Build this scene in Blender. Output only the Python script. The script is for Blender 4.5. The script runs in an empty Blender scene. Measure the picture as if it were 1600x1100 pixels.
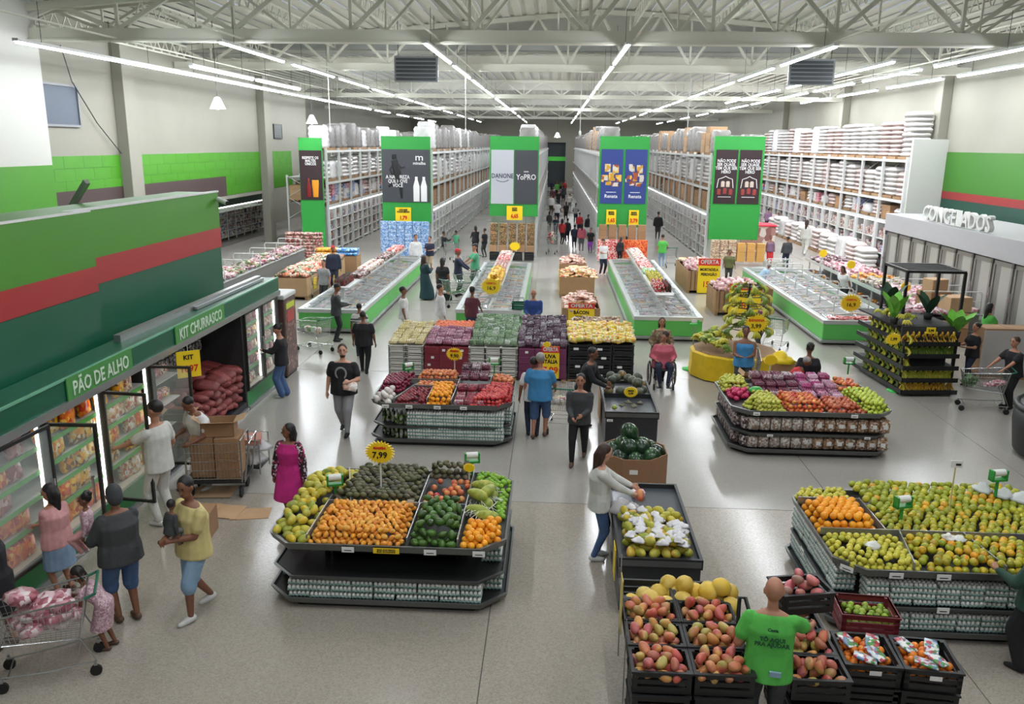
import bpy, math, random
from mathutils import Vector, Matrix
random.seed(7)
R = random.random
U = random.uniform
SC = bpy.context.scene
COL = SC.collection
PI = math.pi
CAM_H, FOC, ROLL, YAW, PITCH = 6.0, 1300.0, math.radians(0.7), 0.04775, 0.24484
cd = bpy.data.cameras.new('camera')
cd.sensor_width = 36.0
cd.lens = FOC / 1600.0 * 36.0
cd.clip_end = 400
cam = bpy.data.objects.new('camera', cd)
COL.objects.link(cam)
CAMR = (Matrix.Rotation(YAW, 3, 'Z') @ Matrix.Rotation(PI / 2 - PITCH, 3, 'X') @ Matrix.Rotation(ROLL, 3, 'Z'))
cam.matrix_world = Matrix.Translation((0, 0, CAM_H)) @ CAMR.to_4x4()
SC.camera = cam
wd = bpy.data.worlds.new('World')
SC.world = wd
wd.use_nodes = True
wd.node_tree.nodes['Background'].inputs[0].default_value = (0.8, 0.88, 1.0, 1)
wd.node_tree.nodes['Background'].inputs[1].default_value = 0.4
SC.view_settings.view_transform = 'Standard'
SC.view_settings.look = 'None'
SC.view_settings.gamma = 1.0
SC.view_settings.use_curve_mapping = False
SC.view_settings.exposure = 0.3
TUBE = 105.0          # emission of the ceiling tubes
STRIP = 3.5         # emission of the cabinet light strips
def gp(px, py, z=0.0):
 """world point at height z that a pixel of the 1600x1100 photo shows"""
 d = CAMR @ Vector(((px - 800) / FOC, -(py - 550) / FOC, -1.0))
 t = (z - CAM_H) / d.z
 return (d.x * t, d.y * t, z)
def lin(c):
 return tuple((v / 12.92 if v <= 0.04045 else ((v + 0.055) / 1.055) ** 2.4) for v in (x / 255.0 for x in c[:3])) + (1.0,)
MATS = {}
def M(name, c=(128, 128, 128), rough=0.6, metal=0.0, var=0.0, noise=0.0, nscale=8.0, emit=0.0, alpha=1.0, trans=0.0, coat=0.0, bump=0.0):
 """principled material; var: brightness changes per object; noise: mottling in object space"""
 if name in MATS:
  return MATS[name]
 m = bpy.data.materials.new(name)
 m.use_nodes = True
 nt = m.node_tree
 b = nt.nodes['Principled BSDF']
 b.inputs['Base Color'].default_value = lin(c)
 b.inputs['Roughness'].default_value = rough
 b.inputs['Metallic'].default_value = metal
 b.inputs['Alpha'].default_value = alpha
 if trans:
  b.inputs['Transmission Weight'].default_value = trans
  b.inputs['IOR'].default_value = 1.1
 if coat:
  b.inputs['Coat Weight'].default_value = coat
  b.inputs['Coat Roughness'].default_value = 0.1
 if emit:
  b.inputs['Emission Color'].default_value = lin(c)
  b.inputs['Emission Strength'].default_value = emit
 src = None
 if var or noise:
  hsv = nt.nodes.new('ShaderNodeHueSaturation')
  hsv.inputs['Color'].default_value = lin(c)
  val = None
  if var:
   oi = nt.nodes.new('ShaderNodeObjectInfo')
   mr = nt.nodes.new('ShaderNodeMapRange')
   mr.inputs[3].default_value = 1 - var
   mr.inputs[4].default_value = 1 + var
   nt.links.new(oi.outputs['Random'], mr.inputs[0])
   val = mr.outputs[0]
  if noise:
   tc = nt.nodes.new('ShaderNodeTexCoord')
   nz = nt.nodes.new('ShaderNodeTexNoise')
   nz.inputs['Scale'].default_value = nscale
   nz.inputs['Detail'].default_value = 5
   nt.links.new(tc.outputs['Object'], nz.inputs['Vector'])
   m2 = nt.nodes.new('ShaderNodeMapRange')
   m2.inputs[1].default_value = 0.3
   m2.inputs[2].default_value = 0.7
   m2.inputs[3].default_value = 1 - noise
   m2.inputs[4].default_value = 1 + noise
   nt.links.new(nz.outputs[0], m2.inputs[0])
   if val is not None:
    mu = nt.nodes.new('ShaderNodeMath')
    mu.operation = 'MULTIPLY'
    nt.links.new(val, mu.inputs[0])
    nt.links.new(m2.outputs[0], mu.inputs[1])
    val = mu.outputs[0]
   else:
    val = m2.outputs[0]
   if bump:
    bp = nt.nodes.new('ShaderNodeBump')
    bp.inputs['Strength'].default_value = bump
    bp.inputs['Distance'].default_value = 0.02
    nt.links.new(nz.outputs[0], bp.inputs['Height'])
    nt.links.new(bp.outputs[0], b.inputs['Normal'])
  nt.links.new(val, hsv.inputs['Value'])
  nt.links.new(hsv.outputs[0], b.inputs['Base Color'])
 MATS[name] = m
 return m
def ramp(nt, cols, fac, const=False):
 r = nt.nodes.new('ShaderNodeValToRGB')
 e = r.color_ramp.elements
 while len(e) < len(cols):
  e.new(0.5)
 n = len(cols)
 for i, c in enumerate(cols):
  e[i].position = i / n if const else (i / (n - 1) if n > 1 else 0)
  e[i].color = lin(c)
 if const:
  r.color_ramp.interpolation = 'CONSTANT'
 nt.links.new(fac, r.inputs[0])
 return r.outputs[0]
def FM(name, cols, cols2=None, rough=0.45, mix=(0.45, 0.62), nscale=9.0):
 """fruit: colour picked per fruit from cols, blotched with a colour from cols2"""
 if name in MATS:
  return MATS[name]
 m = bpy.data.materials.new(name)
 m.use_nodes = True
 nt = m.node_tree
 b = nt.nodes['Principled BSDF']
 b.inputs['Roughness'].default_value = rough
 oi = nt.nodes.new('ShaderNodeObjectInfo')
 a = ramp(nt, cols, oi.outputs['Random'])
 if cols2:
  mu = nt.nodes.new('ShaderNodeMath')
  mu.operation = 'MULTIPLY'
  mu.inputs[1].default_value = 7.31
  fr = nt.nodes.new('ShaderNodeMath')
  fr.operation = 'FRACT'
  nt.links.new(oi.outputs['Random'], mu.inputs[0])
  nt.links.new(mu.outputs[0], fr.inputs[0])
  c2 = ramp(nt, cols2, fr.outputs[0])
  tc = nt.nodes.new('ShaderNodeTexCoord')
  ad = nt.nodes.new('ShaderNodeVectorMath')
  ad.operation = 'ADD'
  nt.links.new(tc.outputs['Object'], ad.inputs[0])
  nt.links.new(mu.outputs[0], ad.inputs[1])
  nz = nt.nodes.new('ShaderNodeTexNoise')
  nz.inputs['Scale'].default_value = nscale
  nz.inputs['Detail'].default_value = 2
  nt.links.new(ad.outputs[0], nz.inputs['Vector'])
  mr = nt.nodes.new('ShaderNodeMapRange')
  mr.inputs[1].default_value, mr.inputs[2].default_value = mix
  nt.links.new(nz.outputs[0], mr.inputs[0])
  mx = nt.nodes.new('ShaderNodeMix')
  mx.data_type = 'RGBA'
  nt.links.new(mr.outputs[0], mx.inputs[0])
  nt.links.new(a, mx.inputs[6])
  nt.links.new(c2, mx.inputs[7])
  a = mx.outputs[2]
 nt.links.new(a, b.inputs['Base Color'])
 MATS[name] = m
 return m
def PM(name, cols, scale=14.0, rough=0.35, stretch=(1, 1, 1), per=0.0):
 """flat print on packaging: small patches of the given colours; per shifts them per object"""
 if name in MATS:
  return MATS[name]
 m = bpy.data.materials.new(name)
 m.use_nodes = True
 nt = m.node_tree
 b = nt.nodes['Principled BSDF']
 b.inputs['Roughness'].default_value = rough
 tc = nt.nodes.new('ShaderNodeTexCoord')
 mp = nt.nodes.new('ShaderNodeMapping')
 mp.inputs['Scale'].default_value = stretch
 nt.links.new(tc.outputs['Object'], mp.inputs[0])
 oi = nt.nodes.new('ShaderNodeObjectInfo')
 mu = nt.nodes.new('ShaderNodeMath')
 mu.operation = 'MULTIPLY'
 mu.inputs[1].default_value = 40.0
 nt.links.new(oi.outputs['Random'], mu.inputs[0])
 nt.links.new(mu.outputs[0], mp.inputs['Location'])
 vo = nt.nodes.new('ShaderNodeTexVoronoi')
 vo.inputs['Scale'].default_value = scale
 nt.links.new(mp.outputs[0], vo.inputs['Vector'])
 sp = nt.nodes.new('ShaderNodeSeparateColor')
 nt.links.new(vo.outputs['Color'], sp.inputs[0])
 f = sp.outputs[0]
 if per:
  mm = nt.nodes.new('ShaderNodeMapRange')
  mm.inputs[3].default_value = -per
  mm.inputs[4].default_value = per
  nt.links.new(oi.outputs['Random'], mm.inputs[0])
  ad = nt.nodes.new('ShaderNodeMath')
  nt.links.new(f, ad.inputs[0])
  nt.links.new(mm.outputs[0], ad.inputs[1])
  f = ad.outputs[0]
 nt.links.new(ramp(nt, cols, f, True), b.inputs['Base Color'])
 MATS[name] = m
 return m
def frame(d):
 d = Vector(d).normalized()
 a = Vector((0, 0, 1)) if abs(d.z) < 0.9 else Vector((1, 0, 0))
 x = a.cross(d).normalized()
 return x, d.cross(x)
class MB:
 def __init__(s):
  s.v, s.f, s.m = [], [], []
 def add(s, vs, fs, m=0):
  k = len(s.v)
  s.v.extend(tuple(v) for v in vs)
  for f in fs:
   s.f.append([i + k for i in f])
   s.m.append(m)
  return s
 def box(s, x0, x1, y0, y1, z0, z1, m=0):
  return s.add([(x0, y0, z0), (x1, y0, z0), (x1, y1, z0), (x0, y1, z0), (x0, y0, z1), (x1, y0, z1), (x1, y1, z1), (x0, y1, z1)],
                     [(3, 2, 1, 0), (4, 5, 6, 7), (0, 1, 5, 4), (1, 2, 6, 5), (2, 3, 7, 6), (3, 0, 4, 7)], m)
 def bbox(s, x0, x1, y0, y1, z0, z1, b=0.01, m=0):
  """box with bevelled edges (three stacked octagons)"""
  def ring(i, z):
   return [(x0 + i + b, y0 + i, z), (x1 - i - b, y0 + i, z), (x1 - i, y0 + i + b, z), (x1 - i, y1 - i - b, z), (x1 - i - b, y1 - i, z), (x0 + i + b, y1 - i, z), (x0 + i, y1 - i - b, z), (x0 + i, y0 + i + b, z)]
  return s.loft([ring(b, z0), ring(0, z0 + b), ring(0, z1 - b), ring(b, z1)], m)
 def bar(s, p0, p1, w, h=None, m=0):
  """square bar between two points"""
  h = h or w
  p0, p1 = Vector(p0), Vector(p1)
  x, y = frame(p1 - p0)
  x, y = x * w / 2, y * h / 2
  return s.add([p0 - x - y, p0 + x - y, p0 + x + y, p0 - x + y, p1 - x - y, p1 + x - y, p1 + x + y, p1 - x + y],
                     [(3, 2, 1, 0), (4, 5, 6, 7), (0, 1, 5, 4), (1, 2, 6, 5), (2, 3, 7, 6), (3, 0, 4, 7)], m)
 def loft(s, rings, m=0, cap=True, close=False):
  n = len(rings[0])
  k = len(s.v)
  for r in rings:
   s.v.extend(tuple(p) for p in r)
  L = len(rings)
  for i in range(L if close else L - 1):
   a, b = k + i * n, k + ((i + 1) % L) * n
   for j in range(n):
    j2 = (j + 1) % n
    s.f.append([a + j, a + j2, b + j2, b + j])
    s.m.append(m)
  if cap and not close:
   s.f.append([k + j for j in reversed(range(n))])
   s.f.append([k + (L - 1) * n + j for j in range(n)])
   s.m += [m, m]
  return s
 def tube(s, pts, r, n=6, m=0, close=False):
  pts = [Vector(p) for p in pts]
  rings = []
  L = len(pts)
  px = None
  for i, p in enumerate(pts):
   a = pts[i - 1] if (i or close) else p
   b = pts[(i + 1) % L] if (i < L - 1 or close) else p
   x, y = frame(b - a)
   if px is not None:
    d = (b - a).normalized()
    x = (px - d * px.dot(d)).normalized()
    y = d.cross(x)
   px = x
   rr = r[i] if isinstance(r, (list, tuple)) else r
   rings.append([p + (x * math.cos(t) + y * math.sin(t)) * rr for t in (2 * PI * j / n for j in range(n))])
  return s.loft(rings, m, True, close)
 def cyl(s, p0, p1, r0, r1=None, n=12, m=0):
  return s.tube([p0, p1], [r0, r0 if r1 is None else r1], n, m)
 def cone(s, p0, p1, r0, r1, n=8, m=0):
  """limb: two spheres with a tapered bridge, closed"""
  p0, p1 = Vector(p0), Vector(p1)
  d = p1 - p0
  if d.length < 1e-5:
   return s.ell(p0, (r0, r0, r0), None, n, 5, m)
  d.normalize()
  pts, rs = [], []
  for a in (-80, -45, 0):
   pts.append(p0 + d * (r0 * math.sin(math.radians(a))))
   rs.append(r0 * math.cos(math.radians(a)))
  for a in (0, 45, 80):
   pts.append(p1 + d * (r1 * math.sin(math.radians(a))))
   rs.append(r1 * math.cos(math.radians(a)))
  return s.tube(pts, rs, n, m)
 def ell(s, c, r, rot=None, u=10, v=6, m=0, warp=None):
  c = Vector(c)
  k = len(s.v)
  for i in range(1, v):
   t = PI * i / v
   for j in range(u):
    a = 2 * PI * j / u
    p = Vector((r[0] * math.sin(t) * math.cos(a), r[1] * math.sin(t) * math.sin(a), r[2] * math.cos(t)))
    if warp:
     p = warp(p)
    if rot:
     p = rot @ p
    s.v.append(tuple(c + p))
  for z in (r[2], -r[2]):
   p = Vector((0, 0, z))
   if warp:
    p = warp(p)
   if rot:
    p = rot @ p
   s.v.append(tuple(c + p))
  T_, B_ = k + (v - 1) * u, k + (v - 1) * u + 1
  for j in range(u):
   j2 = (j + 1) % u
   s.f.append([T_, k + j, k + j2])
   s.m.append(m)
   q = k + (v - 2) * u
   s.f.append([B_, q + j2, q + j])
   s.m.append(m)
   for i in range(v - 2):
    a, b = k + i * u, k + (i + 1) * u
    s.f.append([a + j, b + j, b + j2, a + j2])
    s.m.append(m)
  return s
 def prism(s, poly, z0, z1, m=0, poly1=None):
  return s.loft([[(x, y, z0) for x, y in poly], [(x, y, z1) for x, y in (poly1 or poly)]], m)
 def lathe(s, prof, n=16, c=(0, 0, 0), m=0):
  return s.loft([[(c[0] + max(r, 1e-4) * math.cos(2 * PI * j / n), c[1] + max(r, 1e-4) * math.sin(2 * PI * j / n), c[2] + z) for j in range(n)] for r, z in prof], m)
 def shell(s, outer, inner, z0, z1, m=0, o1=None, i1=None):
  """open ring wall between two outlines"""
  o1, i1 = o1 or outer, i1 or inner
  return s.loft([[(x, y, z0) for x, y in outer], [(x, y, z1) for x, y in o1], [(x, y, z1) for x, y in i1], [(x, y, z0) for x, y in inner]], m, False, True)
 def mesh(s, name, mats, smooth=False):
  me = bpy.data.meshes.new(name)
  me.from_pydata(s.v, [], s.f)
  for m in (mats if isinstance(mats, (list, tuple)) else [mats]):
   me.materials.append(m)
  if any(s.m):
   me.polygons.foreach_set('material_index', s.m)
  if smooth:
   me.polygons.foreach_set('use_smooth', [True] * len(me.polygons))
  me.update()
  return me
def tag(o, label=None, cat=None, group=None, kind=None):
 if label:
  o['label'] = label
 if cat:
  o['category'] = cat
 if group:
  o['group'] = group
 if kind:
  o['kind'] = kind
 return o
def link(name, data, parent=None, loc=(0, 0, 0), rot=0.0, scale=None):
 o = bpy.data.objects.new(name, data)
 COL.objects.link(o)
 o.location = loc
 if isinstance(rot, (int, float)):
  o.rotation_euler = (0, 0, rot)
 elif isinstance(rot, Matrix):
  o.rotation_euler = rot.to_euler()
 else:
  o.rotation_euler = rot
 if scale is not None:
  o.scale = scale if not isinstance(scale, (int, float)) else (scale,) * 3
 if parent:
  o.parent = parent
 return o
def T(name, label, cat, loc=(0, 0, 0), rz=0.0, group=None):
 """a thing: an Empty at its base"""
 o = link(name, None, None, loc, rz)
 o.empty_display_size = 0.1
 return tag(o, label, cat, group)
def prt(name, mb, mats, parent, smooth=False, loc=(0, 0, 0), rot=0.0, scale=None, label=None, kind=None):
 me = mb.mesh(name, mats, smooth) if isinstance(mb, MB) else mb
 return tag(link(name, me, parent, loc, rot, scale), label, None, None, kind)
def one(name, mb, mats, label, cat, group=None, loc=(0, 0, 0), rot=0.0, scale=None, smooth=False, kind=None):
 me = mb.mesh(name, mats, smooth) if isinstance(mb, MB) else mb
 return tag(link(name, me, None, loc, rot, scale), label, cat, group, kind)
def struct(name, mb, mats, parent=None, loc=(0, 0, 0), smooth=False):
 return tag(link(name, mb.mesh(name, mats, smooth) if isinstance(mb, MB) else mb, parent, loc), None, None, None, None if parent else 'structure')
def base(n):
 return n.split('.')[0]
def clone(o, loc, rz=None, label=None, group=None, scale=None):
 r = o.copy()
 COL.objects.link(r)
 r.location = loc
 if rz is not None:
  r.rotation_euler = (0, 0, rz) if isinstance(rz, (int, float)) else rz
 if scale is not None:
  r.scale = scale if not isinstance(scale, (int, float)) else (scale,) * 3
 tag(r, label, None, group)
 for ch in KIDS.get(o.name) or list(o.children):
  c = ch.copy()
  COL.objects.link(c)
  c.parent = r
  for g in list(ch.children):
   d = g.copy()
   COL.objects.link(d)
   d.parent = c
 return r
KIDS = {}
FY = (PI / 2, 0, 0)            # lettering that faces -Y (towards the entrance balcony)
FXP = (PI / 2, 0, PI / 2)      # faces +X
FXM = (PI / 2, 0, -PI / 2)     # faces -X
def text(body, size, loc, rot, mat, parent, ext=0.003, bold=0.0, sx=1.0, align='CENTER', name='lettering', sp=1.0):
 c = bpy.data.curves.new(name, 'FONT')
 c.body = body
 c.size = size
 c.align_x = align
 c.align_y = 'CENTER'
 c.extrude = ext
 c.offset = bold
 c.resolution_u = 2
 c.space_line = sp
 c.materials.append(mat)
 o = link(name, c, parent, loc, rot, (sx, 1, 1))
 return o
WHITE = M('white_paint', (212, 213, 209), 0.5)
OFFW = M('off_white_wall', (134, 132, 120), 0.75, noise=0.04, nscale=0.6)
STEEL = M('galvanised_steel', (168, 170, 170), 0.35, 0.75)
CHROME = M('chrome_wire', (190, 192, 192), 0.25, 0.9)
DARK = M('charcoal_metal', (42, 44, 46), 0.42, 0.2)
LIPM = M('grey_shelf_lip', (104, 106, 104), 0.35, 0.5)
BLACK = M('black_plastic', (26, 27, 28), 0.45)
BLACK2 = M('soft_black', (34, 34, 36), 0.7)
KRAFT = M('kraft_card', (158, 122, 88), 0.8, var=0.12, noise=0.05, nscale=4)
KRAFT2 = M('kraft_card_light', (186, 152, 116), 0.8, var=0.1, noise=0.05, nscale=4)
GRN_L = M('leaf_green_paint', (62, 130, 20), 0.45, noise=0.03, nscale=1.2)
GRN_M = M('signal_green_board', (46, 150, 62), 0.45)
GRN_D = M('bottle_green_paint', (14, 88, 62), 0.4, noise=0.04, nscale=0.8)
RED_S = M('red_stripe_paint', (160, 36, 38), 0.45)
GRN_F = M('freezer_green_panel', (92, 186, 88), 0.4)
YEL = M('price_yellow', (250, 214, 30), 0.5)
REDP = M('price_red', (222, 44, 34), 0.5)
INK = M('black_ink', (24, 22, 20), 0.6)
PAPER = M('white_paper', (236, 236, 232), 0.6)
GLASS = M('clear_glass', (235, 245, 242), 0.03, 0.0, alpha=0.16)
FILM = M('clear_film', (235, 238, 240), 0.12, 0.0, alpha=0.3)
RUB = M('black_rubber', (22, 22, 22), 0.7)
WOOD = M('pallet_wood', (150, 118, 84), 0.8, noise=0.1, nscale=6)
# ================================================================ setting
def floor_mat(name, c, speck, scale, rough):
 m = bpy.data.materials.new(name)
 m.use_nodes = True
 nt = m.node_tree
 b = nt.nodes['Principled BSDF']
 ge = nt.nodes.new('ShaderNodeNewGeometry')
 nz = nt.nodes.new('ShaderNodeTexNoise')
 nz.inputs['Scale'].default_value = 0.35
 nz.inputs['Detail'].default_value = 4
 nt.links.new(ge.outputs['Position'], nz.inputs['Vector'])
 n2 = nt.nodes.new('ShaderNodeTexVoronoi')
 n2.inputs['Scale'].default_value = scale
 nt.links.new(ge.outputs['Position'], n2.inputs['Vector'])
 sp = nt.nodes.new('ShaderNodeSeparateColor')
 nt.links.new(n2.outputs['Color'], sp.inputs[0])
 c0 = ramp(nt, [tuple(v * 0.93 for v in c), tuple(v * 1.05 for v in c)], nz.outputs[0])
 c1 = ramp(nt, [(70, 66, 62), (120, 112, 104), c, c, c, tuple(min(255, v * 1.18) for v in c)], sp.outputs[0], True)
 mx = nt.nodes.new('ShaderNodeMix')
 mx.data_type = 'RGBA'
 mx.inputs[0].default_value = speck
 nt.links.new(c0, mx.inputs[6])
 nt.links.new(c1, mx.inputs[7])
 nt.links.new(mx.outputs[2], b.inputs['Base Color'])
 mr = nt.nodes.new('ShaderNodeMapRange')
 mr.inputs[3].default_value = rough * 0.7
 mr.inputs[4].default_value = rough * 1.4
 nt.links.new(nz.outputs[0], mr.inputs[0])
 nt.links.new(mr.outputs[0], b.inputs['Roughness'])
 b.inputs['Specular IOR Level'].default_value = 0.42
 return m
F_NEAR = floor_mat('speckled_terrazzo', (166, 158, 146), 0.2, 60, 0.16)
F_FAR = floor_mat('polished_concrete', (168, 164, 156), 0.08, 60, 0.18)
JOINT = M('floor_joint', (92, 90, 86), 0.8)
ROOFM = M('white_roof_sheet', (204, 204, 192), 0.55)
TRUSSM = M('truss_paint', (204, 204, 190), 0.5)
LIT = M('tube_light', (244, 248, 255), 0.5, emit=TUBE)
LITS = M('led_strip', (250, 250, 245), 0.5, emit=STRIP)
HOUS = M('lamp_housing', (200, 202, 200), 0.4)
fl = struct('floor', MB().box(-21, 18.4, -12, 126, -0.3, -0.012), JOINT)
XS = [-21, -13, -6.9, -0.72, 5.0, 9.0, 13.7, 18.4]
YS = [-12, -4, 4, 13.33, 21.5, 30, 38, 46, 56, 70, 90, 126]
for i in range(len(XS) - 1):
 for j in range(len(YS) - 1):
  g = 0.006
  struct('slab', MB().box(XS[i] + g, XS[i + 1] - g, YS[j] + g, YS[j + 1] - g, -0.05, 0), F_NEAR if YS[j] < 13 else F_FAR, fl)
wr = struct('wall_right', MB().box(18.2, 18.5, -12, 126, 0, 12.5), OFFW)
struct('colour_band', MB().box(18.17, 18.2, -12, 40.9, 4.12, 5.88), M('dimmed_wall_green', (46, 104, 16), .5), wr)  # green darkened in its colour to offset the lamps close to this wall
struct('colour_band', MB().box(18.165, 18.2, -12, 40.9, 3.78, 4.12), M('dimmed_wall_red', (130, 30, 32), .5), wr)  # red stripe, darkened the same way against the close lamps
struct('colour_band', MB().box(18.17, 18.2, -12, 40.9, 0.0, 3.78), M('dimmed_wall_dark_green', (14, 62, 48), .5), wr)  # lower green, darkened the same way against the close lamps
for y in (13, 26.5, 41.3, 55, 69):
 struct('pilaster', MB().bbox(17.75, 18.2, y - 0.3, y + 0.3, 0, 11.0, 0.02), OFFW, wr)
WX_ = -17.6
wl = struct('wall_left', MB().box(WX_ - .3, WX_, 28.3, 60, 3.12, 12.5).box(WX_ - .3, WX_ + .1, 28.3, 60, 2.95, 3.12), OFFW)
wn = struct('wall_left_near', MB().box(-21, WX_ + .45, 8, 28.3, 0, 12.5), M('column_paint', (184, 184, 176), .6))
struct('colour_band', MB().box(-21, WX_ + .46, 7.99, 28.31, 0, 5.12), GRN_L, wn)
BLK = {}
def block_wall(x, y0, y1, z0, z1, bw, bh, mat, parent, g=0.003):
 """painted block courses: every block a part of the wall"""
 r = 0
 z = z0
 while z < z1 - 0.02:
  y = y0 - (bw / 2 if r % 2 else 0)
  while y < y1:
   a, b = max(y, y0), min(y + bw, y1)
   if b - a > 0.05:
    k = (round(b - a, 2), round(min(bh, z1 - z), 2))
    if k not in BLK:
     BLK[k] = MB().bbox(-.02, .02, g, k[0] - g, g, k[1] - g, .004).mesh('block', mat)
    prt('block', BLK[k], None, parent, loc=(x + U(-.002, .002), a, z))
   y += bw
  z += bh
  r += 1
struct('colour_band', MB().box(WX_, WX_ + .04, 28.3, 44.6, 2.9, 4.15), M('dark_brown_band', (62, 46, 44), .7), wl)  # dark brown strip laid over the lower block courses
block_wall(WX_ + .01, 28.4, 56.2, 3.14, 5.4, 1.3, 0.45, GRN_L, wl)
for y, z in ((34.2, 2.95), (50.6, 0)):
 struct('pilaster', MB().bbox(WX_, WX_ + .45, y - 0.5, y + 0.5, z, 11, 0.02), OFFW, wl)
o = struct('window_1', MB().box(-17.6, -17.55, 28.7, 31.0, 6.45, 7.85), M('dusk_window', (70, 80, 92), 0.6))
struct('window_frame', MB().bar((-17.54, 28.7, 6.45), (-17.54, 31, 6.45), .08).bar((-17.54, 28.7, 7.85), (-17.54, 31, 7.85), .08).bar((-17.54, 28.7, 6.45), (-17.54, 28.7, 7.85), .08).bar((-17.54, 31, 6.45), (-17.54, 31, 7.85), .08), M('window_metal', (120, 122, 124), 0.5), o)
va = T('wall_vent', 'dark louvred vent high on the white wall past the green band', 'vent', (-17.58, 53.6, 6.2))
prt('vent_frame', MB().box(0, .06, -.75, .75, -.05, 0).box(0, .06, -.75, .75, .8, .85).box(0, .06, -.8, -.75, -.05, .85).box(0, .06, .75, .8, -.05, .85), DARK, va)
for k in range(7):
 prt('slat', MB().box(0.0, .05, -.75, .75, .01 + k * .115, .09 + k * .115), M('vent_grey', (88, 92, 92), 0.5), va)
wo = struct('wall_outer', MB().box(-21.3, -21, -12, 126, 0, 12.5), OFFW)
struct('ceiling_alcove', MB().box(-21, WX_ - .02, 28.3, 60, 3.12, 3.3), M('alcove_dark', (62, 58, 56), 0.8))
wb = struct('wall_back', MB().box(-21, -1.3, 124, 124.4, 0, 12.5).box(1.5, 18.4, 124, 124.4, 0, 12.5).box(-1.3, 1.5, 124, 124.4, 6.3, 12.5), OFFW)
dr = struct('door_1', MB().box(-1.3, 1.5, 125.0, 125.1, 0, 6.3), M('dark_doorway', (38, 48, 52), 0.5))
struct('door_band', MB().box(-1.3, 1.5, 124.9, 125.0, 3.7, 4.3), M('bright_green_band', (80, 214, 70), 0.5), dr)
struct('wall_front', MB().box(-21, 18.4, -12.3, -12, 0, 12.5), OFFW)
def zr(x):
 return 11.9 - 0.085 * abs(x - 2.5)
def sheet(mb, y0, y1, zf, x0=-21.2, x1=18.5, st=0.55):
 x = x0
 while x < x1:
  xe = min(x + st, x1)
  for a, b, h in ((x, x + st * .6, 0), (x + st * .6, xe, .05)):
   mb.add([(a, y0, zf(a) + h), (b, y0, zf(b) + h), (b, y1, zf(b) + h), (a, y1, zf(a) + h)], [(0, 1, 2, 3)])
  x = xe
 return mb
rf = struct('ceiling', sheet(MB(), -12, 41, zr), ROOFM)
struct('ceiling_far', sheet(MB(), 40.4, 126, lambda x: 10.05 - 0.02 * abs(x - 1)), ROOFM)
struct('trim_1', MB().box(-20, 18.4, 40.6, 40.8, 10.0, 11.95), ROOFM)
struct('trim_2', MB().box(-20, 18.4, 40.0, 40.6, 10.15, 10.85), M('grey_gutter', (160, 163, 160), 0.5))
for yy in (40.9, 57, 78):
 struct('trim_3', MB().box(-20, 18.4, yy, yy + .25, 9.45, 10.0), M('translucent_strip', (216, 216, 206), 0.5))
def truss(y, zb, ztop, label, n=12, big=1.0):
 t = T('roof_truss', label, 'roof truss', (0, y, zb), 0, 'white steel roof trusses')
 w = .2 * big
 prt('bottom_chord', MB().box(-20, 18.2, -w * .6, w * .6, -.28 * big, 0).box(-20, 18.2, -w, w, -.32 * big, -.28 * big), TRUSSM, t)
 mb = MB()
 xs = [-20 + 38.2 * i / n for i in range(n + 1)]
 for a, b in zip(xs, xs[1:]):
  mb.bar((a, 0, ztop(a) - zb - .12), (b, 0, ztop(b) - zb - .12), w, w)
 prt('top_chord', mb, TRUSSM, t)
 for i, (a, b) in enumerate(zip(xs, xs[1:])):
  za, zb2 = ztop(a) - zb - .12, ztop(b) - zb - .12
  c = (a + b) / 2
  prt('brace', MB().bar((a, 0, za), (c, 0, -.05), .11 * big), TRUSSM, t)
  prt('brace', MB().bar((c, 0, -.05), (b, 0, zb2), .11 * big), TRUSSM, t)
  prt('post', MB().bar((c, .05, -.05), (c, .05, (za + zb2) / 2), .08 * big), TRUSSM, t)
truss(28, 9.48, zr, 'large white truss with a deep bottom chord, nearest to the viewer', 10, 1.25)
truss(28.9, 9.6, zr, 'white truss standing close behind the nearest deep one', 12, .8)
truss(39.6, 9.5, zr, 'white truss in front of the grey gutter', 14)
zf = lambda x: 9.95
truss(55, 9.05, zf, 'slim white truss over the first rack bays, behind the louvred ceiling units', 16, .8)
truss(74, 9.05, zf, 'slim white truss over the middle of the rack aisles', 14, .8)
truss(98, 9.05, zf, 'slim white truss over the far rack aisles', 12, .8)
for i, x in enumerate((-17, -13.6, -10.2, -6.8, -3.4, 0.0, 3.4, 6.8, 10.2, 13.6, 17)):
 t = T('roof_joist', 'slender white lattice joist %s' % ('beside the green-banded wall', 'second from the green-banded wall', 'third from the green-banded wall', 'fourth from the green-banded wall', 'just off the ridge on the fridge side', 'right under the roof ridge', 'just off the ridge on the frozen cabinet side', 'fourth from the bare wall', 'third from the bare wall', 'second from the bare wall', 'beside the bare wall')[i], 'roof joist', (x, 28, zr(x)), 0, 'white lattice joists')
 L = 12
 prt('chord', MB().bar((0, 0, -.1), (0, L, -.1), .07), TRUSSM, t)
 prt('chord', MB().bar((0, 0, -.62), (0, L, -.62), .06), TRUSSM, t)
 mb = MB()
 for k in range(16):
  y0 = k * L / 16
  mb.bar((0, y0, -.62), (0, y0 + L / 32, -.1), .035).bar((0, y0 + L / 32, -.1), (0, y0 + L / 16, -.62), .035)
 prt('lacing', mb, TRUSSM, t, kind='stuff')
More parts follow.
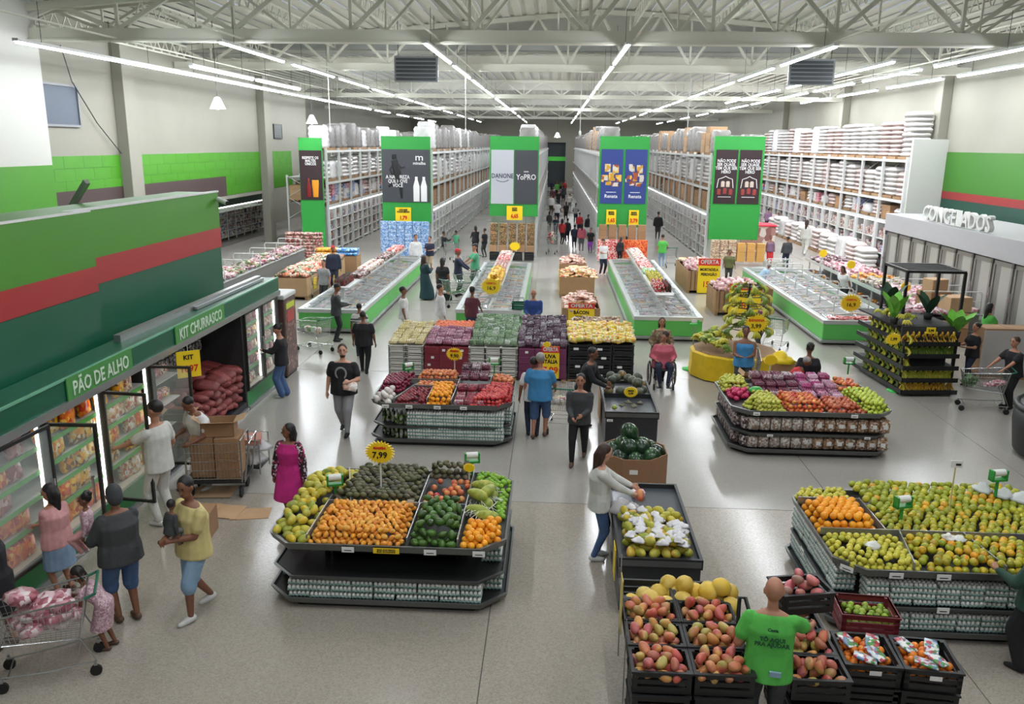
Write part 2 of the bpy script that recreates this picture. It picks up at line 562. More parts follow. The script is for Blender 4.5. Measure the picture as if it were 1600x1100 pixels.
for x, y0, lab in ((-5.45, 33.6, 'above the white sportswear banner'), (9.6, 33.6, 'above the dark ketchup banner')):
 t = T('ceiling_unit', 'dark louvred air unit hung under the roof, ' + lab, 'air vent', (x, y0, 8.3))
 prt('housing', MB().box(-.85, .85, .0, .12, 0, .95), M('unit_grey', (120, 122, 122), 0.5), t)
 for k in range(6):
  prt('slat', MB().box(-.78, .78, -.04, .0, .05 + k * .145, .15 + k * .145), M('unit_dark', (54, 58, 62), 0.4), t)
 prt('hanger', MB().bar((-.7, .06, .95), (-.7, .06, 2.4), .02).bar((.7, .06, .95), (.7, .06, 2.4), .02), DARK, t)
def tube_light(name='ceiling_light'):
 t = T(name, 'x', 'ceiling light', (0, 0, 8.9), 0, 'long ceiling tube lights')
 prt('housing', MB().box(-.08, .08, 0, 6.2, .02, .1), HOUS, t)
 prt('diffuser', MB().add([(-.04, .05, 0), (-.04, 6.15, 0), (-.025, 6.15, -.03), (-.025, .05, -.03), (.025, 6.15, -.03), (.025, .05, -.03), (.04, 6.15, 0), (.04, .05, 0)], [(0, 1, 2, 3), (3, 2, 4, 5), (5, 4, 6, 7)]), LIT, t)
 prt('wire', MB().bar((0, 1.2, .1), (0, 1.2, 1.2), .012), DARK, t)
 prt('wire', MB().bar((0, 5, .1), (0, 5, 1.2), .012), DARK, t)
 return t
tl0 = tube_light()
ROWS = [(-16.7, 'outermost row on the green-walled side'), (-10.3, 'row over the fridge cabinets'), (-4.0, 'row left of the centre aisle'), (2.1, 'row over the centre aisle'),
  (8.2, 'row over the ketchup banner aisle'), (13.7, 'row in front of the frozen cabinets')]
first = True
for rx_, lab in ROWS:
 for k, y in enumerate((26.4, 33.7, 41.0, 48.3, 55.6, 62.9, 70.2, 79, 90, 101, 112)):
  zl = 8.9
  x_ = rx_
  if rx_ < -15:
   x_, y, zl = -14.5, (y - 1) * .87 + .8, 8.5
  L = '%s ceiling tube of the %s' % (('first', 'second', 'third', 'fourth', 'fifth', 'sixth', 'seventh', 'eighth', 'ninth', 'tenth', 'eleventh')[k], lab)
  if first:
   tl0.location = (x_, y, zl)
   tl0['label'] = L
   first = False
  else:
   clone(tl0, (x_, y, zl), 0, L)
 tag(link('conduit', MB().bar((max(rx_, -14.5) + .25, 22, 9.16), (max(rx_, -14.5) + .25, 120, 9.16), .05).mesh('conduit', TRUSSM)), 'thin conduit along the ' + lab, 'conduit', 'lamp conduits')
for k, (x, y) in enumerate(((-12.8, 30), (-12.8, 36.6), (16.4, 30.5), (11.6, 30.9), (16.4, 38), (11.6, 38.4), (16.4, 45.5), (11.6, 46), (16.4, 53), (11.6, 54))):
 clone(tl0, (x, y, 8.9 if x > 0 else 8.5), 0, '%s ceiling tube of the short row %s' % (('first', 'nearest', 'second', 'third', 'far')[(k + 0) // 2], 'along the bare wall' if x > 15 else 'along the green banded wall' if x < 0 else 'over the meat chest aisle'))
for x in (-4.0, 2.1, 8.2):  # unseen tubes added over the entrance bay to even out the lighting
 for y in (-6, 4, 14):
  clone(tl0, (x, y, 10.2), 0, 'ceiling tube added out of view to light the entrance bay')
pd0 = T('pendant_lamp', 'bell lamp hanging in front of the white block wall', 'pendant lamp', (-13.2, 33.2, 7.2), 0, 'bell lamps')
prt('shade', MB().lathe([(.02, .45), (.1, .42), (.3, .0), (.27, .0), (.08, .38)], 14), M('lamp_shade', (235, 238, 240), 0.3, emit=2.5), pd0, True)
prt('bulb', MB().ell((0, 0, .12), (.1, .1, .14)), LIT, pd0)
prt('wire', MB().bar((0, 0, .45), (0, 0, 3.4), .02), DARK, pd0)
prt('bracket', MB().bar((0, 0, 3.4), (-.9, 0, 3.4), .05), DARK, pd0)
clone(pd0, (.15, 80, 6.65), 0, 'bell lamp over the far end of the centre aisle')
clone(pd0, (-12.6, 44, 6.9), 0, 'bell lamp by the vent above the beer banner')
ho = T('drop_socket', 'white power drop hanging over the beer banner rack', 'hanging socket', (-10.6, 40, 6.5), 0, 'white power drops')
prt('cable', MB().bar((0, 0, .1), (0, 0, 4.2), .03), WHITE, ho)
prt('plug', MB().ell((0, 0, .05), (.06, .06, .12)), WHITE, ho)
clone(ho, (-4.1, 39, 6.5), 0, 'white power drop hanging between the two middle banners')
clone(ho, (1.15, 41, 6.5), 0, 'white power drop over the centre aisle')
clone(ho, (6.2, 41, 6.5), 0, 'white power drop by the pasta banner')
# ================================================================ green panel walls and the fridge line (X = -6.9)
p2 = struct('wall_panel', MB().bbox(-9.2, -8.2, 9, 20.2, 1.9, 4.0, .01).bbox(-9.2, -8.2, 9, 20.2, 0, 1.9, .01), GRN_D)
struct('colour_band', MB().box(-9.21, -8.19, 8.99, 20.21, 4.0, 4.78), GRN_L, p2)
struct('colour_band', MB().box(-9.215, -8.185, 8.99, 20.215, 3.46, 3.93), RED_S, p2)
struct('colour_band', MB().box(-9.21, -8.19, 8.99, 20.21, 3.93, 4.0), GRN_L, p2)
struct('trim_4', MB().box(-8.24, -8.17, 8.99, 20.22, 4.78, 4.82), WHITE)
p1 = struct('wall_panel', MB().bbox(-8.18, -7.62, -4, 13.45, 0, 3.52, .01), GRN_D)
struct('colour_band', MB().box(-8.18, -7.61, -4, 13.46, 3.94, 4.84), GRN_L, p1)
struct('colour_band', MB().box(-8.18, -7.61, -4, 13.46, 3.52, 3.94), RED_S, p1)
struct('trim_5', MB().box(-7.68, -7.6, -4, 13.45, 4.84, 4.87), WHITE)
ra = T('metal_strut', 'grey steel strut leaning over the top of the green partition', 'strut', (-9.4, 16.2, 4.2))
prt('tube', MB().bar((-.6, .2, 0), (.35, -.2, 1.0), .1), STEEL, ra)
cm = T('security_camera', 'small white security camera on the corner of the green partition', 'camera', (-8.15, 20.1, 4.62))
prt('housing', MB().cyl((0, 0, 0), (.28, -.16, -.08), .06, .06, 10), WHITE, cm)
prt('lens', MB().cyl((.28, -.16, -.08), (.30, -.17, -.085), .05, .05, 10), BLACK, cm)
prt('mount', MB().bar((0, .1, -.02), (.1, -.05, -.03), .03), WHITE, cm)
cbl = one('hanging_cable', MB().tube([(-17.5, 30.2, 9.2), (-17.4, 30.5, 8.0), (-17.45, 32, 6.6), (-17.45, 33.6, 5.45)], .02, 5), DARK, 'thin dark cable hanging down the white wall past the dusky window', 'cable')
XF = -6.9
SHELFM = M('shelf_enamel', (205, 206, 198), 0.35)
RAIL = M('price_rail_green', (92, 178, 74), 0.4)
FRM = M('door_frame_dark', (52, 52, 50), 0.35, 0.4)
FIN = M('fridge_inside', (92, 88, 82), 0.5)
PLN = M('fridge_plinth_green', (34, 124, 62), 0.45)
SIGN = M('sign_green', (70, 138, 66), 0.5)
LET = M('sign_letter', (206, 222, 204), 0.5)
hd = T('header_board', 'bottle green header board running above the whole row of fridges', 'sign board', (XF, 5.5, 2.3))
prt('board', MB().box(-.55, .02, 0, 14.9, .06, .38), GRN_D, hd)
prt('rail', MB().box(-.02, .06, 0, 14.9, -.05, .06), STEEL, hd)
prt('edge_strip', MB().box(-.01, .03, 0, 14.9, .37, .40), M('pale_green_edge', (110, 170, 140), .5), hd)
def board_sign(body, y0, y1, label):
 t = T('aisle_sign', label, 'sign', (XF + .03, y0, 2.33))
 prt('panel', MB().box(0, .02, 0, y1 - y0, 0, .36), SIGN, t)
 text(body, .30, (.026, (y1 - y0) / 2, .17), FXP, LET, t, .004, .004, (y1 - y0) / (len(body) * .205))
board_sign('PÃO DE ALHO', 11.02, 12.88, 'green sign reading PÃO DE ALHO in pale letters')
board_sign('KIT CHURRASCO', 14.5, 16.8, 'green sign reading KIT CHURRASCO in pale letters')
dt = T('cable_duct', 'grey square duct lying on top of the fridge header board', 'duct', (-7.3, 13.3, 2.74))
prt('pipe', MB().bar((0, 0, 0), (.1, 6.6, 0), .12), STEEL, dt)
prt('pipe', MB().bar((.15, 2.8, -.02), (.2, 6.6, -.02), .06), STEEL, dt)
def cabinet(name, label, y0, y1, posts, lit=True):
 t = T(name, label, 'fridge', (XF, y0, 0))
 L = y1 - y0
 prt('back_panel', MB().box(-.64, -.58, 0, L, .1, 2.3), FIN, t)
 prt('top_panel', MB().box(-.64, 0, 0, L, 2.24, 2.3), FIN, t)
 prt('end_panel', MB().box(-.64, 0, -.03, .0, .02, 2.3), FRM, t)
 prt('end_panel', MB().box(-.64, 0, L, L + .03, .02, 2.3), FRM, t)
 prt('plinth', MB().box(-.64, .0, 0, L, .08, .42), PLN, t)
 prt('bumper', MB().box(-.02, .05, 0, L, .0, .08), STEEL, t)
 prt('deck', MB().box(-.62, -.02, 0, L, .42, .46), SHELFM, t)
 prt('grille', MB().box(-.16, -.01, 0, L, .46, .475), M('grille_cream', (214, 208, 186), 0.5), t)
 for z in (.86, 1.2, 1.54, 1.88):
  s = prt('shelf', MB().box(-.58, -.1, 0, L, z - .02, z), SHELFM, t)
  prt('price_rail', MB().box(-.1, -.085, 0, L, z - .035, z + .03), RAIL, s)
 for y in posts:
  p = prt('post', MB().box(-.06, .0, y - y0 - .035, y - y0 + .035, .42, 2.26), FRM, t)
  if lit:
   prt('light_strip', MB().box(-.1, -.06, y - y0 - .06, y - y0 - .035, .5, 2.2), LITS, p)
 return t
def glass_door(t, yh, w, ang, z0=.44, z1=2.24):
 """door hinged at local y=yh, opened by ang degrees"""
 d = prt('door', MB().box(0, .04, 0, .045, z0, z1).box(0, .04, w - .045, w, z0, z1).box(0, .04, .045, w - .045, z0, z0 + .045).box(0, .04, .045, w - .045, z1 - .045, z1), FRM, t, loc=(0, yh, 0), rot=-math.radians(ang))
 prt('pane', MB().box(.015, .025, .045, w - .045, z0 + .045, z1 - .045), GLASS, d)
 prt('handle', MB().bar((.08, w - .1, 1.1), (.08, w - .1, 1.5), .025).bar((.04, w - .1, 1.12), (.08, w - .1, 1.12), .02).bar((.04, w - .1, 1.48), (.08, w - .1, 1.48), .02), CHROME, d)
fa = cabinet('display_fridge', 'long lit fridge under the PÃO DE ALHO sign with several glass doors standing open', 5.9, 13.6, (6.0, 7.4, 8.93, 10.45, 11.97, 13.52))
for yh, ang in ((5.9, 0), (7.35, 0), (8.93, 4), (10.45, 88), (11.97, 96), (13.5, 90)):
 glass_door(fa, yh - 5.9, .74 if ang > 20 else 1.45, ang)
fc = cabinet('display_fridge', 'short lit fridge of packed cold cuts at the far end by the cooler tower', 17.9, 20.3, (17.95, 19.1, 20.25))
glass_door(fc, 0.05, 1.1, 0)
glass_door(fc, 1.2, 1.05, 0)
def pack_mesh(w, d, h, name, mats):
 mb = MB()
 rings = []
 for k, (sc, dz) in enumerate(((.35, 0), (.95, .12), (1.0, .5), (.95, .88), (.3, 1.0))):
  rings.append([(x * w / 2, y * d / 2 * sc, h * dz) for x, y in ((-1, -.3), (-.85, -1), (.85, -1), (1, -.3), (1, .3), (.85, 1), (-.85, 1), (-1, .3))])
 return mb.loft(rings).mesh(name, mats, True)
PKS = {
 'orange': PM('print_orange', [(236, 100, 10), (246, 140, 20), (236, 100, 10), (206, 50, 16), (250, 200, 90)], 16),
 'yellow': PM('print_yellow', [(246, 180, 16), (236, 150, 20), (250, 200, 50), (130, 80, 30), (240, 226, 180)], 16),
 'mixed': PM('print_mixed', [(240, 200, 60), (220, 60, 60), (245, 240, 230), (60, 50, 50), (220, 120, 140)], 24),
 'pink': PM('print_meat', [(186, 90, 90), (166, 66, 74), (206, 130, 126), (226, 190, 186), (150, 50, 56)], 14),
 'beige': PM('print_beige', [(226, 196, 150), (236, 214, 180), (206, 160, 110), (240, 236, 226), (190, 90, 70)], 22),
}
def shelf_packs(y0, y1, cols, label, group, zs=(.47, .88, 1.22, 1.56, 1.9), w=.27, h=.29, skip=.08, x=XF - .18):
 me = {c: pack_mesh(w, .12, h, 'bag_pack', PKS[c]) for c in cols}
 for i, z in enumerate(zs):
  y = y0 + w / 2
  while y < y1 - w / 2:
   c = cols[i % len(cols)] if len(cols) > 1 and R() < .6 else random.choice(cols)
   if R() > skip:
    one('bag_pack', me[c], None, label % {'orange': 'orange', 'yellow': 'yellow', 'mixed': 'bright printed', 'pink': 'pink meat', 'beige': 'beige'}[c], 'food pack', group, (x + U(-.04, .04), y, z + .005), (U(-.18, .05), 0, PI / 2 + U(-.15, .15)))
   y += w + .015
shelf_packs(6.1, 8.9, ['pink'], '%s pack lying in the fridge nearest to the viewer', 'meat packs in the near fridge bays', h=.26, w=.28)
shelf_packs(9.0, 10.4, ['pink', 'orange'], '%s pack in the fridge bay left of the first open door', 'packs in the fridge bay beside the pink-topped woman')
shelf_packs(10.5, 11.93, ['orange', 'yellow', 'yellow', 'yellow', 'orange'], '%s garlic bread pack behind the first open door', 'garlic bread packs between the open doors', skip=.16)
shelf_packs(12.03, 13.48, ['beige', 'yellow', 'orange'], '%s pack in the fridge bay behind the men in white', 'packs in the fridge bay by the men in white', skip=.12)
shelf_packs(18.0, 19.05, ['mixed', 'pink', 'beige'], '%s pack in the first bay of the short fridge', 'packs in the first bay of the short fridge', w=.16, h=.22)
shelf_packs(19.15, 20.2, ['beige', 'pink', 'mixed'], '%s pack in the second bay of the short fridge', 'packs in the second bay of the short fridge', w=.16, h=.22)
kb = T('dark_display_bay', 'dark open bay under the KIT CHURRASCO sign with red sacks', 'display bay', (XF, 13.68, 0))
KIN = M('bay_black', (38, 38, 40), 0.6)
prt('back_panel', MB().box(-1.0, -.94, 0, 4.15, .0, 2.3), KIN, kb)
prt('side_panel', MB().box(-1.0, 0, -.02, .02, .0, 2.3), KIN, kb)
prt('side_panel', MB().box(-1.0, 0, 4.13, 4.17, .0, 2.3), KIN, kb)
prt('base', MB().box(-1.0, .0, .02, 4.13, .0, .22), KIN, kb)
prt('bumper', MB().box(-.02, .05, 0, 4.17, .0, .08), STEEL, kb)
for z in (.8, 1.25, 1.7):
 prt('shelf', MB().box(-.9, -.2, .05, 1.3, z - .02, z), SHELFM, kb)
for k, y in enumerate([.3 + .31 * i for i in range(12)]):
 prt('hook_strip', MB().box(-.92, -.9, y - .02, y + .02, 1.5, 2.15), STEEL, kb)
hm = MB().bbox(-.03, .03, -.06, .06, -.22, 0, .01).mesh('skewer_pack', PM('print_skewer', [(60, 58, 56), (150, 150, 146), (90, 84, 80), (190, 186, 178)], 26))
for r in range(3):
 for k in range(16):
  if R() < .85:
   one('skewer_pack', hm, None, 'small dark blister pack hanging on the back of the barbecue bay', 'hanging pack', 'blister packs in the barbecue bay', (XF - .86, 15.1 + k * .16, 2.2 - r * .24))
sk = MB()
sk.loft([[(x * a, y * a, z) for x, y in ((-.26, -.1), (-.2, -.16), (.2, -.16), (.26, -.1), (.26, .1), (.2, .16), (-.2, .16), (-.26, .1))] for a, z in ((.6, -.07), (1, -.03), (1.02, .03), (.65, .08))])
SACK = M('charcoal_sack_red', (122, 50, 48), 0.6, var=.25, noise=.12, nscale=5, bump=.3)
skm = sk.mesh('red_sack', SACK, True)
for r in range(5):
 for k in range(9):
  for dp in range(2):
   one('red_sack', skm, None, 'plump red sack in the heap under the KIT CHURRASCO sign', 'sack', 'red sacks heaped in the barbecue bay', (XF - .68 + dp * .42, 15.1 + k * .31 + U(-.06, .06), .3 + r * .17 - dp * .04 + U(-.02, .02) + (.1 if k > 3 else -.04)), (U(-.3, .3), U(-.25, .35), U(-.5, .5)))
for z in (.22, .82, 1.27, 1.72):
 for k in range(4):
  one('tray_pack', pack_mesh(.26, .2, .16, 'tray_pack', PKS['mixed' if k % 2 else 'pink']), None, 'dark tray pack on the short shelves beside the red sacks', 'food pack', 'tray packs beside the red sacks', (XF - .45, 13.95 + k * .28, z), PI / 2)
def star_mesh(r, n=24, d=.015):
 pts = [((r if k % 2 else r * .78) * math.cos(PI * k / n), (r if k % 2 else r * .78) * .82 * math.sin(PI * k / n)) for k in range(2 * n)]
 return MB().loft([[(x, -d, z) for x, z in pts], [(x, d, z) for x, z in pts]])
def price_star(name, label, loc, r, lines, pole=0.0, rz=0.0, base_r=0.0):
 t = T(name, label, 'price sign', loc, rz)
 prt('burst', star_mesh(r), YEL, t)
 if pole:
  prt('pole', MB().bar((0, 0.02, -pole), (0, 0.02, 0), .02), WHITE, t)
 for body, dz, sz, mt in lines:
  text(body, sz, (0, -.02, dz), FY, mt, t, .002, .003)
 return t
def price_card(label, loc, w, h, lines, rot=0.0, hdr=None, name='price_card'):
 t = T(name, label, 'price sign', loc, rot)
 prt('card', MB().box(-w / 2, w / 2, -.008, .008, 0, h), YEL, t)
 if hdr:
  prt('header', MB().box(-w / 2, w / 2, -.014, -.006, h * .76, h), REDP, t)
  text(hdr, h * .19, (0, -.018, h * .88), FY, WHITE, t, .002, .004, w / (len(hdr) * h * .14))
 for body, z, sz, mt, sx in lines:
  text(body, sz, (0, -.014, z), FY, mt, t, .002, .004, sx)
 return t
k_ = price_card('yellow price card reading KIT 1097 hanging in front of the red sacks', (XF + .2, 14.6, 1.72), .42, .5, [('KIT', .38, .12, INK, 1), ('1097', .16, .18, REDP, .9)], math.radians(35))
prt('string', MB().bar((0, 0, .5), (0, 0, .62), .01), WHITE, k_)
ct = T('drinks_cooler', 'tall brown drinks cooler with a white top at the end of the fridge row', 'cooler', (-7.15, 20.55, 0))
prt('body', MB().bbox(-.33, .33, 0, .95, .06, 2.08, .02), M('cooler_brown', (88, 66, 62), 0.4), ct)
prt('top', MB().bbox(-.35, .35, -.02, .97, 2.08, 2.2, .02), WHITE, ct)
prt('foot', MB().box(-.3, .3, .05, .9, 0, .06), BLACK, ct)
prt('print_panel', MB().box(.33, .336, .06, .89, .15, 2.0), PM('cooler_print', [(96, 64, 60), (96, 64, 60), (110, 76, 70), (84, 56, 54), (150, 110, 100)], 5, stretch=(1, 2, 3)), ct)
prt('badge', MB().box(.336, .342, .2, .75, 1.45, 1.75), M('badge_red', (176, 60, 64), .4), ct)
prt('badge', MB().box(.336, .342, .15, .8, 1.8, 1.95), M('badge_lime', (190, 206, 60), .4), ct)
# ================================================================ produce islands
DECK = M('tray_black', (36, 37, 38), 0.5)
def octo(x0, x1, y0, y1, c):
 return [(x0 + c, y0), (x1 - c, y0), (x1, y0 + c), (x1, y1 - c), (x1 - c, y1), (x0 + c, y1), (x0, y1 - c), (x0, y0 + c)]
def island(label, x0, x1, y0, y1, ztop=.94, zmid=.46, c=.32, lip=.1):
 t = T('produce_island', label, 'display stand', ((x0 + x1) / 2, (y0 + y1) / 2, 0))
 hx, hy = (x1 - x0) / 2, (y1 - y0) / 2
 def tier(name, z, g, h, mat=LIPM):
  o = octo(-hx + g, hx - g, -hy + g, hy - g, c)
  i_ = octo(-hx + g + .03, hx - g - .03, -hy + g + .03, hy - g - .03, c)
  od = octo(-hx + g + .03, hx - g - .03, -hy + g + .03, hy - g - .03, c)
  id_ = octo(-hx + g + .05, hx - g - .05, -hy + g + .05, hy - g - .05, c)
  s = prt(name, MB().prism(id_, z - .03, z), DECK, t)
  prt('lip', MB().shell(od, id_, z - .04, z - .04 + h, 0, o, i_), mat, s)
  return s
 tier('bottom_shelf', .12, 0.0, .08)
 tier('middle_shelf', zmid - .02, .04, .06)
 tier('top_tray', ztop - .06, .02, lip)
 prt('kick', MB().prism(octo(-hx + .12, hx - .12, -hy + .12, hy - .12, c), 0, .09), BLACK, t)
 prt('core', MB().box(-hx + .75, hx - .75, -hy + .75, hy - .75, .12, ztop - .1), BLACK2, t)
 for sx in (-1, 1):
  for sy in (-1, 1):
   prt('post', MB().bar((sx * (hx - .7), sy * (hy - .7), .1), (sx * (hx - .7), sy * (hy - .7), ztop - .1), .06), DARK, t)
 return t
def lip_tag(t, x, y, z, w=.13, h=.07, mat=None, rot=0.0, body=None):
 p = prt('price_tag', MB().box(-w / 2, w / 2, -.006, .0, 0, h), mat or PAPER, t, loc=(x, y, z), rot=rot)
 if body:
  n = len(body.split('\n'))
  text(body, h * .8 / n, (0, -.009, h / 2), FY, INK, p, .001, .001, 1, sp=.9)
 else:
  prt('print', MB().box(-w * .3, w * .3, -.008, -.006, h * .3, h * .45), INK, p)
 return p
def fruit_mesh(name, mat, r, kind='round', u=9, v=6):
 mb = MB()
 if kind == 'round':
  mb.ell((0, 0, 0), (r, r, r * .92), None, u, v)
 elif kind == 'mango':
  def wp(p):
   return Vector((p.x * (1.0 - .18 * p.z / r), p.y, p.z)) + Vector((.18 * r * (p.y / r) ** 2, 0, 0))
  mb.ell((0, 0, 0), (r * .82, r * 1.28, r * .86), None, u, v, 0, wp)
 elif kind == 'avocado':
  def wp(p):
   k = 1 - .28 * max(0, p.y / r)
   return Vector((p.x * k, p.y, p.z * k))
  mb.ell((0, 0, 0), (r * .84, r * 1.25, r * .84), None, u, v, 0, wp)
 elif kind == 'papaya':
  def wp(p):
   k = 1 - .22 * p.y / (2.2 * r)
   return Vector((p.x * k, p.y, p.z * k))
  mb.ell((0, 0, 0), (r, r * 2.3, r), None, u, v + 2, 0, wp)
 elif kind == 'pear':
  def wp(p):
   k = 1 - .42 * max(0, p.z / (1.2 * r))
   return Vector((p.x * k, p.y * k, p.z))
  mb.ell((0, 0, 0), (r, r, r * 1.25), None, u, v + 1, 0, wp)
 elif kind == 'apple':
  mb.lathe([(0, r * .62), (r * .25, r * .82), (r * .62, r * .8), (r * .96, r * .3), (r * .93, -.1 * r), (r * .62, -r * .72), (r * .25, -r * .82), (0, -r * .7)], u)
 return mb.mesh(name, mat, True)
def inside(p, poly):
 x, y = p
 n = len(poly)
 r = False
 j = n - 1
 for i in range(n):
  xi, yi = poly[i]
  xj, yj = poly[j]
  if (yi > y) != (yj > y) and x < (xj - xi) * (y - yi) / (yj - yi) + xi:
   r = not r
  j = i
 return r
def heap(name, me, poly, z, r, label, cat, group, layers=2, p2=.85, slope=(0, 0), shrink=.86, jit=.25, squash=1.0, tilt=.5, elong=1.0, yaw=None, limit=9999, cull=True):
 """fruit in staggered layers inside a polygon; z may rise with slope (dz/dx, dz/dy) from the polygon's first corner"""
 xs = [p[0] for p in poly]
 ys = [p[1] for p in poly]
 cx, cy = sum(xs) / len(xs), sum(ys) / len(ys)
 n = 0
 mesh = me if isinstance(me, list) else [me]
 for L in range(layers):
  k = 1.0 if L == 0 else shrink ** L
  pl = [(cx + (x - cx) * k, cy + (y - cy) * k) for x, y in poly]
  k2 = shrink ** (L + 1) * .9 - .02
  hid = [(cx + (x - cx) * k2, cy + (y - cy) * k2) for x, y in poly] if cull and L < layers - 1 and p2 > .7 else None
  dx, dy = 2 * r * .97, 1.72 * r * elong
  j = 0
  y = min(p[1] for p in pl) + r * .8 * elong + L * .5 * r
  ymax = max(p[1] for p in pl) - r * .5 * elong
  x0, x1 = min(p[0] for p in pl), max(p[0] for p in pl)
  while y < ymax:
   x = x0 + r * .8 + (r if (j + L) % 2 else 0)
   while x < x1 - r * .5:
    q = (x + U(-jit, jit) * r, y + U(-jit, jit) * r)
    if inside((x - .5 * r if x > cx else x + .5 * r, y), pl) and inside((x, y), pl) and (L == 0 or R() < (p2 if L == layers - 1 and layers < 3 else .97)) and n < limit and not (hid and inside((x, y - r), hid) and inside((x, y), hid)):
     zz = z + r * .85 + L * r * 1.45 + (q[0] - poly[0][0]) * slope[0] + (q[1] - poly[0][1]) * slope[1] + U(-.15, .15) * r
     o = one(name, random.choice(mesh), None, label, cat, group, (q[0], q[1], zz), (U(-tilt, tilt), U(-tilt, tilt), U(0, 6.28) if yaw is None else yaw + U(-.4, .4)), U(.9, 1.08))
     n += 1
    x += dx
   y += dy
   j += 1
 return n
TRAYM = M('egg_tray_pulp', (136, 170, 162), 0.75, noise=.1, nscale=9)
EGGM = M('egg_white', (232, 230, 224), 0.45)
em = MB()
for i in range(5):
 for j in range(5):
  em.lathe([(0, .034), (.017, .027), (.0265, .008), (.024, -.012), (.0, -.024)], 7, (-.112 + .056 * i, -.112 + .056 * j, .05))
EGGS = em.mesh('eggs', EGGM, True)
tm = MB()
def zig(z, a, h=.145, n=10):
 r = []
 for (ax, ay, bx, by) in ((-1, -1, 1, -1), (1, -1, 1, 1), (1, 1, -1, 1), (-1, 1, -1, -1)):
  for k in range(n):
   f = k / n
   w = h - (a if k % 2 else 0)
   r.append(((ax + (bx - ax) * f) * w, (ay + (by - ay) * f) * w, z + (.012 if k % 2 else 0)))
 return r
tm.loft([zig(0, .01, .125), zig(.022, .0, .137), zig(.03, .012, .139)])
TRAY = tm.mesh('tray', TRAYM)
egg0 = None
def egg_carton(x, y, z, rz, label, group):
 global egg0
 if egg0 is None:
  egg0 = T('egg_carton', label, 'egg carton', (x, y, z), rz, group)
  prt('tray', TRAY, None, egg0)
  prt('eggs', EGGS, None, egg0, kind='stuff')
 else:
  clone(egg0, (x, y, z), rz, label, group)
def egg_row(p0, p1, n, layers, z, label, group, face, h=.078, var=True):
 for i in range(n):
  f = (i + .5) / n
  L = layers if not callable(layers) else layers(i)
  for k in range(L):
   egg_carton(p0[0] + (p1[0] - p0[0]) * f + U(-.008, .008), p0[1] + (p1[1] - p0[1]) * f + U(-.01, .01), z + k * h, face + U(-.05, .05), label, group)
def bag_roll(label, x, y, z, rz=0):
 """green holder with a roll of clear bags"""
 t = T('bag_roll_holder', label, 'bag dispenser', (x, y, z), rz, 'bag roll holders')
 prt('holder', MB().box(-.12, -.095, -.05, .05, 0, .16).box(.095, .12, -.05, .05, 0, .16).box(-.12, .12, -.05, .05, 0, .03).bar((0, 0, -.25), (0, 0, 0), .03), M('holder_green', (40, 150, 60), .4), t)
 prt('roll', MB().cyl((-.09, 0, .12), (.09, 0, .12), .05, .05, 12), PAPER, t)
 return t
I1 = island('black three-tier octagon stand heaped with papayas, avocados and small orange mangoes', -3.72, -.5, 9.7, 12.35)
for x, m, b in ((-.45, PAPER, None), (.05, YEL, 'MAIS QUE PREÇO\nMAIS QUALIDADE'), (.62, PAPER, None), (1.25, PAPER, None)):
 lip_tag(I1, x, -1.312, .845, .16 if m is PAPER else .34, .075, m, 0, b)
for (a, b) in (((-1.02, -1.2), (-1.02, .1)), ((-1.02, -.1), (.95, -.1)), ((.28, -.1), (.28, .95)), ((.3, -1.2), (.3, -.1)), ((.96, -1.2), (.96, 1.2)), ((-.7, -.1), (-1.02, 1.15))):
 prt('divider', MB().bar((a[0], a[1], .97), (b[0], b[1], .97), .015, .1), STEEL, I1)
X1, Y1 = -2.11, 11.025
def off(poly, ox, oy):
 return [(x + ox, y + oy) for x, y in poly]
PAPAYA = FM('skin_papaya', [(196, 186, 60), (206, 200, 80), (150, 164, 60), (226, 190, 50), (180, 186, 84)], [(220, 190, 60), (120, 140, 60)])
MSMALL = FM('skin_small_mango', [(236, 156, 36), (244, 172, 60), (226, 140, 36), (240, 184, 80)], [(214, 120, 40), (250, 196, 90)])
AVO = FM('skin_avocado', [(70, 76, 46), (92, 94, 60), (58, 58, 44), (104, 92, 76), (84, 88, 52)], [(106, 106, 62), (60, 52, 44)], .4)
AVOG = FM('skin_green_avocado', [(60, 100, 34), (76, 116, 42), (54, 90, 32)], [(84, 116, 44), (40, 64, 24)], .3)
PEACH = FM('skin_peach', [(206, 80, 70), (226, 130, 70), (196, 60, 70), (220, 150, 90)], [(232, 170, 90), (190, 60, 60)])
LIME = FM('skin_lime', [(120, 170, 40), (140, 186, 50), (110, 160, 36), (160, 196, 60)], None, .35)
ORNG = FM('skin_orange', [(246, 162, 24), (250, 174, 40), (240, 148, 20)], None, .45)
GPAP = FM('skin_green_papaya', [(150, 164, 60), (170, 176, 70), (126, 146, 52)], [(190, 184, 80), (110, 132, 46)])
f_pap = fruit_mesh('papaya_small', PAPAYA, .07, 'mango')
f_ms = fruit_mesh('small_mango', MSMALL, .042, 'mango')
f_av = fruit_mesh('avocado', AVO, .052, 'avocado')
f_avg = fruit_mesh('green_avocado', AVOG, .062, 'avocado')
f_pe = fruit_mesh('peach', PEACH, .05, 'round')
f_li = fruit_mesh('lime', LIME, .04, 'round')
f_or = fruit_mesh('orange', ORNG, .052, 'round')
f_gp = fruit_mesh('green_papaya', GPAP, .085, 'papaya', 10, 7)
zt = .885
heap('yellow_papaya', f_pap, off([(-1.52, -.92), (-1.22, -1.24), (-1.05, -1.24), (-1.05, 0), (-.8, 1.22), (-1.3, 1.22), (-1.55, .92)], X1, Y1), zt, .07, 'yellow green papaya in the heap along the fridge side of the mango stand', 'papaya', 'papayas on the mango stand', 2, .8)
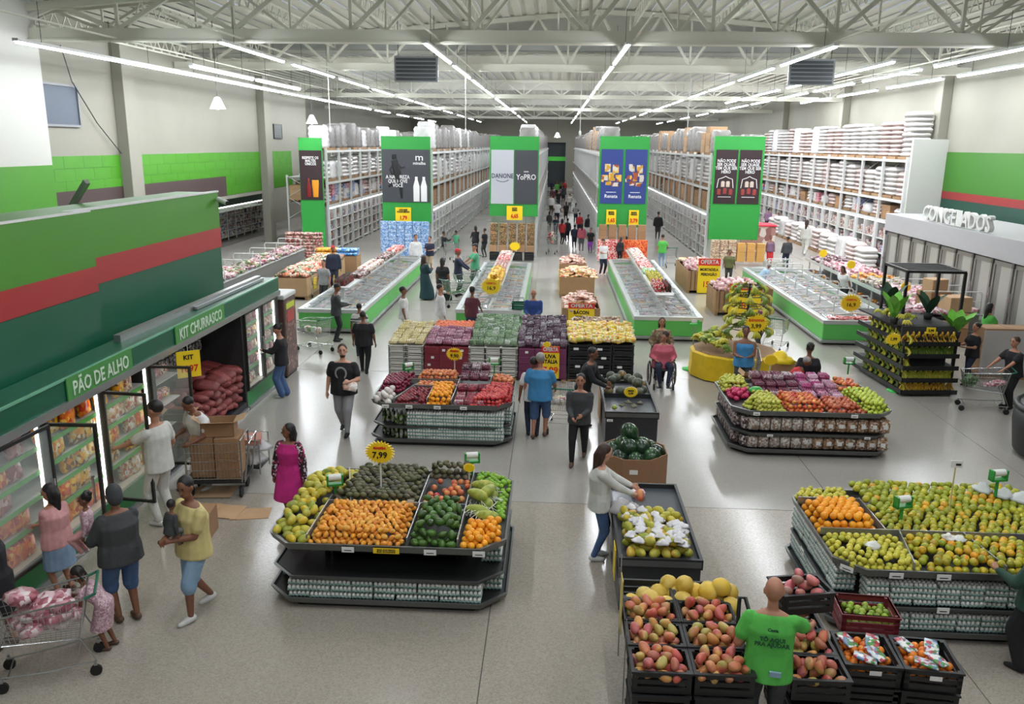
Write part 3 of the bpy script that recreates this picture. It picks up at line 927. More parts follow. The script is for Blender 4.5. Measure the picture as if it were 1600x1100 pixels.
heap('small_mango', f_ms, off([(-1.0, -1.24), (.28, -1.24), (.28, -.14), (-1.0, -.14)], X1, Y1), zt, .045, 'small orange mango in the front heap under the yellow starburst sign', 'mango', 'small orange mangoes', 3, .8, shrink=.92, slope=(0, .04))
heap('avocado', f_av, off([(-1.0, -.06), (.24, -.06), (.24, 1.22), (-.72, 1.22), (-.8, 1.0)], X1, Y1), zt + .02, .054, 'dark avocado in the big heap behind the orange mangoes', 'avocado', 'dark avocados', 2, .9, shrink=.93, slope=(0, .05), yaw=PI / 2)
heap('green_avocado', f_avg, off([(.33, -1.24), (.94, -1.24), (.94, -.12), (.33, -.12)], X1, Y1), zt, .066, 'large glossy green avocado in the heap beside the small orange mangoes', 'avocado', 'glossy green avocados', 3, .85, shrink=.88, slope=(0, .05))
heap('avocado', f_av, off([(.26, .92), (.94, .92), (.94, 1.24), (.26, 1.24)], X1, Y1), zt + .05, .054, 'brownish avocado in the strip behind the nearly empty peach tray', 'avocado', 'brownish avocados at the back', 3, .9, shrink=.92)
for x, y in ((.36, .05), (.42, .2), (.38, .36), (.5, .1), (.56, .22), (.62, .02), (.48, .32), (.4, .62), (.46, .86), (.58, .5), (.66, .56), (.72, .42), (.76, .6), (.7, .68), (.82, .46), (.62, .42), (.68, .82), (.78, .86), (.88, .84), (.9, .7), (.86, .22), (.78, .12)):
 one('peach', f_pe, None, 'loose red and yellow peach in the nearly empty tray', 'peach', 'loose peaches', (X1 + x, Y1 + y, zt + .06), (U(-1, 1), U(-1, 1), U(0, 6)), U(.95, 1.1))
heap('lime', f_li, off([(1.0, .62), (1.55, .62), (1.55, .9), (1.25, 1.22), (1.0, 1.22)], X1, Y1), zt, .042, 'bright lime in the corner heap of the mango stand', 'lime', 'limes on the mango stand', 2, .85, shrink=.92)
heap('lime', f_li, off([(1.38, -.3), (1.55, -.3), (1.55, .6), (1.38, .6)], X1, Y1), zt, .042, 'bright lime in the strip beside the green papayas', 'lime', 'limes on the mango stand', 1)
for k, (x, y, a, d) in enumerate(((1.12, -.22, 1.2, 0), (1.22, .08, .5, 0), (1.2, .34, 1.5, 0), (1.1, .1, .9, .1), (1.28, -.4, 1.3, 0), (1.15, .52, 1.35, .06), (1.25, .2, -.4, .12))):
 one('green_papaya', f_gp, None, 'long green papaya lying on white netting', 'papaya', 'long green papayas on netting', (X1 + x, Y1 + y, zt + .1 + d), (0, U(-.1, .1), a), 1)
netm = MB()
for k in range(60):
 x, y = U(.98, 1.4), U(-.45, .6)
 netm.tube([(x, y, .02 + U(0, .05)), (x + U(-.1, .1), y + U(-.1, .1), .1 + U(0, .05)), (x + U(-.15, .15), y + U(-.15, .15), .05)], .006, 4)
one('foam_netting', netm, M('white_foam_net', (232, 234, 220), .7), 'white foam netting under the long green papayas', 'netting', None, (X1, Y1, zt + .02), kind='stuff')
heap('orange', f_or, off([(1.0, -1.24), (1.25, -1.24), (1.52, -.95), (1.52, -.46), (1.0, -.46)], X1, Y1), zt, .054, 'orange in the small front corner heap of the mango stand', 'orange', 'oranges on the mango stand', 2, .7)
price_star('price_star', 'yellow starburst price sign reading 7,99 on a pole over the avocados', (-2.45, 11.3, 1.62), .22, [('MANGA', .07, .05, REDP), ('7,99', -.04, .13, INK)], pole=.7)
price_star('price_star', 'tiny yellow starburst stuck by the loose peaches', (X1 + .9, Y1 + .92, 1.16), .09, [], pole=.2)
bag_roll('bag roll holder standing among the avocados of the mango stand', X1 - 1.0, Y1 + .2, 1.12, .3)
bag_roll('bag roll holder at the back edge of the mango stand beside the limes', X1 + .92, Y1 + 1.2, 1.14, .2)
one('price_slip', MB().box(-.05, .05, -.003, .003, -.03, .05), PAPER, 'white price slip stuck between the orange mangoes', 'price slip', None, (X1 + .17, Y1 - .2, 1.06), (.3, .3, .5))
egg_row((-3.42, 9.92), (-.82, 9.92), 9, 3, .12, 'egg carton in the bottom row of the mango stand, front side', 'egg cartons under the mangoes, front', 0, .09)
egg_row((-.72, 10.15), (-.72, 12.1), 7, lambda i: (3, 4, 3, 4, 3, 3, 3)[i], .12, 'egg carton on the bottom shelf of the mango stand, side facing the centre aisle', 'egg cartons under the mangoes, side', PI / 2)
egg_row((-.74, 10.3), (-.74, 12.1), 6, 4, .45, 'egg carton on the middle shelf of the mango stand, side facing the centre aisle', 'egg cartons on the middle shelf of the mango stand', PI / 2)
egg_row((-3.52, 10.3), (-3.52, 12.0), 5, 3, .12, 'egg carton on the bottom shelf of the mango stand, side facing the fridges', 'egg cartons under the mangoes, fridge side', PI / 2)
I2 = island('three-tier octagon stand with apples, oranges, onions and packed grapes over egg cartons', -3.68, -.72, 15.85, 18.1, .9, .42)
X2, Y2 = -2.2, 16.975
for x in (-1.1, -.62, -.05, .48):
 lip_tag(I2, x, -1.112, .81, .14, .07)
for (a, b) in (((-.95, -1), (-.7, 0)), ((-.72, 0), (1.3, 0)), ((-.28, -1), (-.28, 0)), ((.22, -1), (.22, 1)), ((.9, -1), (.9, 1)), ((-1, .5), (.2, .5))):
 prt('divider', MB().bar((a[0], a[1], .93), (b[0], b[1], .93), .015, .1), STEEL, I2)
PLUM = FM('skin_red_onion', [(110, 24, 50), (140, 36, 66), (90, 20, 44), (160, 50, 80)], None, .3)
DPLM = FM('skin_plum', [(120, 22, 40), (140, 34, 48), (100, 20, 36)], [(160, 60, 60), (90, 16, 34)], .35)
APPL = FM('skin_red_apple', [(186, 28, 44), (206, 44, 54), (170, 24, 46), (214, 80, 70)], [(220, 100, 80), (160, 20, 40)], .3)
NECT = FM('skin_nectarine', [(214, 120, 70), (226, 140, 84), (196, 90, 60), (232, 160, 100)], [(236, 180, 110), (180, 70, 50)])
f_on = fruit_mesh('red_onion', PLUM, .045, 'round')
f_pl = fruit_mesh('plum', DPLM, .04, 'round', 8, 5)
f_ap = fruit_mesh('red_apple', APPL, .045, 'apple')
f_ne = fruit_mesh('nectarine', NECT, .045, 'round')
z2 = .84
heap('red_onion', f_on, off([(-1.42, -.2), (-.98, -.2), (-.78, .95), (-1.1, .95), (-1.42, .65)], X2, Y2), z2, .045, 'red onion in the side heap facing the fridges', 'onion', 'red onions', 3, .85, shrink=.92)
garm = fruit_mesh('garlic', FM('skin_garlic', [(226, 218, 206), (214, 204, 196), (232, 228, 220)], [(200, 180, 180), (236, 232, 226)]), .07, 'round')
heap('garlic_bag', garm, off([(-1.42, -.8), (-1.15, -1.08), (-.98, -1.08), (-.98, -.24), (-1.42, -.24)], X2, Y2), z2, .075, 'white net bag of garlic on the front corner of the apple stand', 'garlic', 'garlic net bags', 2, .6, tilt=.9)
heap('plum', f_pl, off([(-.94, -1.08), (-.3, -1.08), (-.3, -.04), (-.75, -.04)], X2, Y2), z2, .042, 'dark red plum in the front heap beside the oranges', 'plum', 'dark red plums', 2, .85, shrink=.93)
heap('orange', fruit_mesh('orange', ORNG, .05, 'round'), off([(-.27, -1.08), (.2, -1.08), (.2, .0), (-.27, .0)], X2, Y2), z2, .052, 'bright orange in the middle front heap of the apple stand', 'orange', 'oranges on the apple stand', 3, .9, shrink=.9, slope=(0, .06))
heap('nectarine', f_ne, off([(-.7, .04), (.18, .04), (.18, .46), (-.7, .46)], X2, Y2), z2, .045, 'pale red nectarine in the strip behind the plums', 'nectarine', 'nectarines, middle strip', 2, .85)
heap('nectarine', f_ne, off([(-.7, .56), (.18, .56), (.18, 1.05), (-.7, 1.05)], X2, Y2), z2 + .1, .045, 'pale red nectarine in the raised tray at the back of the apple stand', 'nectarine', 'nectarines, back tray', 2, .85)
heap('red_apple', f_ap, off([(.93, -1.08), (1.15, -1.08), (1.42, -.8), (1.42, .3), (.93, .3), (.6, -1.08)], X2, Y2), z2, .045, 'red apple in the corner heap facing the centre aisle', 'apple', 'red apples', 3, .85, shrink=.93)
heap('nectarine', f_ne, off([(.93, .36), (1.42, .36), (1.42, .75), (1.15, 1.05), (.93, 1.05)], X2, Y2), z2 + .04, .045, 'brownish peach in the back corner of the apple stand', 'peach', 'brownish peaches', 2, .85)
def punnet(name, cols, w=.19, d=.13, h=.09):
 m = FM('punnet_' + name, cols, cols[::-1], .25, nscale=22)
 me = MB().bbox(-w / 2, w / 2, -d / 2, d / 2, 0, h, .015)
 for i in range(4):
  for j in range(3):
   me.ell((-w * .36 + i * w * .24, -d * .32 + j * d * .32, h), (w * .13, d * .17, .018), None, 6, 4)
 return me.mesh('fruit_box', m, True)
def box_pile(me, x0, x1, y0, y1, z0, z1, w, d, h, label, cat, group, stair=0.0, lid=None, name='fruit_box'):
 """boxes in columns; column height rises from z0 at the front to z1 at the back"""
 nx, ny = max(1, int((x1 - x0) / w)), max(1, int((y1 - y0) / d))
 for j in range(ny):
  top = z0 + (z1 - z0) * (j + 1) / ny
  nl = max(1, int(round((top - z0) / h))) if z1 > z0 else 1
  lo = max(0, nl - 2)
  for i in range(nx):
   for k in range(lo, nl):
    if k < nl - 1 and R() < .35 and stair:
     continue
    one(name, random.choice(me) if isinstance(me, list) else me, None, label, cat, group, (x0 + (i + .5) * (x1 - x0) / nx + U(-.01, .01), y0 + (j + .5) * (y1 - y0) / ny + U(-.01, .01), z0 + k * h), U(-.12, .12))
GRP = [punnet('grape', [(70, 26, 46), (120, 60, 80), (90, 36, 56), (196, 180, 186)])]
GRP2 = [punnet('cherry', [(110, 22, 40), (160, 60, 76), (206, 190, 192)])]
box_pile(GRP, X2 + .25, X2 + .88, Y2 + .1, Y2 + 1.0, z2 + .22, z2 + .4, .2, .15, .09, 'clear box of dark grapes stacked on the back half of the apple stand', 'grape box', 'grape boxes on the apple stand')
box_pile(GRP2, X2 + .25, X2 + .9, Y2 - 1.05, Y2 - .02, z2 + .02, z2 + .2, .2, .15, .09, 'clear box of dark cherries between the oranges and the red apples', 'cherry box', 'cherry boxes on the apple stand')
price_star('price_star', 'yellow starburst price sign reading 9,90 standing behind the nectarines', (X2 + .05, Y2 + 1.02, 1.42), .19, [('PÊSSEGO', .07, .05, REDP), ('9,90', -.04, .11, INK)], pole=.5)
bag_roll('bag roll holder at the back corner of the apple stand above the onions', X2 - .95, Y2 + .75, 1.1, .6)
bag_roll('bag roll holder between the grape boxes and the back corner peaches', X2 + .95, Y2 + 1.0, 1.2)
for z, g in ((.12, 'bottom'), (.42, 'middle')):
 egg_row((-2.85, 16.05), (-.95, 16.05), 9, 4, z, 'egg carton on the %s shelf of the apple stand, front side' % g, 'egg cartons on the %s shelf of the apple stand' % g, 0, .07)
 egg_row((-.92, 16.3), (-.92, 17.9), 5, 4, z, 'egg carton on the %s shelf of the apple stand, side facing the centre aisle' % g, 'egg cartons on the %s shelf of the apple stand, aisle side' % g, PI / 2, .07)
btl = MB().lathe([(.0, 0), (.035, 0), (.038, .02), (.038, .17), (.015, .22), (.015, .26), (0, .26)], 8).mesh('juice_bottle', PM('bottle_print', [(60, 70, 50), (206, 206, 196), (120, 160, 60), (40, 44, 40), (170, 176, 160)], 20), True)
for z, g in ((.12, 'bottom'), (.42, 'middle')):
 for k in range(6):
  for r in range(2):
   one('juice_bottle', btl, None, 'dark bottle in the row beside the eggs on the %s shelf' % g, 'bottle', 'bottles on the %s shelf of the apple stand' % g, (-3.42 + k * .1, 16.05 + r * .1 + (.2 - .04 * k if k < 3 else 0), z), 0)
I3 = island('three-tier octagon stand with green pears, apples and packed berries over bags of nuts', 3.62, 6.86, 15.85, 18.25, .95, .48)
X3, Y3 = 5.24, 17.05
for x in (-1.15, .75):
 lip_tag(I3, x, -1.19, .86, .13, .07)
 lip_tag(I3, x + .3, -1.18, .42, .12, .05)
PEAR = FM('skin_pear', [(196, 196, 66), (176, 184, 60), (206, 206, 90), (186, 180, 70)], [(214, 206, 110), (160, 168, 50)])
GAPL = FM('skin_green_apple', [(176, 196, 60), (196, 206, 80), (160, 184, 50)], None, .35)
MAPL = FM('skin_mottled_apple', [(206, 66, 50), (226, 110, 60), (190, 50, 44), (232, 150, 70)], [(236, 170, 80), (180, 36, 36)], .35)
f_pr = fruit_mesh('pear', PEAR, .042, 'pear')
f_ga = fruit_mesh('green_apple', GAPL, .046, 'apple')
f_ma = fruit_mesh('mottled_apple', MAPL, .046, 'apple')
z3 = .9
heap('pear', f_pr, off([(-1.1, -1.14), (-.55, -1.14), (-.62, -.1), (-1.0, -.1), (-1.35, -.75)], X3, Y3), z3, .046, 'green pear in the front heap beside the mottled apples', 'pear', 'front pears', 3, .85, shrink=.9, tilt=1.2)
heap('mottled_apple', f_ma, off([(-.52, -1.14), (.22, -1.14), (.22, -.16), (-.58, -.1)], X3, Y3), z3, .048, 'red and orange apple in the big front heap', 'apple', 'mottled apples', 3, .85, shrink=.9)
heap('brown_apple', fruit_mesh('brown_apple', FM('skin_brown_apple', [(190, 80, 50), (206, 110, 70), (170, 60, 44)], [(214, 140, 90), (150, 50, 40)], .35), .046, 'apple'), off([(.25, -1.14), (1.02, -1.14), (.9, -.2), (.25, -.2)], X3, Y3), z3, .048, 'dull red apple in the lower tray between apples and green heap', 'apple', 'dull red apples', 2, .8)
heap('green_apple', f_ga, off([(1.06, -1.14), (1.25, -1.14), (1.56, -.85), (1.56, .35), (.95, .35), (.95, -.2)], X3, Y3), z3, .048, 'yellow green apple in the corner heap facing the checkout side', 'apple', 'yellow green apples', 3, .85, shrink=.9)
heap('peach', f_pe, off([(.95, .4), (1.5, .4), (1.5, .85), (1.2, 1.12), (.95, 1.12)], X3, Y3), z3 + .03, .05, 'yellow and red peach behind the yellow green apples', 'peach', 'peaches on the pear stand', 2, .8)
heap('yellow_pear', f_pr, off([(-1.56, .25), (-1.0, .25), (-.9, 1.1), (-1.25, 1.14), (-1.56, .85)], X3, Y3), z3, .046, 'yellow pear in the back corner heap by the banana podium', 'pear', 'back corner pears', 3, .85, shrink=.9, tilt=1.2)
heap('pitaya', fruit_mesh('pitaya', FM('skin_pitaya', [(196, 36, 90), (176, 30, 76), (214, 60, 110)], None, .4), .06, 'mango'), off([(-1.5, -.5), (-1.05, -.1), (-1.0, .22), (-1.5, .22)], X3, Y3), z3, .06, 'pink dragon fruit in the side tray', 'dragon fruit', 'dragon fruits', 2, .7)
BER = [punnet('berry', [(86, 26, 50), (130, 70, 90), (100, 40, 60), (214, 200, 204)], .2, .14, .08)]
BERP = [punnet('berry_pink', [(196, 90, 150), (150, 40, 90), (226, 190, 210), (120, 40, 70)], .2, .14, .08)]
box_pile(BER, X3 - .85, X3 + .1, Y3 - .1, Y3 + 1.1, z3 + .02, z3 + .3, .2, .15, .08, 'clear box of dark berries on the pear stand', 'berry box', 'dark berry boxes')
box_pile(BERP, X3 + .12, X3 + .92, Y3 - .15, Y3 + 1.1, z3 + .02, z3 + .26, .2, .15, .08, 'clear box with a pink band on the pear stand', 'berry box', 'pink banded boxes')
price_star('price_star', 'yellow starburst lying over the berry boxes of the pear stand', (X3 - .35, Y3 + 1.1, 1.42), .16, [], pole=.3)
bag_roll('green bag roll holder standing behind the pear stand by the back aisle', 7.05, 19.4, 1.05)
one('green_bag', MB().bbox(-.14, .14, -.1, .1, 0, .14, .05), M('bag_green', (50, 160, 60), .5), 'small bright green bag between the dragon fruits and the pears', 'bag', None, (X3 - .92, Y3 - .05, z3 + .08), .4)
NUT = PM('print_nuts', [(150, 110, 80), (170, 130, 100), (130, 90, 66), (226, 222, 214), (190, 160, 130)], 30)
NUTW = PM('print_nutw', [(206, 196, 186), (150, 120, 100), (226, 222, 216), (176, 160, 146)], 30)
nb = [pack_mesh(.2, .18, .27, 'nut_bag', NUT), pack_mesh(.2, .18, .27, 'nut_bag', NUTW)]
DRYP = PM('print_dark_bag', [(90, 66, 66), (120, 96, 92), (150, 130, 126), (66, 50, 52), (206, 200, 196)], 30)
nd = pack_mesh(.18, .16, .25, 'nut_bag', DRYP)
for z, g in ((.13, 'bottom'), (.5, 'middle')):
 for k in range(13):
  for r in range(2):
   o = one('nut_bag', nb[1] if k < 6 else nb[0], None, ('clear topped bag of mixed seeds on the %s shelf of the pear stand' if k < 6 else 'brown bag of nuts with a white sticker on the %s shelf of the pear stand') % g, 'nut bag', 'nut bags on the %s shelf of the pear stand' % g, (4.1 + k * .213, 16.06 + r * .2, z), U(-.1, .1))
   if k >= 6 and r == 0:
    prt('sticker', MB().box(-.045, .045, -.097, -.088, .1, .18), PAPER, o)
 for k in range(9):
  one('nut_bag', nd, None, 'dark bag of dried fruit on the %s shelf, side facing the melon counter' % g, 'dried fruit bag', 'dried fruit bags on the %s shelf' % g, (3.82 if k else 3.95, 16.15 + k * .22, z), PI / 2 + U(-.1, .1))
I4 = island('three-tier octagon stand heaped with oranges, yellow limes and green tangerines', 3.6, 7.7, 9.45, 12.0, .98, .47)
X4, Y4 = 5.65, 10.725
for x, m, b in ((-1.35, PAPER, None), (-.78, PAPER, None), (.35, YEL, 'MAIS QUE PREÇO\nMAIS QUALIDADE')):
 lip_tag(I4, x, -1.262, .885, .17 if m is PAPER else .4, .075, m, 0, b)
lip_tag(I4, -1.9, -1.12, .885, .17, .07, None, -PI / 4)
lip_tag(I4, -.72, -1.245, .42, .15, .08)
lip_tag(I4, -2.03, .2, .44, .15, .07, None, -PI / 2)
for (a, b) in (((-1.98, -.28), (-.4, -.28)), ((-1.12, -.28), (-1.12, .75)), ((-1.12, -1.2), (-.95, -.28)), ((-.4, -.28), (1.9, -.28)), ((-.02, -1.2), (-.12, -.28)), ((-2.0, .72), (-1.12, .72))):
 prt('divider', MB().bar((a[0], a[1], 1.02), (b[0], b[1], 1.02), .015, .1), STEEL, I4)
YLIM = FM('skin_yellow_lime', [(206, 196, 60), (190, 186, 56), (220, 206, 80), (176, 180, 60)], None, .4)
TANG = FM('skin_tangerine', [(146, 156, 36), (170, 174, 42), (186, 176, 42), (120, 138, 36), (206, 180, 44), (222, 160, 36)], [(190, 176, 50), (120, 136, 36)], .35, nscale=12)
TANG2 = FM('skin_tangerine_b', [(140, 156, 38), (176, 180, 46), (216, 186, 42), (236, 160, 34), (116, 134, 34)], [(206, 186, 50), (116, 134, 36)], .35, nscale=12)
f_yl = fruit_mesh('yellow_lime', YLIM, .043, 'round')
f_ta = fruit_mesh('tangerine', TANG, .05, 'round')
f_tb = fruit_mesh('tangerine', TANG2, .054, 'round')
z4 = .92
heap('orange', fruit_mesh('orange', ORNG, .055, 'round'), off([(-1.98, -.24), (-1.16, -.24), (-1.16, .68), (-1.98, .68)], X4, Y4), z4, .056, 'ripe orange in the bright heap at the corner of the citrus stand', 'orange', 'oranges on the citrus stand', 3, .85, shrink=.9)
heap('yellow_lime', f_yl, off([(-1.98, -.95), (-1.72, -1.2), (-1.0, -1.2), (-1.0, -.32), (-1.98, -.32)], X4, Y4), z4, .045, 'yellow lime in the front heap of the citrus stand', 'lime', 'yellow limes, front', 2, .85, shrink=.92)
heap('yellow_lime', f_yl, off([(-1.98, .76), (-1.2, .76), (-1.2, 1.2), (-1.75, 1.2), (-1.98, .95)], X4, Y4), z4, .045, 'yellow lime in the back corner heap of the citrus stand', 'lime', 'yellow limes, back', 2, .85, shrink=.92)
heap('tangerine', f_tb, off([(-.95, -1.2), (.6, -1.2), (.6, -.32), (-.95, -.32)], X4, Y4), z4, .056, 'green and orange tangerine in the front tray of the citrus stand', 'tangerine', 'tangerines in the front tray', 2, .85, shrink=.94)
heap('tangerine', f_ta, off([(-1.08, -.24), (1.4, -.24), (1.4, .42), (-1.08, .42)], X4, Y4), z4 + .06, .056, 'green tangerine in the front half of the wide back heap of the citrus stand', 'tangerine', 'tangerines in the wide heap', 1, slope=(0, .05), jit=.4)
tb = MB()
y = .44
row = 0
while y < 1.22:
 x = -1.06 + (.056 if row % 2 else 0)
 while x < 1.3:
  tb.ell((x + U(-.02, .02), y + U(-.02, .02), z4 + .06 + .05 + (y + .24) * .05 + U(-.008, .03)), (.056, .056, .052), None, 8, 5, 0 if R() < .6 else (1 if R() < .6 else 2))
  x += .108
 y += .094
 row += 1
one('tangerine_heap', tb, [M('tang_a', (152, 160, 38), .35, noise=.25, nscale=9), M('tang_b', (186, 180, 44), .35, noise=.2, nscale=9), M('tang_c', (220, 166, 40), .35, noise=.2, nscale=9)], 'back half of the wide heap of green tangerines on the citrus stand', 'tangerines', None, (X4, Y4, 0), smooth=True, kind='stuff')
ps = T('price_plate', 'small white price plate on a tall stick in the tangerine heap', 'price sign', (X4 - .02, Y4 + .35, 1.02))
prt('stick', MB().bar((0, 0, 0), (0, 0, .75), .015), M('stick_wood', (206, 190, 130), .7), ps)
prt('plate', MB().box(-.08, .08, -.02, -.01, .72, .82), PAPER, ps)
prt('print', MB().box(-.01, .06, -.024, -.02, .75, .78), INK, ps)
bag_roll('green bag roll holder without roll among the green tangerines', X4 - .8, Y4 + .05, 1.25, .3)
bag_roll('green bag roll holder with white roll at the back of the citrus stand', X4 + .8, Y4 + .75, 1.4, .2)
def rags(name, label, cat, spots, mat, group=None, r=.09):
 for (x, y, z) in spots:
  mb = MB()
  n = 9
  rings = []
  for k in range(5):
   f = k / 4
   rings.append([(math.cos(2 * PI * j / n) * r * (1 - f * .8) * U(.6, 1.4), math.sin(2 * PI * j / n) * r * (1 - f * .8) * U(.6, 1.3), f * r * .7 + U(-.012, .012)) for j in range(n)])
  mb.loft(rings)
  one(name, mb, mat, label, cat, group, (x, y, z), U(0, 6), None, True)
BAGW = M('crumpled_bag_white', (226, 230, 228), .3, alpha=.8)
rags('crumpled_bag', 'crumpled white bag lying on the tangerines beside the holder', 'plastic bag', [(X4 - .42, Y4 - .52, 1.09), (X4 - .3, Y4 - .56, 1.09)], PAPER, 'bags on the front tangerines')
rags('crumpled_bag', 'crumpled white bag roll on the yellow limes', 'plastic bag', [(X4 - 1.45, Y4 - .75, 1.06)], PAPER)
rags('crumpled_bag', 'crumpled white bag at the back corner of the citrus stand', 'plastic bag', [(X4 + .75, Y4 + 1.0, 1.15), (X4 + .95, Y4 + .8, 1.15), (X4 + 1.15, Y4 + .7, 1.15), (X4 + 1.3, Y4 + .5, 1.15)], BAGW, 'bags at the back of the citrus stand', .16)
for z, g in ((.12, 'bottom'), (.47, 'middle')):
 egg_row((4.0, 9.68), (6.6, 9.68), 9, 4 if z > .3 else 3, z, 'egg carton on the %s shelf of the citrus stand, front side' % g, 'egg cartons on the %s shelf of the citrus stand' % g, 0, .076)
 egg_row((3.84, 9.85), (3.84, 11.8), 7, 4, z, 'egg carton on the %s shelf of the citrus stand, side facing the melon crates' % g, 'egg cartons on the %s shelf of the citrus stand, crate side' % g, PI / 2, .076)
# ================================================================ crates, counters and bins in the middle of the shop
def crate_mesh(w, d, h, t=.02, slots=True):
 """open plastic crate with slotted sides"""
 mb = MB()
 mb.box(-w / 2, w / 2, -d / 2, d / 2, 0, .015)
 for (x0, x1, y0, y1) in ((-w / 2, w / 2, -d / 2, -d / 2 + t), (-w / 2, w / 2, d / 2 - t, d / 2), (-w / 2, -w / 2 + t, -d / 2 + t, d / 2 - t), (w / 2 - t, w / 2, -d / 2 + t, d / 2 - t)):
  mb.box(x0, x1, y0, y1, 0, h * .3)
  mb.box(x0, x1, y0, y1, h * .42, h * .62)
  mb.box(x0, x1, y0, y1, h * .74, h)
 for sx in (-1, 1):
  for sy in (-1, 1):
   mb.box(sx * w / 2 - (.05 if sx > 0 else 0), sx * w / 2 + (0 if sx > 0 else .05), sy * d / 2 - (.05 if sy > 0 else 0), sy * d / 2 + (0 if sy > 0 else .05), 0, h)
 mb.shell([(-w / 2 - .012, -d / 2 - .012), (w / 2 + .012, -d / 2 - .012), (w / 2 + .012, d / 2 + .012), (-w / 2 - .012, d / 2 + .012)], [(-w / 2 + t, -d / 2 + t), (w / 2 - t, -d / 2 + t), (w / 2 - t, d / 2 - t), (-w / 2 + t, d / 2 - t)], h - .02, h)
 return mb
CR_BLK = M('crate_black', (30, 31, 32), .5)
CR_WHT = M('crate_white', (214, 212, 204), .55)
CR_RED = M('crate_wine', (120, 40, 46), .5)
MAROON = M('carton_maroon', (122, 34, 48), .6, var=.08)
PURP = M('carton_purple', (112, 48, 84), .6, var=.08)
def crate(me, label, group, loc, rz=0.0, tagx=None, name='crate'):
 o = one(name, me, None, label, 'crate', group, loc, rz)
 if tagx:
  for (x, y, z, w, h) in tagx:
   prt('label_card', MB().box(x - w / 2, x + w / 2, y - .004, y, z, z + h), PAPER, o)
 return o
WY = 21.2
wc = crate_mesh(.44, .6, .17).mesh('crate', CR_WHT)
for bx, n, who in ((-4.25, 2, 'left of the maroon cartons'), (-2.11, 3, 'right of the maroon cartons')):
 w_ = .47 if n == 2 else .412
 for i in range(n):
  for k in range(5):
   crate(wc, 'white slotted fruit crate in the stacks ' + who, 'white crates ' + who, (bx + w_ * (i + .5), WY, .08 + k * .158), 0)
  one('pallet', MB().box(-.2, .2, -.3, .3, .05, .08).box(-.2, -.14, -.3, .3, 0, .05).box(.14, .2, -.3, .3, 0, .05), WOOD, 'wooden pallet under a white crate stack ' + who, 'pallet', 'pallets under the white crates', (bx + w_ * (i + .5), WY, 0))
mc = MB().bbox(-.195, .195, -.3, .3, 0, .195, .008).mesh('fruit_carton', MAROON)
pc = MB().bbox(-.205, .205, -.3, .3, 0, .195, .008).mesh('fruit_carton', PURP)
for (x0, n, me, col, who, w_) in ((-3.29, 3, mc, 'maroon', 'under the pink plums', .392), (-.83, 3, pc, 'purple', 'behind the OFERTA UVA poster', .415)):
 for i in range(n):
  for k in range(4):
   o = one('fruit_carton', me, None, '%s fruit carton in the stack %s' % (col, who), 'carton', '%s cartons' % col, (x0 + w_ * (i + .5), WY, .07 + k * .198), 0)
   if R() < .55:
    prt('label_card', MB().box(-.04, .04, -.305, -.3, .08, .14), PAPER, o, loc=(U(-.1, .1), 0, 0))
bc = crate_mesh(.55, .4, .23).mesh('crate', CR_BLK)
for i in range(3):
 for k in range(4):
  crate(bc, 'black slotted crate in the stack under the yellow fruit bags', 'black crates by the wheelchair', (.73 + i * .575, WY - .05 + (.02 * k if i == 2 else 0), .06 + k * .235), 0, [(U(-.1, .1), -.205, .09, .13, .06)] if R() < .6 else None)
 one('pallet', MB().box(-.28, .28, -.25, .25, .03, .06).box(-.28, -.2, -.25, .25, 0, .03).box(.2, .28, -.25, .25, 0, .03), WOOD, 'low wooden pallet under the black crate stack', 'pallet', 'pallets under the black crates', (.73 + i * .575, WY - .02, 0))
def slab_stand(name, label, x0, x1, y0, y1, za, zb, mat):
 t = T(name, label, 'crate stack', ((x0 + x1) / 2, y0, 0))
 w = (x1 - x0) / 2
 for k in range(4):
  ya, yb = (y1 - y0) * k / 4, (y1 - y0) * (k + 1) / 4
  prt('crate', MB().bbox(-w, w, ya + .01, yb - .01, .05, za + (zb - za) * (k + .5) / 4, .01), mat, t)
 return t
def sloped_packs(me, x0, x1, y0, y1, za, zb, w, d, h, label, cat, group, name='fruit_box', tilt=.15):
 n = max(1, round((x1 - x0) / w))
 m = max(1, round((y1 - y0) / d))
 for j in range(m):
  for i in range(n):
   one(name, random.choice(me), None, label, cat, group, (x0 + (i + .5) * (x1 - x0) / n + U(-.015, .015), y0 + (j + .5) * (y1 - y0) / m, za + (zb - za) * j / m + U(0, .04)), (U(-tilt, tilt), U(-tilt, tilt), U(-.15, .15)), U(.95, 1.1))
slab_stand('crate_stack', 'stepped white crate stack under the yellow starfruit trays', -4.25, -3.31, 21.52, 23.3, .86, .9, CR_WHT)
slab_stand('crate_stack', 'stepped maroon carton stack under the pink plum trays', -3.28, -2.13, 21.52, 23.3, .86, .94, MAROON)
slab_stand('crate_stack', 'stepped white crate stack under the green grape boxes', -2.1, -.88, 21.52, 23.3, .86, 1.05, CR_WHT)
slab_stand('crate_stack', 'stepped purple carton stack under the dark grape boxes', -.83, .4, 21.52, 23.3, .86, 1.05, PURP)
slab_stand('crate_stack', 'stepped black crate stack under the yellow fruit bags', .45, 2.15, 21.52, 23.0, .98, 1.08, CR_BLK)
YT = [punnet('yellow', [(206, 192, 130), (226, 212, 160), (186, 170, 110), (236, 226, 190)], .2, .15, .07)]
PT = [punnet('plumtray', [(150, 80, 110), (186, 130, 150), (120, 50, 80), (216, 190, 200)], .22, .15, .08)]
GT = [punnet('green_grape', [(120, 150, 110), (150, 176, 140), (90, 120, 84), (206, 216, 204)], .17, .13, .11)]
DT = [punnet('dark_grape', [(70, 44, 62), (104, 76, 96), (56, 34, 50), (196, 188, 196)], .18, .14, .11)]
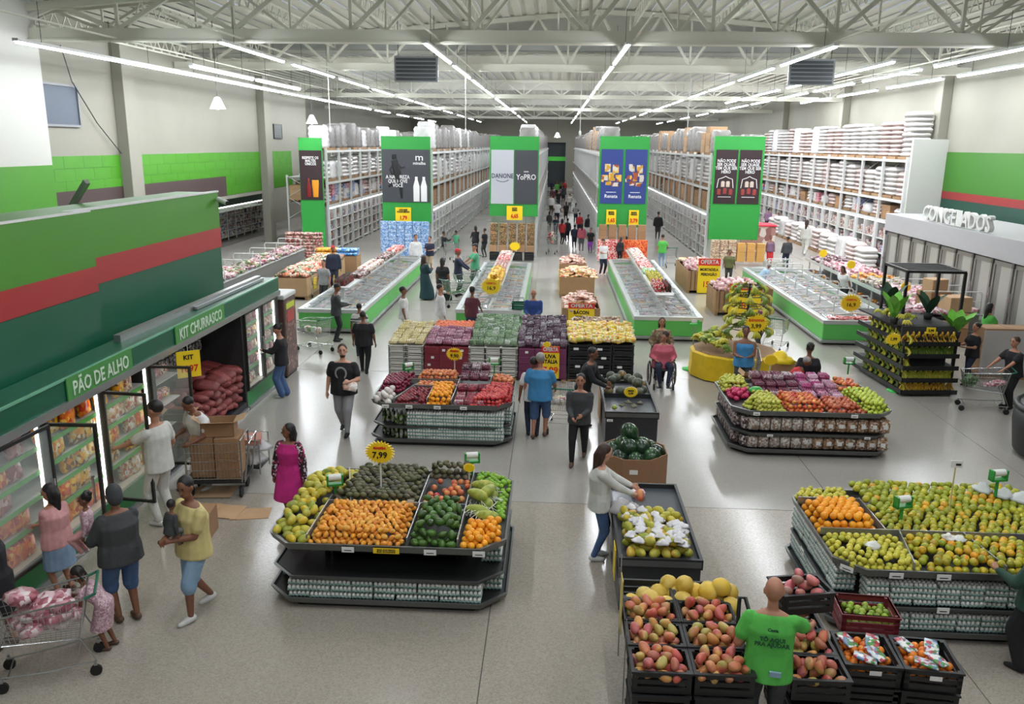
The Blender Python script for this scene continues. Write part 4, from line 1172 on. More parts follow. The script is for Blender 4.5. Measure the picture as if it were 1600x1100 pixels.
sloped_packs(YT, -4.25, -3.31, 20.95, 23.3, .885, .94, .22, .2, .07, 'pale yellow fruit tray on the white crates beside the pink trays', 'fruit tray', 'pale yellow fruit trays', tilt=.08)
sloped_packs(PT, -3.28, -2.13, 20.95, 22.4, .885, 1.0, .24, .19, .08, 'pink purple fruit tray on the maroon cartons', 'fruit tray', 'pink purple fruit trays', tilt=.1)
heap('tomato', fruit_mesh('tomato', FM('skin_tomato', [(226, 110, 60), (236, 130, 80), (214, 90, 50)], None, .35), .05, 'round', 8, 5), [(-3.25, 22.45), (-2.15, 22.45), (-2.15, 23.3), (-3.25, 23.3)], 1.0, .055, 'orange red tomato in the strip behind the pink trays', 'tomato', 'tomatoes behind the pink trays', 1)
sloped_packs(GT, -2.1, -.88, 20.95, 23.2, .885, 1.2, .175, .2, .11, 'clear box of green grapes in the pale green heap', 'grape box', 'green grape boxes', tilt=.25)
sloped_packs(DT, -.84, .42, 20.95, 23.2, .885, 1.2, .185, .21, .11, 'clear box of dark grapes behind the OFERTA UVA poster', 'grape box', 'dark grape boxes', tilt=.25)
YB = [pack_mesh(.24, .17, .12, 'fruit_bag', PM('print_yfruit', [(240, 206, 50), (250, 226, 90), (226, 180, 60), (230, 150, 110), (240, 238, 220), (196, 206, 90)], 26))]
sloped_packs(YB, .45, 2.16, 20.98, 22.5, 1.03, 1.2, .22, .2, .12, 'yellow bag of small fruit on the black crates', 'fruit bag', 'yellow fruit bags', 'fruit_bag', .35)
NB = [pack_mesh(.22, .16, .22, 'nut_bag', PM('print_brownbag', [(150, 110, 84), (190, 150, 120), (120, 84, 64), (226, 214, 200), (206, 180, 140)], 24))]
sloped_packs(NB, .6, 1.9, 22.5, 23.0, 1.1, 1.15, .21, .25, .2, 'brown snack bag standing behind the yellow fruit bags', 'snack bag', 'brown snack bags', 'snack_bag', .2)
def poster(label, loc, w, h, hdr, lines, rz=0.0, hy=.74):
 """OFERTA poster: red head, yellow field"""
 t = T('offer_poster', label, 'poster', loc, rz)
 prt('board', MB().box(-w / 2, w / 2, -.01, .01, 0, h), YEL, t)
 prt('header', MB().box(-w / 2, w / 2, -.014, -.01, h * .8, h), REDP, t)
 text(hdr, h * .17, (0, -.018, h * .9), FY, WHITE, t, .002, .006, w / (len(hdr) * h * .125))
 for body, z, sz, mt, sx in lines:
  text(body, sz, (0, -.014, h * z), FY, mt, t, .002, .006, sx)
 return t
p = poster('OFERTA UVA poster leaning on the purple cartons', (.0, 20.86, .1), .46, .86, 'OFERTA', [('UVA', .68, .14, INK, 1), ('ITÁLIA', .52, .14, INK, .9), ('7,99', .25, .24, REDP, 1)])
prt('stand', MB().box(-.03, .03, .01, .03, -.1, .5), DARK, p)
prt('topper', star_mesh(.1), YEL, p, loc=(-.1, 0, .9))
tc = T('wood_trestle', 'slim wooden trestle leg behind the purple cartons', 'trestle', (.35, 20.8, 0))
prt('foot', MB().box(-.06, .06, -.03, .03, 0, .08), WOOD, tc)
def counter(label, x0, x1, y0, y1, ztop=.78):
 t = T('display_counter', label, 'counter', ((x0 + x1) / 2, (y0 + y1) / 2, 0))
 hx, hy = (x1 - x0) / 2, (y1 - y0) / 2
 prt('body', MB().bbox(-hx + .02, hx - .02, -hy + .02, hy - .02, .05, ztop - .04, .01), M('counter_side', (44, 46, 50), .35), t)
 prt('plinth', MB().box(-hx + .06, hx - .06, -hy + .06, hy - .06, 0, .05), BLACK, t)
 prt('top', MB().box(-hx + .04, hx - .04, -hy + .04, hy - .04, ztop - .04, ztop - .02), M('counter_top', (70, 74, 80), .25), t)
 for (xa, xb, ya, yb) in ((-hx, hx, -hy, -hy + .04), (-hx, hx, hy - .04, hy), (-hx, -hx + .04, -hy + .04, hy - .04), (hx - .04, hx, -hy + .04, hy - .04)):
  prt('rim', MB().box(xa, xb, ya, yb, ztop - .09, ztop + .05), DARK, t)
 prt('price_rail', MB().box(-hx + .02, hx - .02, -hy - .006, -hy, ztop - .06, ztop + .02), LIPM, t)
 return t
C1 = counter('long black display counter with striped melons at its far half', 1.12, 2.2, 15.95, 18.3)
lip_tag(C1, -.44, -1.18, .62, .12, .05)
sp_ = prt('side_board', MB().box(-.56, -.545, .1, .95, .1, .72), KRAFT2, C1)
C2 = counter('long black display counter with wrapped mangoes, beside the woman in the white shirt', .95, 2.03, 9.85, 12.35)
prt('offer_card', MB().box(-.562, -.552, -.9, -.6, .3, .75), YEL, C2)
f_me = fruit_mesh('striped_melon', FM('skin_striped_melon', [(70, 74, 60), (86, 90, 72), (60, 66, 54), (150, 120, 60)], [(106, 110, 88), (50, 56, 46)], .5, nscale=14), .115, 'round', 10, 7)
heap('striped_melon', f_me, [(1.2, 17.2), (2.1, 17.2), (2.1, 18.2), (1.2, 18.2)], .77, .11, 'dark striped melon on the far half of the black counter', 'melon', 'striped melons', 2, .75, shrink=.8)
prt('divider', MB().box(-.5, .5, -.0, .02, .76, .86), DARK, C1)
price_star('price_star', 'yellow starburst leaning on the striped melons', (1.72, 17.02, .93), .15, [('MELÃO', .03, .04, INK), ('3,99', -.03, .06, INK)], 0)
one('papaya_scrap', fruit_mesh('papaya_scrap', FM('skin_scrap', [(150, 170, 60)], [(226, 130, 70)], .4), .06, 'mango'), None, 'single small papaya left at the corner of the bare counter half', 'papaya', None, (1.32, 16.25, .83), .4)
rags('leaf_scrap', 'dry leaf scrap lying on the bare half of the melon counter', 'leaf scrap', [(1.5, 16.6, .765), (1.75, 16.55, .765), (1.9, 16.75, .765), (1.65, 16.8, .765)], M('dry_leaf', (120, 116, 96), .8), 'dry leaf scraps', .07)
MANG = FM('skin_wrapped_mango', [(176, 180, 60), (206, 176, 50), (150, 164, 60), (226, 160, 50)], [(206, 190, 80), (120, 150, 56)], .4)
heap('wrapped_mango', fruit_mesh('wrapped_mango', MANG, .075, 'mango'), [(1.04, 9.95), (1.94, 9.95), (1.94, 11.2), (1.04, 11.2)], .77, .078, 'yellow green mango among white wrappers on the near half of the counter', 'mango', 'mangoes among wrappers', 2, .75, shrink=.92)
rags('wrapper', 'crumpled white paper wrapper between the mangoes on the counter', 'paper wrapper', [(1.1 + U(0, .75), 10.0 + U(0, 1.05) * (1 if k % 2 else .6), .95 + U(0, .08)) for k in range(34)], M('wrapper_white', (232, 230, 232), .6), 'white paper wrappers', .085)
rags('plastic_bag', 'clear plastic bag with fruit at the edge of the counter beside the woman', 'plastic bag', [(1.1, 11.5, .79), (1.25, 11.35, .79), (1.05, 11.3, .85)], M('bag_clear', (206, 204, 206), .25, alpha=.75), 'clear bags by the woman', .2)
one('cake_box', MB().bbox(-.1, .1, -.08, .08, 0, .09, .02), PM('print_cake', [(206, 150, 170), (236, 226, 226), (150, 60, 80), (230, 200, 206)], 20), 'small pink and white pack alone on the bare counter', 'pack', None, (1.4, 12.0, .765), .2)
wb_ = T('watermelon_bin', 'brown octagonal carton bin full of watermelons', 'carton bin', (1.5, 13.8, 0))
o8 = [(math.cos(PI / 8 + PI / 4 * k) * .6, math.sin(PI / 8 + PI / 4 * k) * .6) for k in range(8)]
i8 = [(x * .965, y * .965) for x, y in o8]
for k in range(8):
 a, b = o8[k], o8[(k + 1) % 8]
 c, d = i8[(k + 1) % 8], i8[k]
 prt('panel', MB().prism([a, b, c, d], .02, .86), M('bin_card', (150, 112, 82), .85, noise=.04, nscale=3), wb_)
prt('base', MB().prism(i8, .0, .03), KRAFT, wb_)
prt('label_card', MB().box(-.12, .02, -.562, -.556, .6, .68), PAPER, wb_)
WMEL = FM('skin_watermelon', [(26, 50, 30), (34, 60, 36), (22, 42, 28)], [(60, 96, 56), (20, 36, 24)], .22, nscale=9)
f_wm = fruit_mesh('watermelon', WMEL, .165, 'round', 14, 9)
for k in range(8):
 a = 2 * PI * k / 8
 one('watermelon', f_wm, None, 'dark striped watermelon around the rim of the carton bin', 'watermelon', 'watermelons in the bin', (1.5 + .38 * math.cos(a), 13.8 +   .38 * math.sin(a), .78 + U(-.03, .05)), (U(-1, 1), U(-1, 1), U(0, 6)), U(.9, 1.08))
for k in range(5):
 a = 2 * PI * k / 5 + .4
 one('watermelon', f_wm, None, 'dark striped watermelon heaped in the middle of the carton bin', 'watermelon', 'watermelons in the bin', (1.48 + .19 * math.cos(a), 13.8 + .2 * math.sin(a), .9 + U(-.03, .04)), (U(-1, 1), U(-1, 1), U(0, 6)), U(.92, 1.05))
one('watermelon', f_wm, None, 'topmost watermelon crowning the heap in the carton bin', 'watermelon', 'watermelons in the bin', (1.42, 13.98, 1.1), (.3, 1, 0), 1.05)
def foot_crates(x, y, n, who):
 for k in range(n):
  o = crate(bcf, 'black crate in the stack under ' + who, 'black crates under the fruit', (x, y, .02 + k * .245))
  text(random.choice(('CEASA 250', 'SP 0478', 'RB 1220', 'FRUTAS')), .075, (.02, -.305, .13), FY, M('stencil', (110, 74, 70), .6), o, .001)
bcf = crate_mesh(.56, .6, .24).mesh('crate', CR_BLK)
bcm = crate_mesh(.58, .42, .24).mesh('crate', CR_BLK)
MANGO = FM('skin_mango', [(190, 80, 78), (200, 104, 80), (208, 144, 80), (166, 160, 80), (176, 86, 86), (216, 154, 80), (190, 96, 100)], [(216, 160, 90), (160, 166, 84), (196, 84, 78), (166, 90, 96)], .35, mix=(.4, .65), nscale=7)
f_mg = fruit_mesh('mango', MANGO, .06, 'mango', 11, 8)
f_mel = fruit_mesh('yellow_melon', FM('skin_melon', [(214, 176, 60), (206, 182, 96), (226, 186, 50), (196, 176, 100)], [(226, 200, 110), (196, 160, 50)], .5), .115, 'round', 12, 8)
for i, x in enumerate((1.17, 1.78)):
 foot_crates(x, 7.48, 3, 'the front mangoes, %s the aisle' % ('next to' if i == 0 else 'away from'))
 for j, y in enumerate((7.42, 7.86, 8.3)):
  z = .76 + j * .015
  crate(bcm, 'black crate of mixed mangoes, %s row, %s column' % (('front', 'middle', 'back')[j], ('aisle side', 'man side')[i]), None, (x, y, z))
  nn = heap('mango', f_mg, [(x - .28, y - .21), (x + .28, y - .21), (x + .28, y + .21), (x - .28, y + .21)], z + .12, .066, 'red and green mango, %s crate on the %s' % (('front', 'middle', 'back')[j], ('aisle side', 'side of the green shirt')[i]), 'mango', 'mangoes in the %s crate %s' % (('front', 'middle', 'back')[j], 'ab'[i]), 2, .95, shrink=.93, tilt=1.2, jit=.3, cull=False)
for i, x in enumerate((1.17, 1.78)):
 crate(bcm, 'black crate holding yellow melons, %s' % ('aisle side' if i == 0 else 'side of the man in green'), None, (x, 8.76, .78))
for k, (x, y, z) in enumerate(((.99, 8.92, 1.07), (1.16, 9.1, 1.06), (1.2, 8.9, 1.12), (1.38, 8.88, 1.08), (1.33, 9.15, 1.07), (1.52, 9.14, 1.07), (1.57, 8.93, 1.12), (1.6, 9.05, 1.3), (1.75, 9.14, 1.1), (1.76, 8.92, 1.06), (1.88, 9.05, 1.22), (1.93, 8.86, 1.06), (2.02, 9.12, 1.07), (2.02, 9.05, 1.28), (2.1, 8.88, 1.08), (1.92, 9.24, 1.08), (1.83, 8.82, .98), (1.45, 9.22, 1.15), (2.14, 9.14, 1.12))):
 one('yellow_melon', f_mel, None, 'yellow melon in the row at the back of the mango crates', 'melon', 'yellow melons', (x, y - .32, z - .14 - (.05 if z > 1.2 else 0)), (U(-1, 1), U(-1, 1), U(0, 6)), U(.92, 1.08))
rope = T('price_stick', 'thin stick with yellow offer card tied to the aisle side of the mango crates', 'price sign', (.86, 8.2, 0))
prt('stick', MB().bar((0, .3, .3), (0, .45, 1.5), .012).bar((0, -.4, .2), (0, -.4, 1.2), .01), STEEL, rope)
prt('card', MB().box(-.008, .0, .1, .32, .7, 1.35), M('faded_yellow', (206, 186, 96), .6), rope)
ht = T('hand_truck', 'dark hand truck standing between the mango crates and the man in green', 'hand truck', (2.02, 7.75, 0))
prt('frame_tube', MB().tube([(0, -.02, .1), (0, .04, .9), (0, .12, 1.3), (.02, .2, 1.42), (.06, .12, 1.46), (.1, -.02, 1.3), (.1, -.1, .95), (.08, -.1, .85)], .022, 8), BLACK, ht, True)
prt('frame_tube', MB().tube([(.0, .1, .1), (.0, .16, 1.0)], .02, 8), M('truck_blue', (70, 84, 96), .4), ht, True)
prt('plate', MB().box(-.1, .3, -.1, .2, .02, .035), DARK, ht)
prt('wheel', MB().cyl((-.08, .2, .1), (-.03, .2, .1), .1, .1, 16), RUB, ht)
rc = crate_mesh(.62, .46, .26).mesh('crate', CR_RED)
for j, y in enumerate((7.6, 8.05)):
 z = .62
 crate(bcm, 'black crate of mangoes right of the man in green, %s one' % ('front', 'second')[j], None, (2.78, y, z))
 heap('mango', f_mg, [(2.5, y - .2), (3.06, y - .2), (3.06, y + .2), (2.5, y + .2)], z + .13, .072, 'plump mango in the %s crate beyond the green shirt' % ('front', 'second')[j], 'mango', 'mangoes right of the man, %s crate' % ('front', 'second')[j], 2, .8, shrink=.93, tilt=1.2, jit=.3, cull=False)
 crate(bcf, 'black crate at the bottom of the stack right of the man in green, %s' % ('front', 'second')[j], None, (2.78, y, .3), 0)
 crate(bcf, 'black crate on the floor right of the man in green, %s' % ('front', 'second')[j], None, (2.78, y, .02), 0)
crate(bcm, 'black crate half hidden by the arm of the man in green', None, (2.8, 8.52, .6))
heap('mango', f_mg, [(2.55, 8.32), (3.05, 8.32), (3.05, 8.7), (2.55, 8.7)], .74, .072, 'plump mango in the third crate right of the man in green', 'mango', 'mangoes right of the man, third crate', 2, .8, tilt=1.2, cull=False)
crate(bcm, 'black crate of rosy mangoes held up by the man in green', None, (2.84, 8.5, 1.05), .2)
heap('mango', fruit_mesh('mango', FM('skin_rosy_mango', [(196, 90, 110), (206, 110, 110), (180, 80, 96)], [(214, 140, 120), (150, 110, 96)], .35, nscale=6), .066, 'mango', 11, 8), [(2.6, 8.34), (3.08, 8.36), (3.06, 8.68), (2.6, 8.66)], 1.18, .08, 'rosy mango in the crate the man in green is lifting', 'mango', 'rosy mangoes', 2, .8, tilt=1, cull=False)
crate(rc, 'wine red crate of limes beside the egg shelves', None, (3.68, 8.75, .66), -.08)
heap('lime', fruit_mesh('lime', FM('skin_crate_lime', [(110, 140, 40), (150, 180, 50), (90, 116, 36), (170, 190, 70)], None, .35), .04, 'round', 9, 6), [(3.4, 8.55), (3.96, 8.55), (3.96, 8.92), (3.4, 8.92)], .76, .043, 'green lime in the wine red crate', 'lime', 'limes in the wine red crate', 2, .8, shrink=.85)
for i, (x, y, rz) in enumerate(((3.42, 8.0, -.06), (4.02, 7.95, -.1))):
 crate(bcf, 'black crate of bagged oranges, %s' % ('beside the mangoes', 'at the outer end')[i], None, (x, y, .6), rz, [(.02, -.305, .13, .12, .05)])
 for k in range(2):
  crate(bcf, 'black crate in the stack under the bagged oranges, %s' % ('beside the mangoes', 'at the outer end')[i], 'black crates under the bagged oranges', (x + .01, y + .03, .05 + k * .27), rz)
 heap('orange', fruit_mesh('orange', FM('skin_bag_orange', [(226, 120, 30), (236, 140, 40), (214, 106, 30)], None, .4), .045, 'round'), [(x - .25, y - .26), (x + .25, y - .26), (x + .25, y + .26), (x - .25, y + .26)], .7, .05, 'deep orange mandarin in the bags of the %s crate' % ('inner', 'outer')[i], 'mandarin', 'bagged mandarins, %s crate' % ('inner', 'outer')[i], 2, .9, cull=False)
 nm_ = pack_mesh(.16, .26, .03, 'net_label', PM('print_fruit_label', [(206, 216, 226), (120, 150, 180), (236, 236, 230), (190, 70, 80), (90, 150, 80)], 24))
 for k, (dx, dy, a) in enumerate(((-.16, .12, .4), (.1, .1, -.3), (.06, -.12, .5), (-.08, -.2, 1.2))):
  one('fruit_net_label', nm_, None, 'printed plastic label on the bagged mandarins of the %s crate' % ('inner', 'outer')[i], 'label', 'labels on the mandarin bags', (x + dx, y + dy, .85), (.15, .1, a), .9)
for x in (3.42, 4.02):
 one('pallet', MB().box(-.3, .3, -.3, .3, .02, .05).box(-.3, -.2, -.3, .3, 0, .02).box(.2, .3, -.3, .3, 0, .02), WOOD, 'flat wooden pallet under the mandarin crates', 'pallet', 'pallets under the mandarin crates', (x, 8.0, 0))
# ================================================================ chest freezers
FGLASS = M('freezer_glass', (225, 236, 238), .05, alpha=.22)
FRIM = M('freezer_rim', (206, 210, 208), .3, .4)
FBMP = M('freezer_bumper', (150, 156, 152), .4, .3)
FIN2 = M('freezer_liner', (214, 218, 218), .4)
FP = [PM('frozen_a', [(150, 156, 160), (112, 122, 132), (180, 184, 188), (86, 96, 106), (150, 90, 90)], 9),
      PM('frozen_b', [(160, 156, 150), (176, 126, 116), (116, 116, 122), (190, 190, 188), (160, 96, 80)], 9),
      PM('frozen_c', [(176, 140, 50), (190, 160, 90), (140, 120, 100), (176, 176, 172), (136, 70, 40)], 9)]
fpk = [pack_mesh(.3, .24, .07, 'frozen_pack', m) for m in FP]
def freezer(label, x0, x1, y0, y1, who, gname, z=.8, near=2.3):
 t = T('chest_freezer', label, 'freezer', ((x0 + x1) / 2, y0, 0))
 hx, L = (x1 - x0) / 2, y1 - y0
 prt('bumper', MB().bbox(-hx - .06, hx + .06, -.06, L + .06, .06, .16, .02), FBMP, t)
 prt('kick', MB().box(-hx + .05, hx - .05, .05, L - .05, 0, .06), BLACK, t)
 n = max(2, round(L / 3.9))
 prt('front_panel', MB().bbox(-hx, hx, 0, .06, .16, z - .14, .01), GRN_F, t)
 prt('back_panel', MB().bbox(-hx, hx, L - .06, L, .16, z - .14, .01), GRN_F, t)
 for k in range(n):
  for s in (-1, 1):
   a, b = sorted((s * hx, s * (hx - .05)))
   prt('side_panel', MB().bbox(a, b, .06 + (L - .12) * k / n + .005, .06 + (L - .12) * (k + 1) / n - .005, .16, z - .14, .01), GRN_F, t)
 prt('rim', MB().shell([(-hx - .02, -.02), (hx + .02, -.02), (hx + .02, L + .02), (-hx - .02, L + .02)], [(-hx + .16, .16), (hx - .16, .16), (hx - .16, L - .16), (-hx + .16, L - .16)], z - .14, z - .02, 0, None, None), FRIM, t)
 prt('liner', MB().box(-hx + .1, hx - .1, .1, L - .1, .2, .5), FIN2, t)
 prt('centre_wall', MB().box(-.05, .05, .6, L - .1, .5, z), FRIM, t)
 m = round((L - .9) / 1.15)
 for k in range(m):
  ya, yb = .75 + (L - .9) * k / m, .75 + (L - .9) * (k + 1) / m
  for s in (-1, 1):
   xa, xb = s * .06, s * (hx - .1)
   zc, ze = z + .07 + (.012 if k % 2 else 0), z - .02 + (.012 if k % 2 else 0)
   d = prt('lid', MB().bar((xa, ya + .02, zc), (xb, ya + .02, ze), .03).bar((xa, yb - .02, zc), (xb, yb - .02, ze), .03).bar((xb, ya + .02, ze), (xb, yb - .02, ze), .035), FRIM, t)
   prt('pane', MB().add([(xa, ya, zc), (xb, ya, ze), (xb, yb, ze), (xa, yb, zc)], [(0, 1, 2, 3)]), FGLASS, d)
 for s in (-1, 1):
  a, b = sorted((s * .02, s * (hx - .16)))
  d = prt('lid', MB().bar((a, .14, z - .02), (b, .14, z - .02), .03).bar((a, .74, z + .03), (b, .74, z + .03), .03).bar((a, .14, z - .02), (a, .74, z + .03), .03).bar((b, .14, z - .02), (b, .74, z + .03), .03), FRIM, t)
  prt('pane', MB().add([(a, .14, z - .015), (b, .14, z - .015), (b, .74, z + .035), (a, .74, z + .035)], [(0, 1, 2, 3)]), FGLASS, d)
 mb = MB()
 ny = int((L - .4) / .26)
 for j in range(ny):
  for i in range(6):
   x = (-hx + .3) + i * (2 * hx - .6) / 5
   y = .3 + j * .26
   if y < near:
    if abs(x) > .12:
     one('frozen_pack', fpk[(j // 5 + i // 3) % 3], None, 'frosty pack under the glass lids of the ' + who, 'frozen pack', 'frozen packs in the ' + gname, ((x0 + x1) / 2 + x, y0 + y, .5 + U(0, .08)), U(-.4, .4))
   else:
    mb.bbox(x - .15, x + .15, y - .11, y + .11, .5, .57 + U(0, .06), .03, random.choice((0, 0, 1, 1, 2)))
 if mb.v:
  prt('frozen_goods', mb, FP, t, kind='stuff')
 return t
FZ1 = freezer('long green chest freezer by the fridges, with meat and bottles on its centre shelf', -8.15, -6.05, 25.95, 38.6, 'freezer next to the abandoned cart', 'freezer by the fridges')
FZ2 = freezer('long green chest freezer with yellow packs on its centre shelf, by the woman in maroon', -3.1, -.98, 26.4, 37.6, 'freezer beside the woman in maroon', 'freezer by the woman in maroon')
FZ3 = freezer('long green chest freezer behind the wheelchair, with sauce bottles on its centre shelf', 2.62, 4.75, 25.9, 39.4, 'freezer behind the wheelchair', 'freezer behind the wheelchair')
FZ4 = freezer('long green chest freezer by the banana racks with red meat at its open end', 8.5, 10.85, 25.9, 37.5, 'freezer by the banana racks', 'freezer by the banana racks')
RM = pack_mesh(.34, .2, .08, 'meat_pack', PM('print_redmeat', [(196, 60, 60), (176, 44, 50), (214, 110, 100), (230, 200, 196)], 16))
for k in range(12):
 one('meat_pack', RM, None, 'red meat pack in the open end of the freezer by the banana racks', 'meat pack', 'red meat packs in the open freezer end', (8.85 + (k % 6) * .33, 26.12 + (k // 6) * .22, .74 + U(0, .04)), U(-.4, .4))
def mid_shelf(label, x, y0, y1, z=1.25, w=.62):
 t = T('freezer_shelf', label, 'shelf', (x, y0, .8))
 prt('board', MB().bbox(-w / 2, w / 2, 0, y1 - y0, z - .83, z - .8, .008), WHITE, t)
 n = max(2, int((y1 - y0) / 2.8) + 1)
 for k in range(n):
  yy = .25 + (y1 - y0 - .5) * k / (n - 1)
  prt('post', MB().box(-.05, .05, yy - .05, yy + .05, 0, z - .83), WHITE, t)
 for s in (-1, 1):
  prt('edge_rail', MB().box(s * w / 2 - .01, s * w / 2 + .01, 0, y1 - y0, z - .83, z - .77), FRIM, t)
 return t
mid_shelf('white shelf with meats and bottles standing over the freezer by the fridges', -7.1, 27.4, 38.4)
mid_shelf('white shelf with yellow packs standing over the middle freezer', -2.04, 28.4, 37.4)
mid_shelf('white shelf with sauces standing over the freezer behind the wheelchair', 3.7, 27.2, 39.2)
def can_mesh(name, mat, r, h, neck=False):
 pr = [(0, 0), (r, 0), (r, h * .7), (r * .45, h * .86), (r * .45, h), (0, h)] if neck else [(0, 0), (r, 0), (r, h), (r * .8, h), (0, h)]
 return MB().lathe(pr, 8).mesh(name, mat, True)
def shelf_goods(name, me, x, w, y0, y1, dx, dy, z, label, cat, group, lim=60, jit=.0, rz=.1):
 nx, ny = max(1, int(w / dx)), max(1, int((y1 - y0) / dy))
 c = 0
 for j in range(ny):
  for i in range(nx):
   if c < lim:
    one(name, random.choice(me) if isinstance(me, list) else me, None, label, cat, group, (x - w / 2 + (i + .5) * w / nx + U(-jit, jit), y0 + (j + .5) * dy + U(-jit, jit), z + U(0, jit)), U(-rz, rz))
    c += 1
sauce = can_mesh('sauce_bottle', PM('print_sauce', [(196, 40, 40), (214, 60, 50), (240, 236, 230), (80, 40, 36)], 14, stretch=(1, 1, 2)), .045, .26, True)
jar = can_mesh('sauce_jar', PM('print_jar', [(226, 200, 50), (200, 190, 60), (240, 226, 120), (90, 110, 50)], 14, stretch=(1, 1, 2)), .05, .24, True)
dark = can_mesh('dark_bottle', PM('print_darkb', [(60, 40, 36), (90, 60, 50), (150, 50, 44), (40, 34, 32)], 14), .04, .24, True)
pkm = [pack_mesh(.24, .2, .16, 'food_pack', PM('print_pk%d' % i, c, 16)) for i, c in enumerate(([(206, 60, 60), (236, 160, 150), (240, 236, 232), (170, 50, 50)], [(240, 236, 230), (206, 180, 150), (150, 60, 60), (226, 220, 214)], [(236, 196, 50), (250, 220, 90), (226, 150, 40), (150, 110, 40)], [(80, 60, 56), (130, 60, 60), (206, 196, 190), (50, 44, 44)], [(120, 190, 90), (226, 232, 220), (90, 150, 70), (206, 210, 200)]))]
zz = 1.255
shelf_goods('sauce_bottle', sauce, 3.6, .34, 27.7, 29.2, .11, .12, zz, 'red sauce bottle at the near end of the shelf behind the wheelchair', 'bottle', 'red sauce bottles')
shelf_goods('dark_bottle', dark, 3.9, .2, 27.7, 29.2, .1, .12, zz, 'dark sauce bottle beside the red bottles behind the wheelchair', 'bottle', 'dark sauce bottles')
shelf_goods('sauce_jar', jar, 3.72, .5, 29.4, 31.4, .13, .14, zz, 'yellow topped jar in the second block of the shelf behind the wheelchair', 'jar', 'yellow topped jars')
shelf_goods('food_pack', pkm[4], 3.7, .5, 31.6, 32.6, .25, .22, zz, 'green and white pack on the shelf behind the wheelchair', 'food pack', 'green and white packs')
shelf_goods('food_pack', pkm[0], 3.7, .5, 32.7, 35.2, .25, .22, zz, 'red pack on the far half of the shelf behind the wheelchair', 'food pack', 'red packs on the far shelf')
shelf_goods('food_pack', pkm[1], 3.7, .5, 35.4, 39.0, .25, .22, zz, 'pale pack at the far end of the shelf behind the wheelchair', 'food pack', 'pale packs on the far shelf')
shelf_goods('food_pack', pkm[2], -2.04, .55, 28.5, 31.6, .24, .21, zz, 'yellow pack on the shelf over the middle freezer', 'food pack', 'yellow packs over the middle freezer', 60, .02, .5)
shelf_goods('food_pack', pkm[2], -2.04, .4, 28.8, 31.2, .24, .21, zz + .15, 'yellow pack in the second layer over the middle freezer', 'food pack', 'yellow packs, second layer', 40, .03, .8)
shelf_goods('sauce_bottle', can_mesh('white_bottle', PM('print_wb', [(236, 232, 226), (200, 190, 180), (214, 90, 90)], 14), .04, .22, True), -2.04, .5, 31.8, 34.2, .12, .15, zz, 'white bottle on the shelf behind the yellow packs', 'bottle', 'white bottles behind the yellow packs')
shelf_goods('food_pack', pkm[0], -2.04, .5, 34.3, 35.6, .25, .22, zz, 'red pack on the shelf over the middle freezer', 'food pack', 'red packs over the middle freezer')
shelf_goods('food_pack', pkm[1], -2.04, .5, 35.7, 37.2, .25, .22, zz, 'pale pack at the far end of the middle freezer shelf', 'food pack', 'pale packs over the middle freezer')
shelf_goods('dark_bottle', dark, -7.2, .4, 27.6, 29.0, .1, .12, zz, 'dark bottle at the near end of the shelf by the fridges', 'bottle', 'dark bottles by the fridges')
shelf_goods('food_pack', pkm[3], -7.0, .5, 29.2, 30.6, .25, .22, zz, 'dark pack on the shelf by the fridges', 'food pack', 'dark packs by the fridges')
shelf_goods('food_pack', pkm[1], -7.1, .55, 30.8, 33.6, .25, .22, zz, 'white pack in the middle of the shelf by the fridges', 'food pack', 'white packs by the fridges')
shelf_goods('food_pack', pkm[3], -7.1, .5, 33.8, 36.0, .25, .22, zz, 'dark red pack on the far part of the shelf by the fridges', 'food pack', 'dark red packs by the fridges')
shelf_goods('food_pack', pkm[0], -7.1, .5, 36.2, 38.2, .25, .22, zz + .02, 'bright red pack at the far end of the shelf by the fridges', 'food pack', 'bright red packs by the fridges')
price_star('price_star', 'yellow starburst price sign at the near end of the middle freezer shelf', (-2.05, 27.6, 1.35), .36, [('OFERTA', .1, .09, REDP), ('16,9', -.06, .18, INK)], pole=.5)
price_star('price_star', 'yellow starburst price sign over the open meat end by the banana racks', (9.55, 26.7, 1.2), .36, [('OFERTA', .1, .09, REDP), ('16,9', -.06, .18, INK)], pole=.42)
def loop_rack(label, x, y0, n, dy, w, z0, z1, group):
 for k in range(n):
  t = T('guard_frame', label, 'guard rail', (x, y0 + k * dy, z0), 0, group)
  prt('hoop', MB().tube([(-w / 2, 0, 0), (-w / 2, 0, z1 - z0 - .06), (-w / 2 + .06, 0, z1 - z0), (w / 2 - .06, 0, z1 - z0), (w / 2, 0, z1 - z0 - .06), (w / 2, 0, 0)], .02, 6), WHITE, t, True)
  prt('cross_bar', MB().bar((-w / 2, 0, (z1 - z0) * .55), (w / 2, 0, (z1 - z0) * .55), .02), WHITE, t)
loop_rack('white tube frame standing over the freezer by the banana racks', 9.75, 27.2, 7, 1.5, 1.1, .82, 1.35, 'white tube frames on the freezer')
PKM = PM('print_pinkmeat', [(190, 120, 130), (206, 150, 160), (160, 90, 100), (226, 196, 200), (236, 222, 222)], 15)
pmk = pack_mesh(.34, .26, .12, 'meat_bag', PKM)
drk = pack_mesh(.3, .22, .1, 'meat_bag', PM('print_darkmeat', [(110, 70, 80), (150, 110, 116), (80, 60, 66), (206, 190, 190)], 15))
orm = pack_mesh(.3, .22, .1, 'meat_bag', PM('print_orange_bag', [(226, 150, 50), (206, 120, 40), (240, 190, 90), (150, 90, 40)], 15))
gw = pack_mesh(.34, .26, .12, 'meat_bag', PM('print_greenwhite', [(190, 190, 170), (150, 150, 110), (120, 110, 70), (206, 180, 190)], 15))
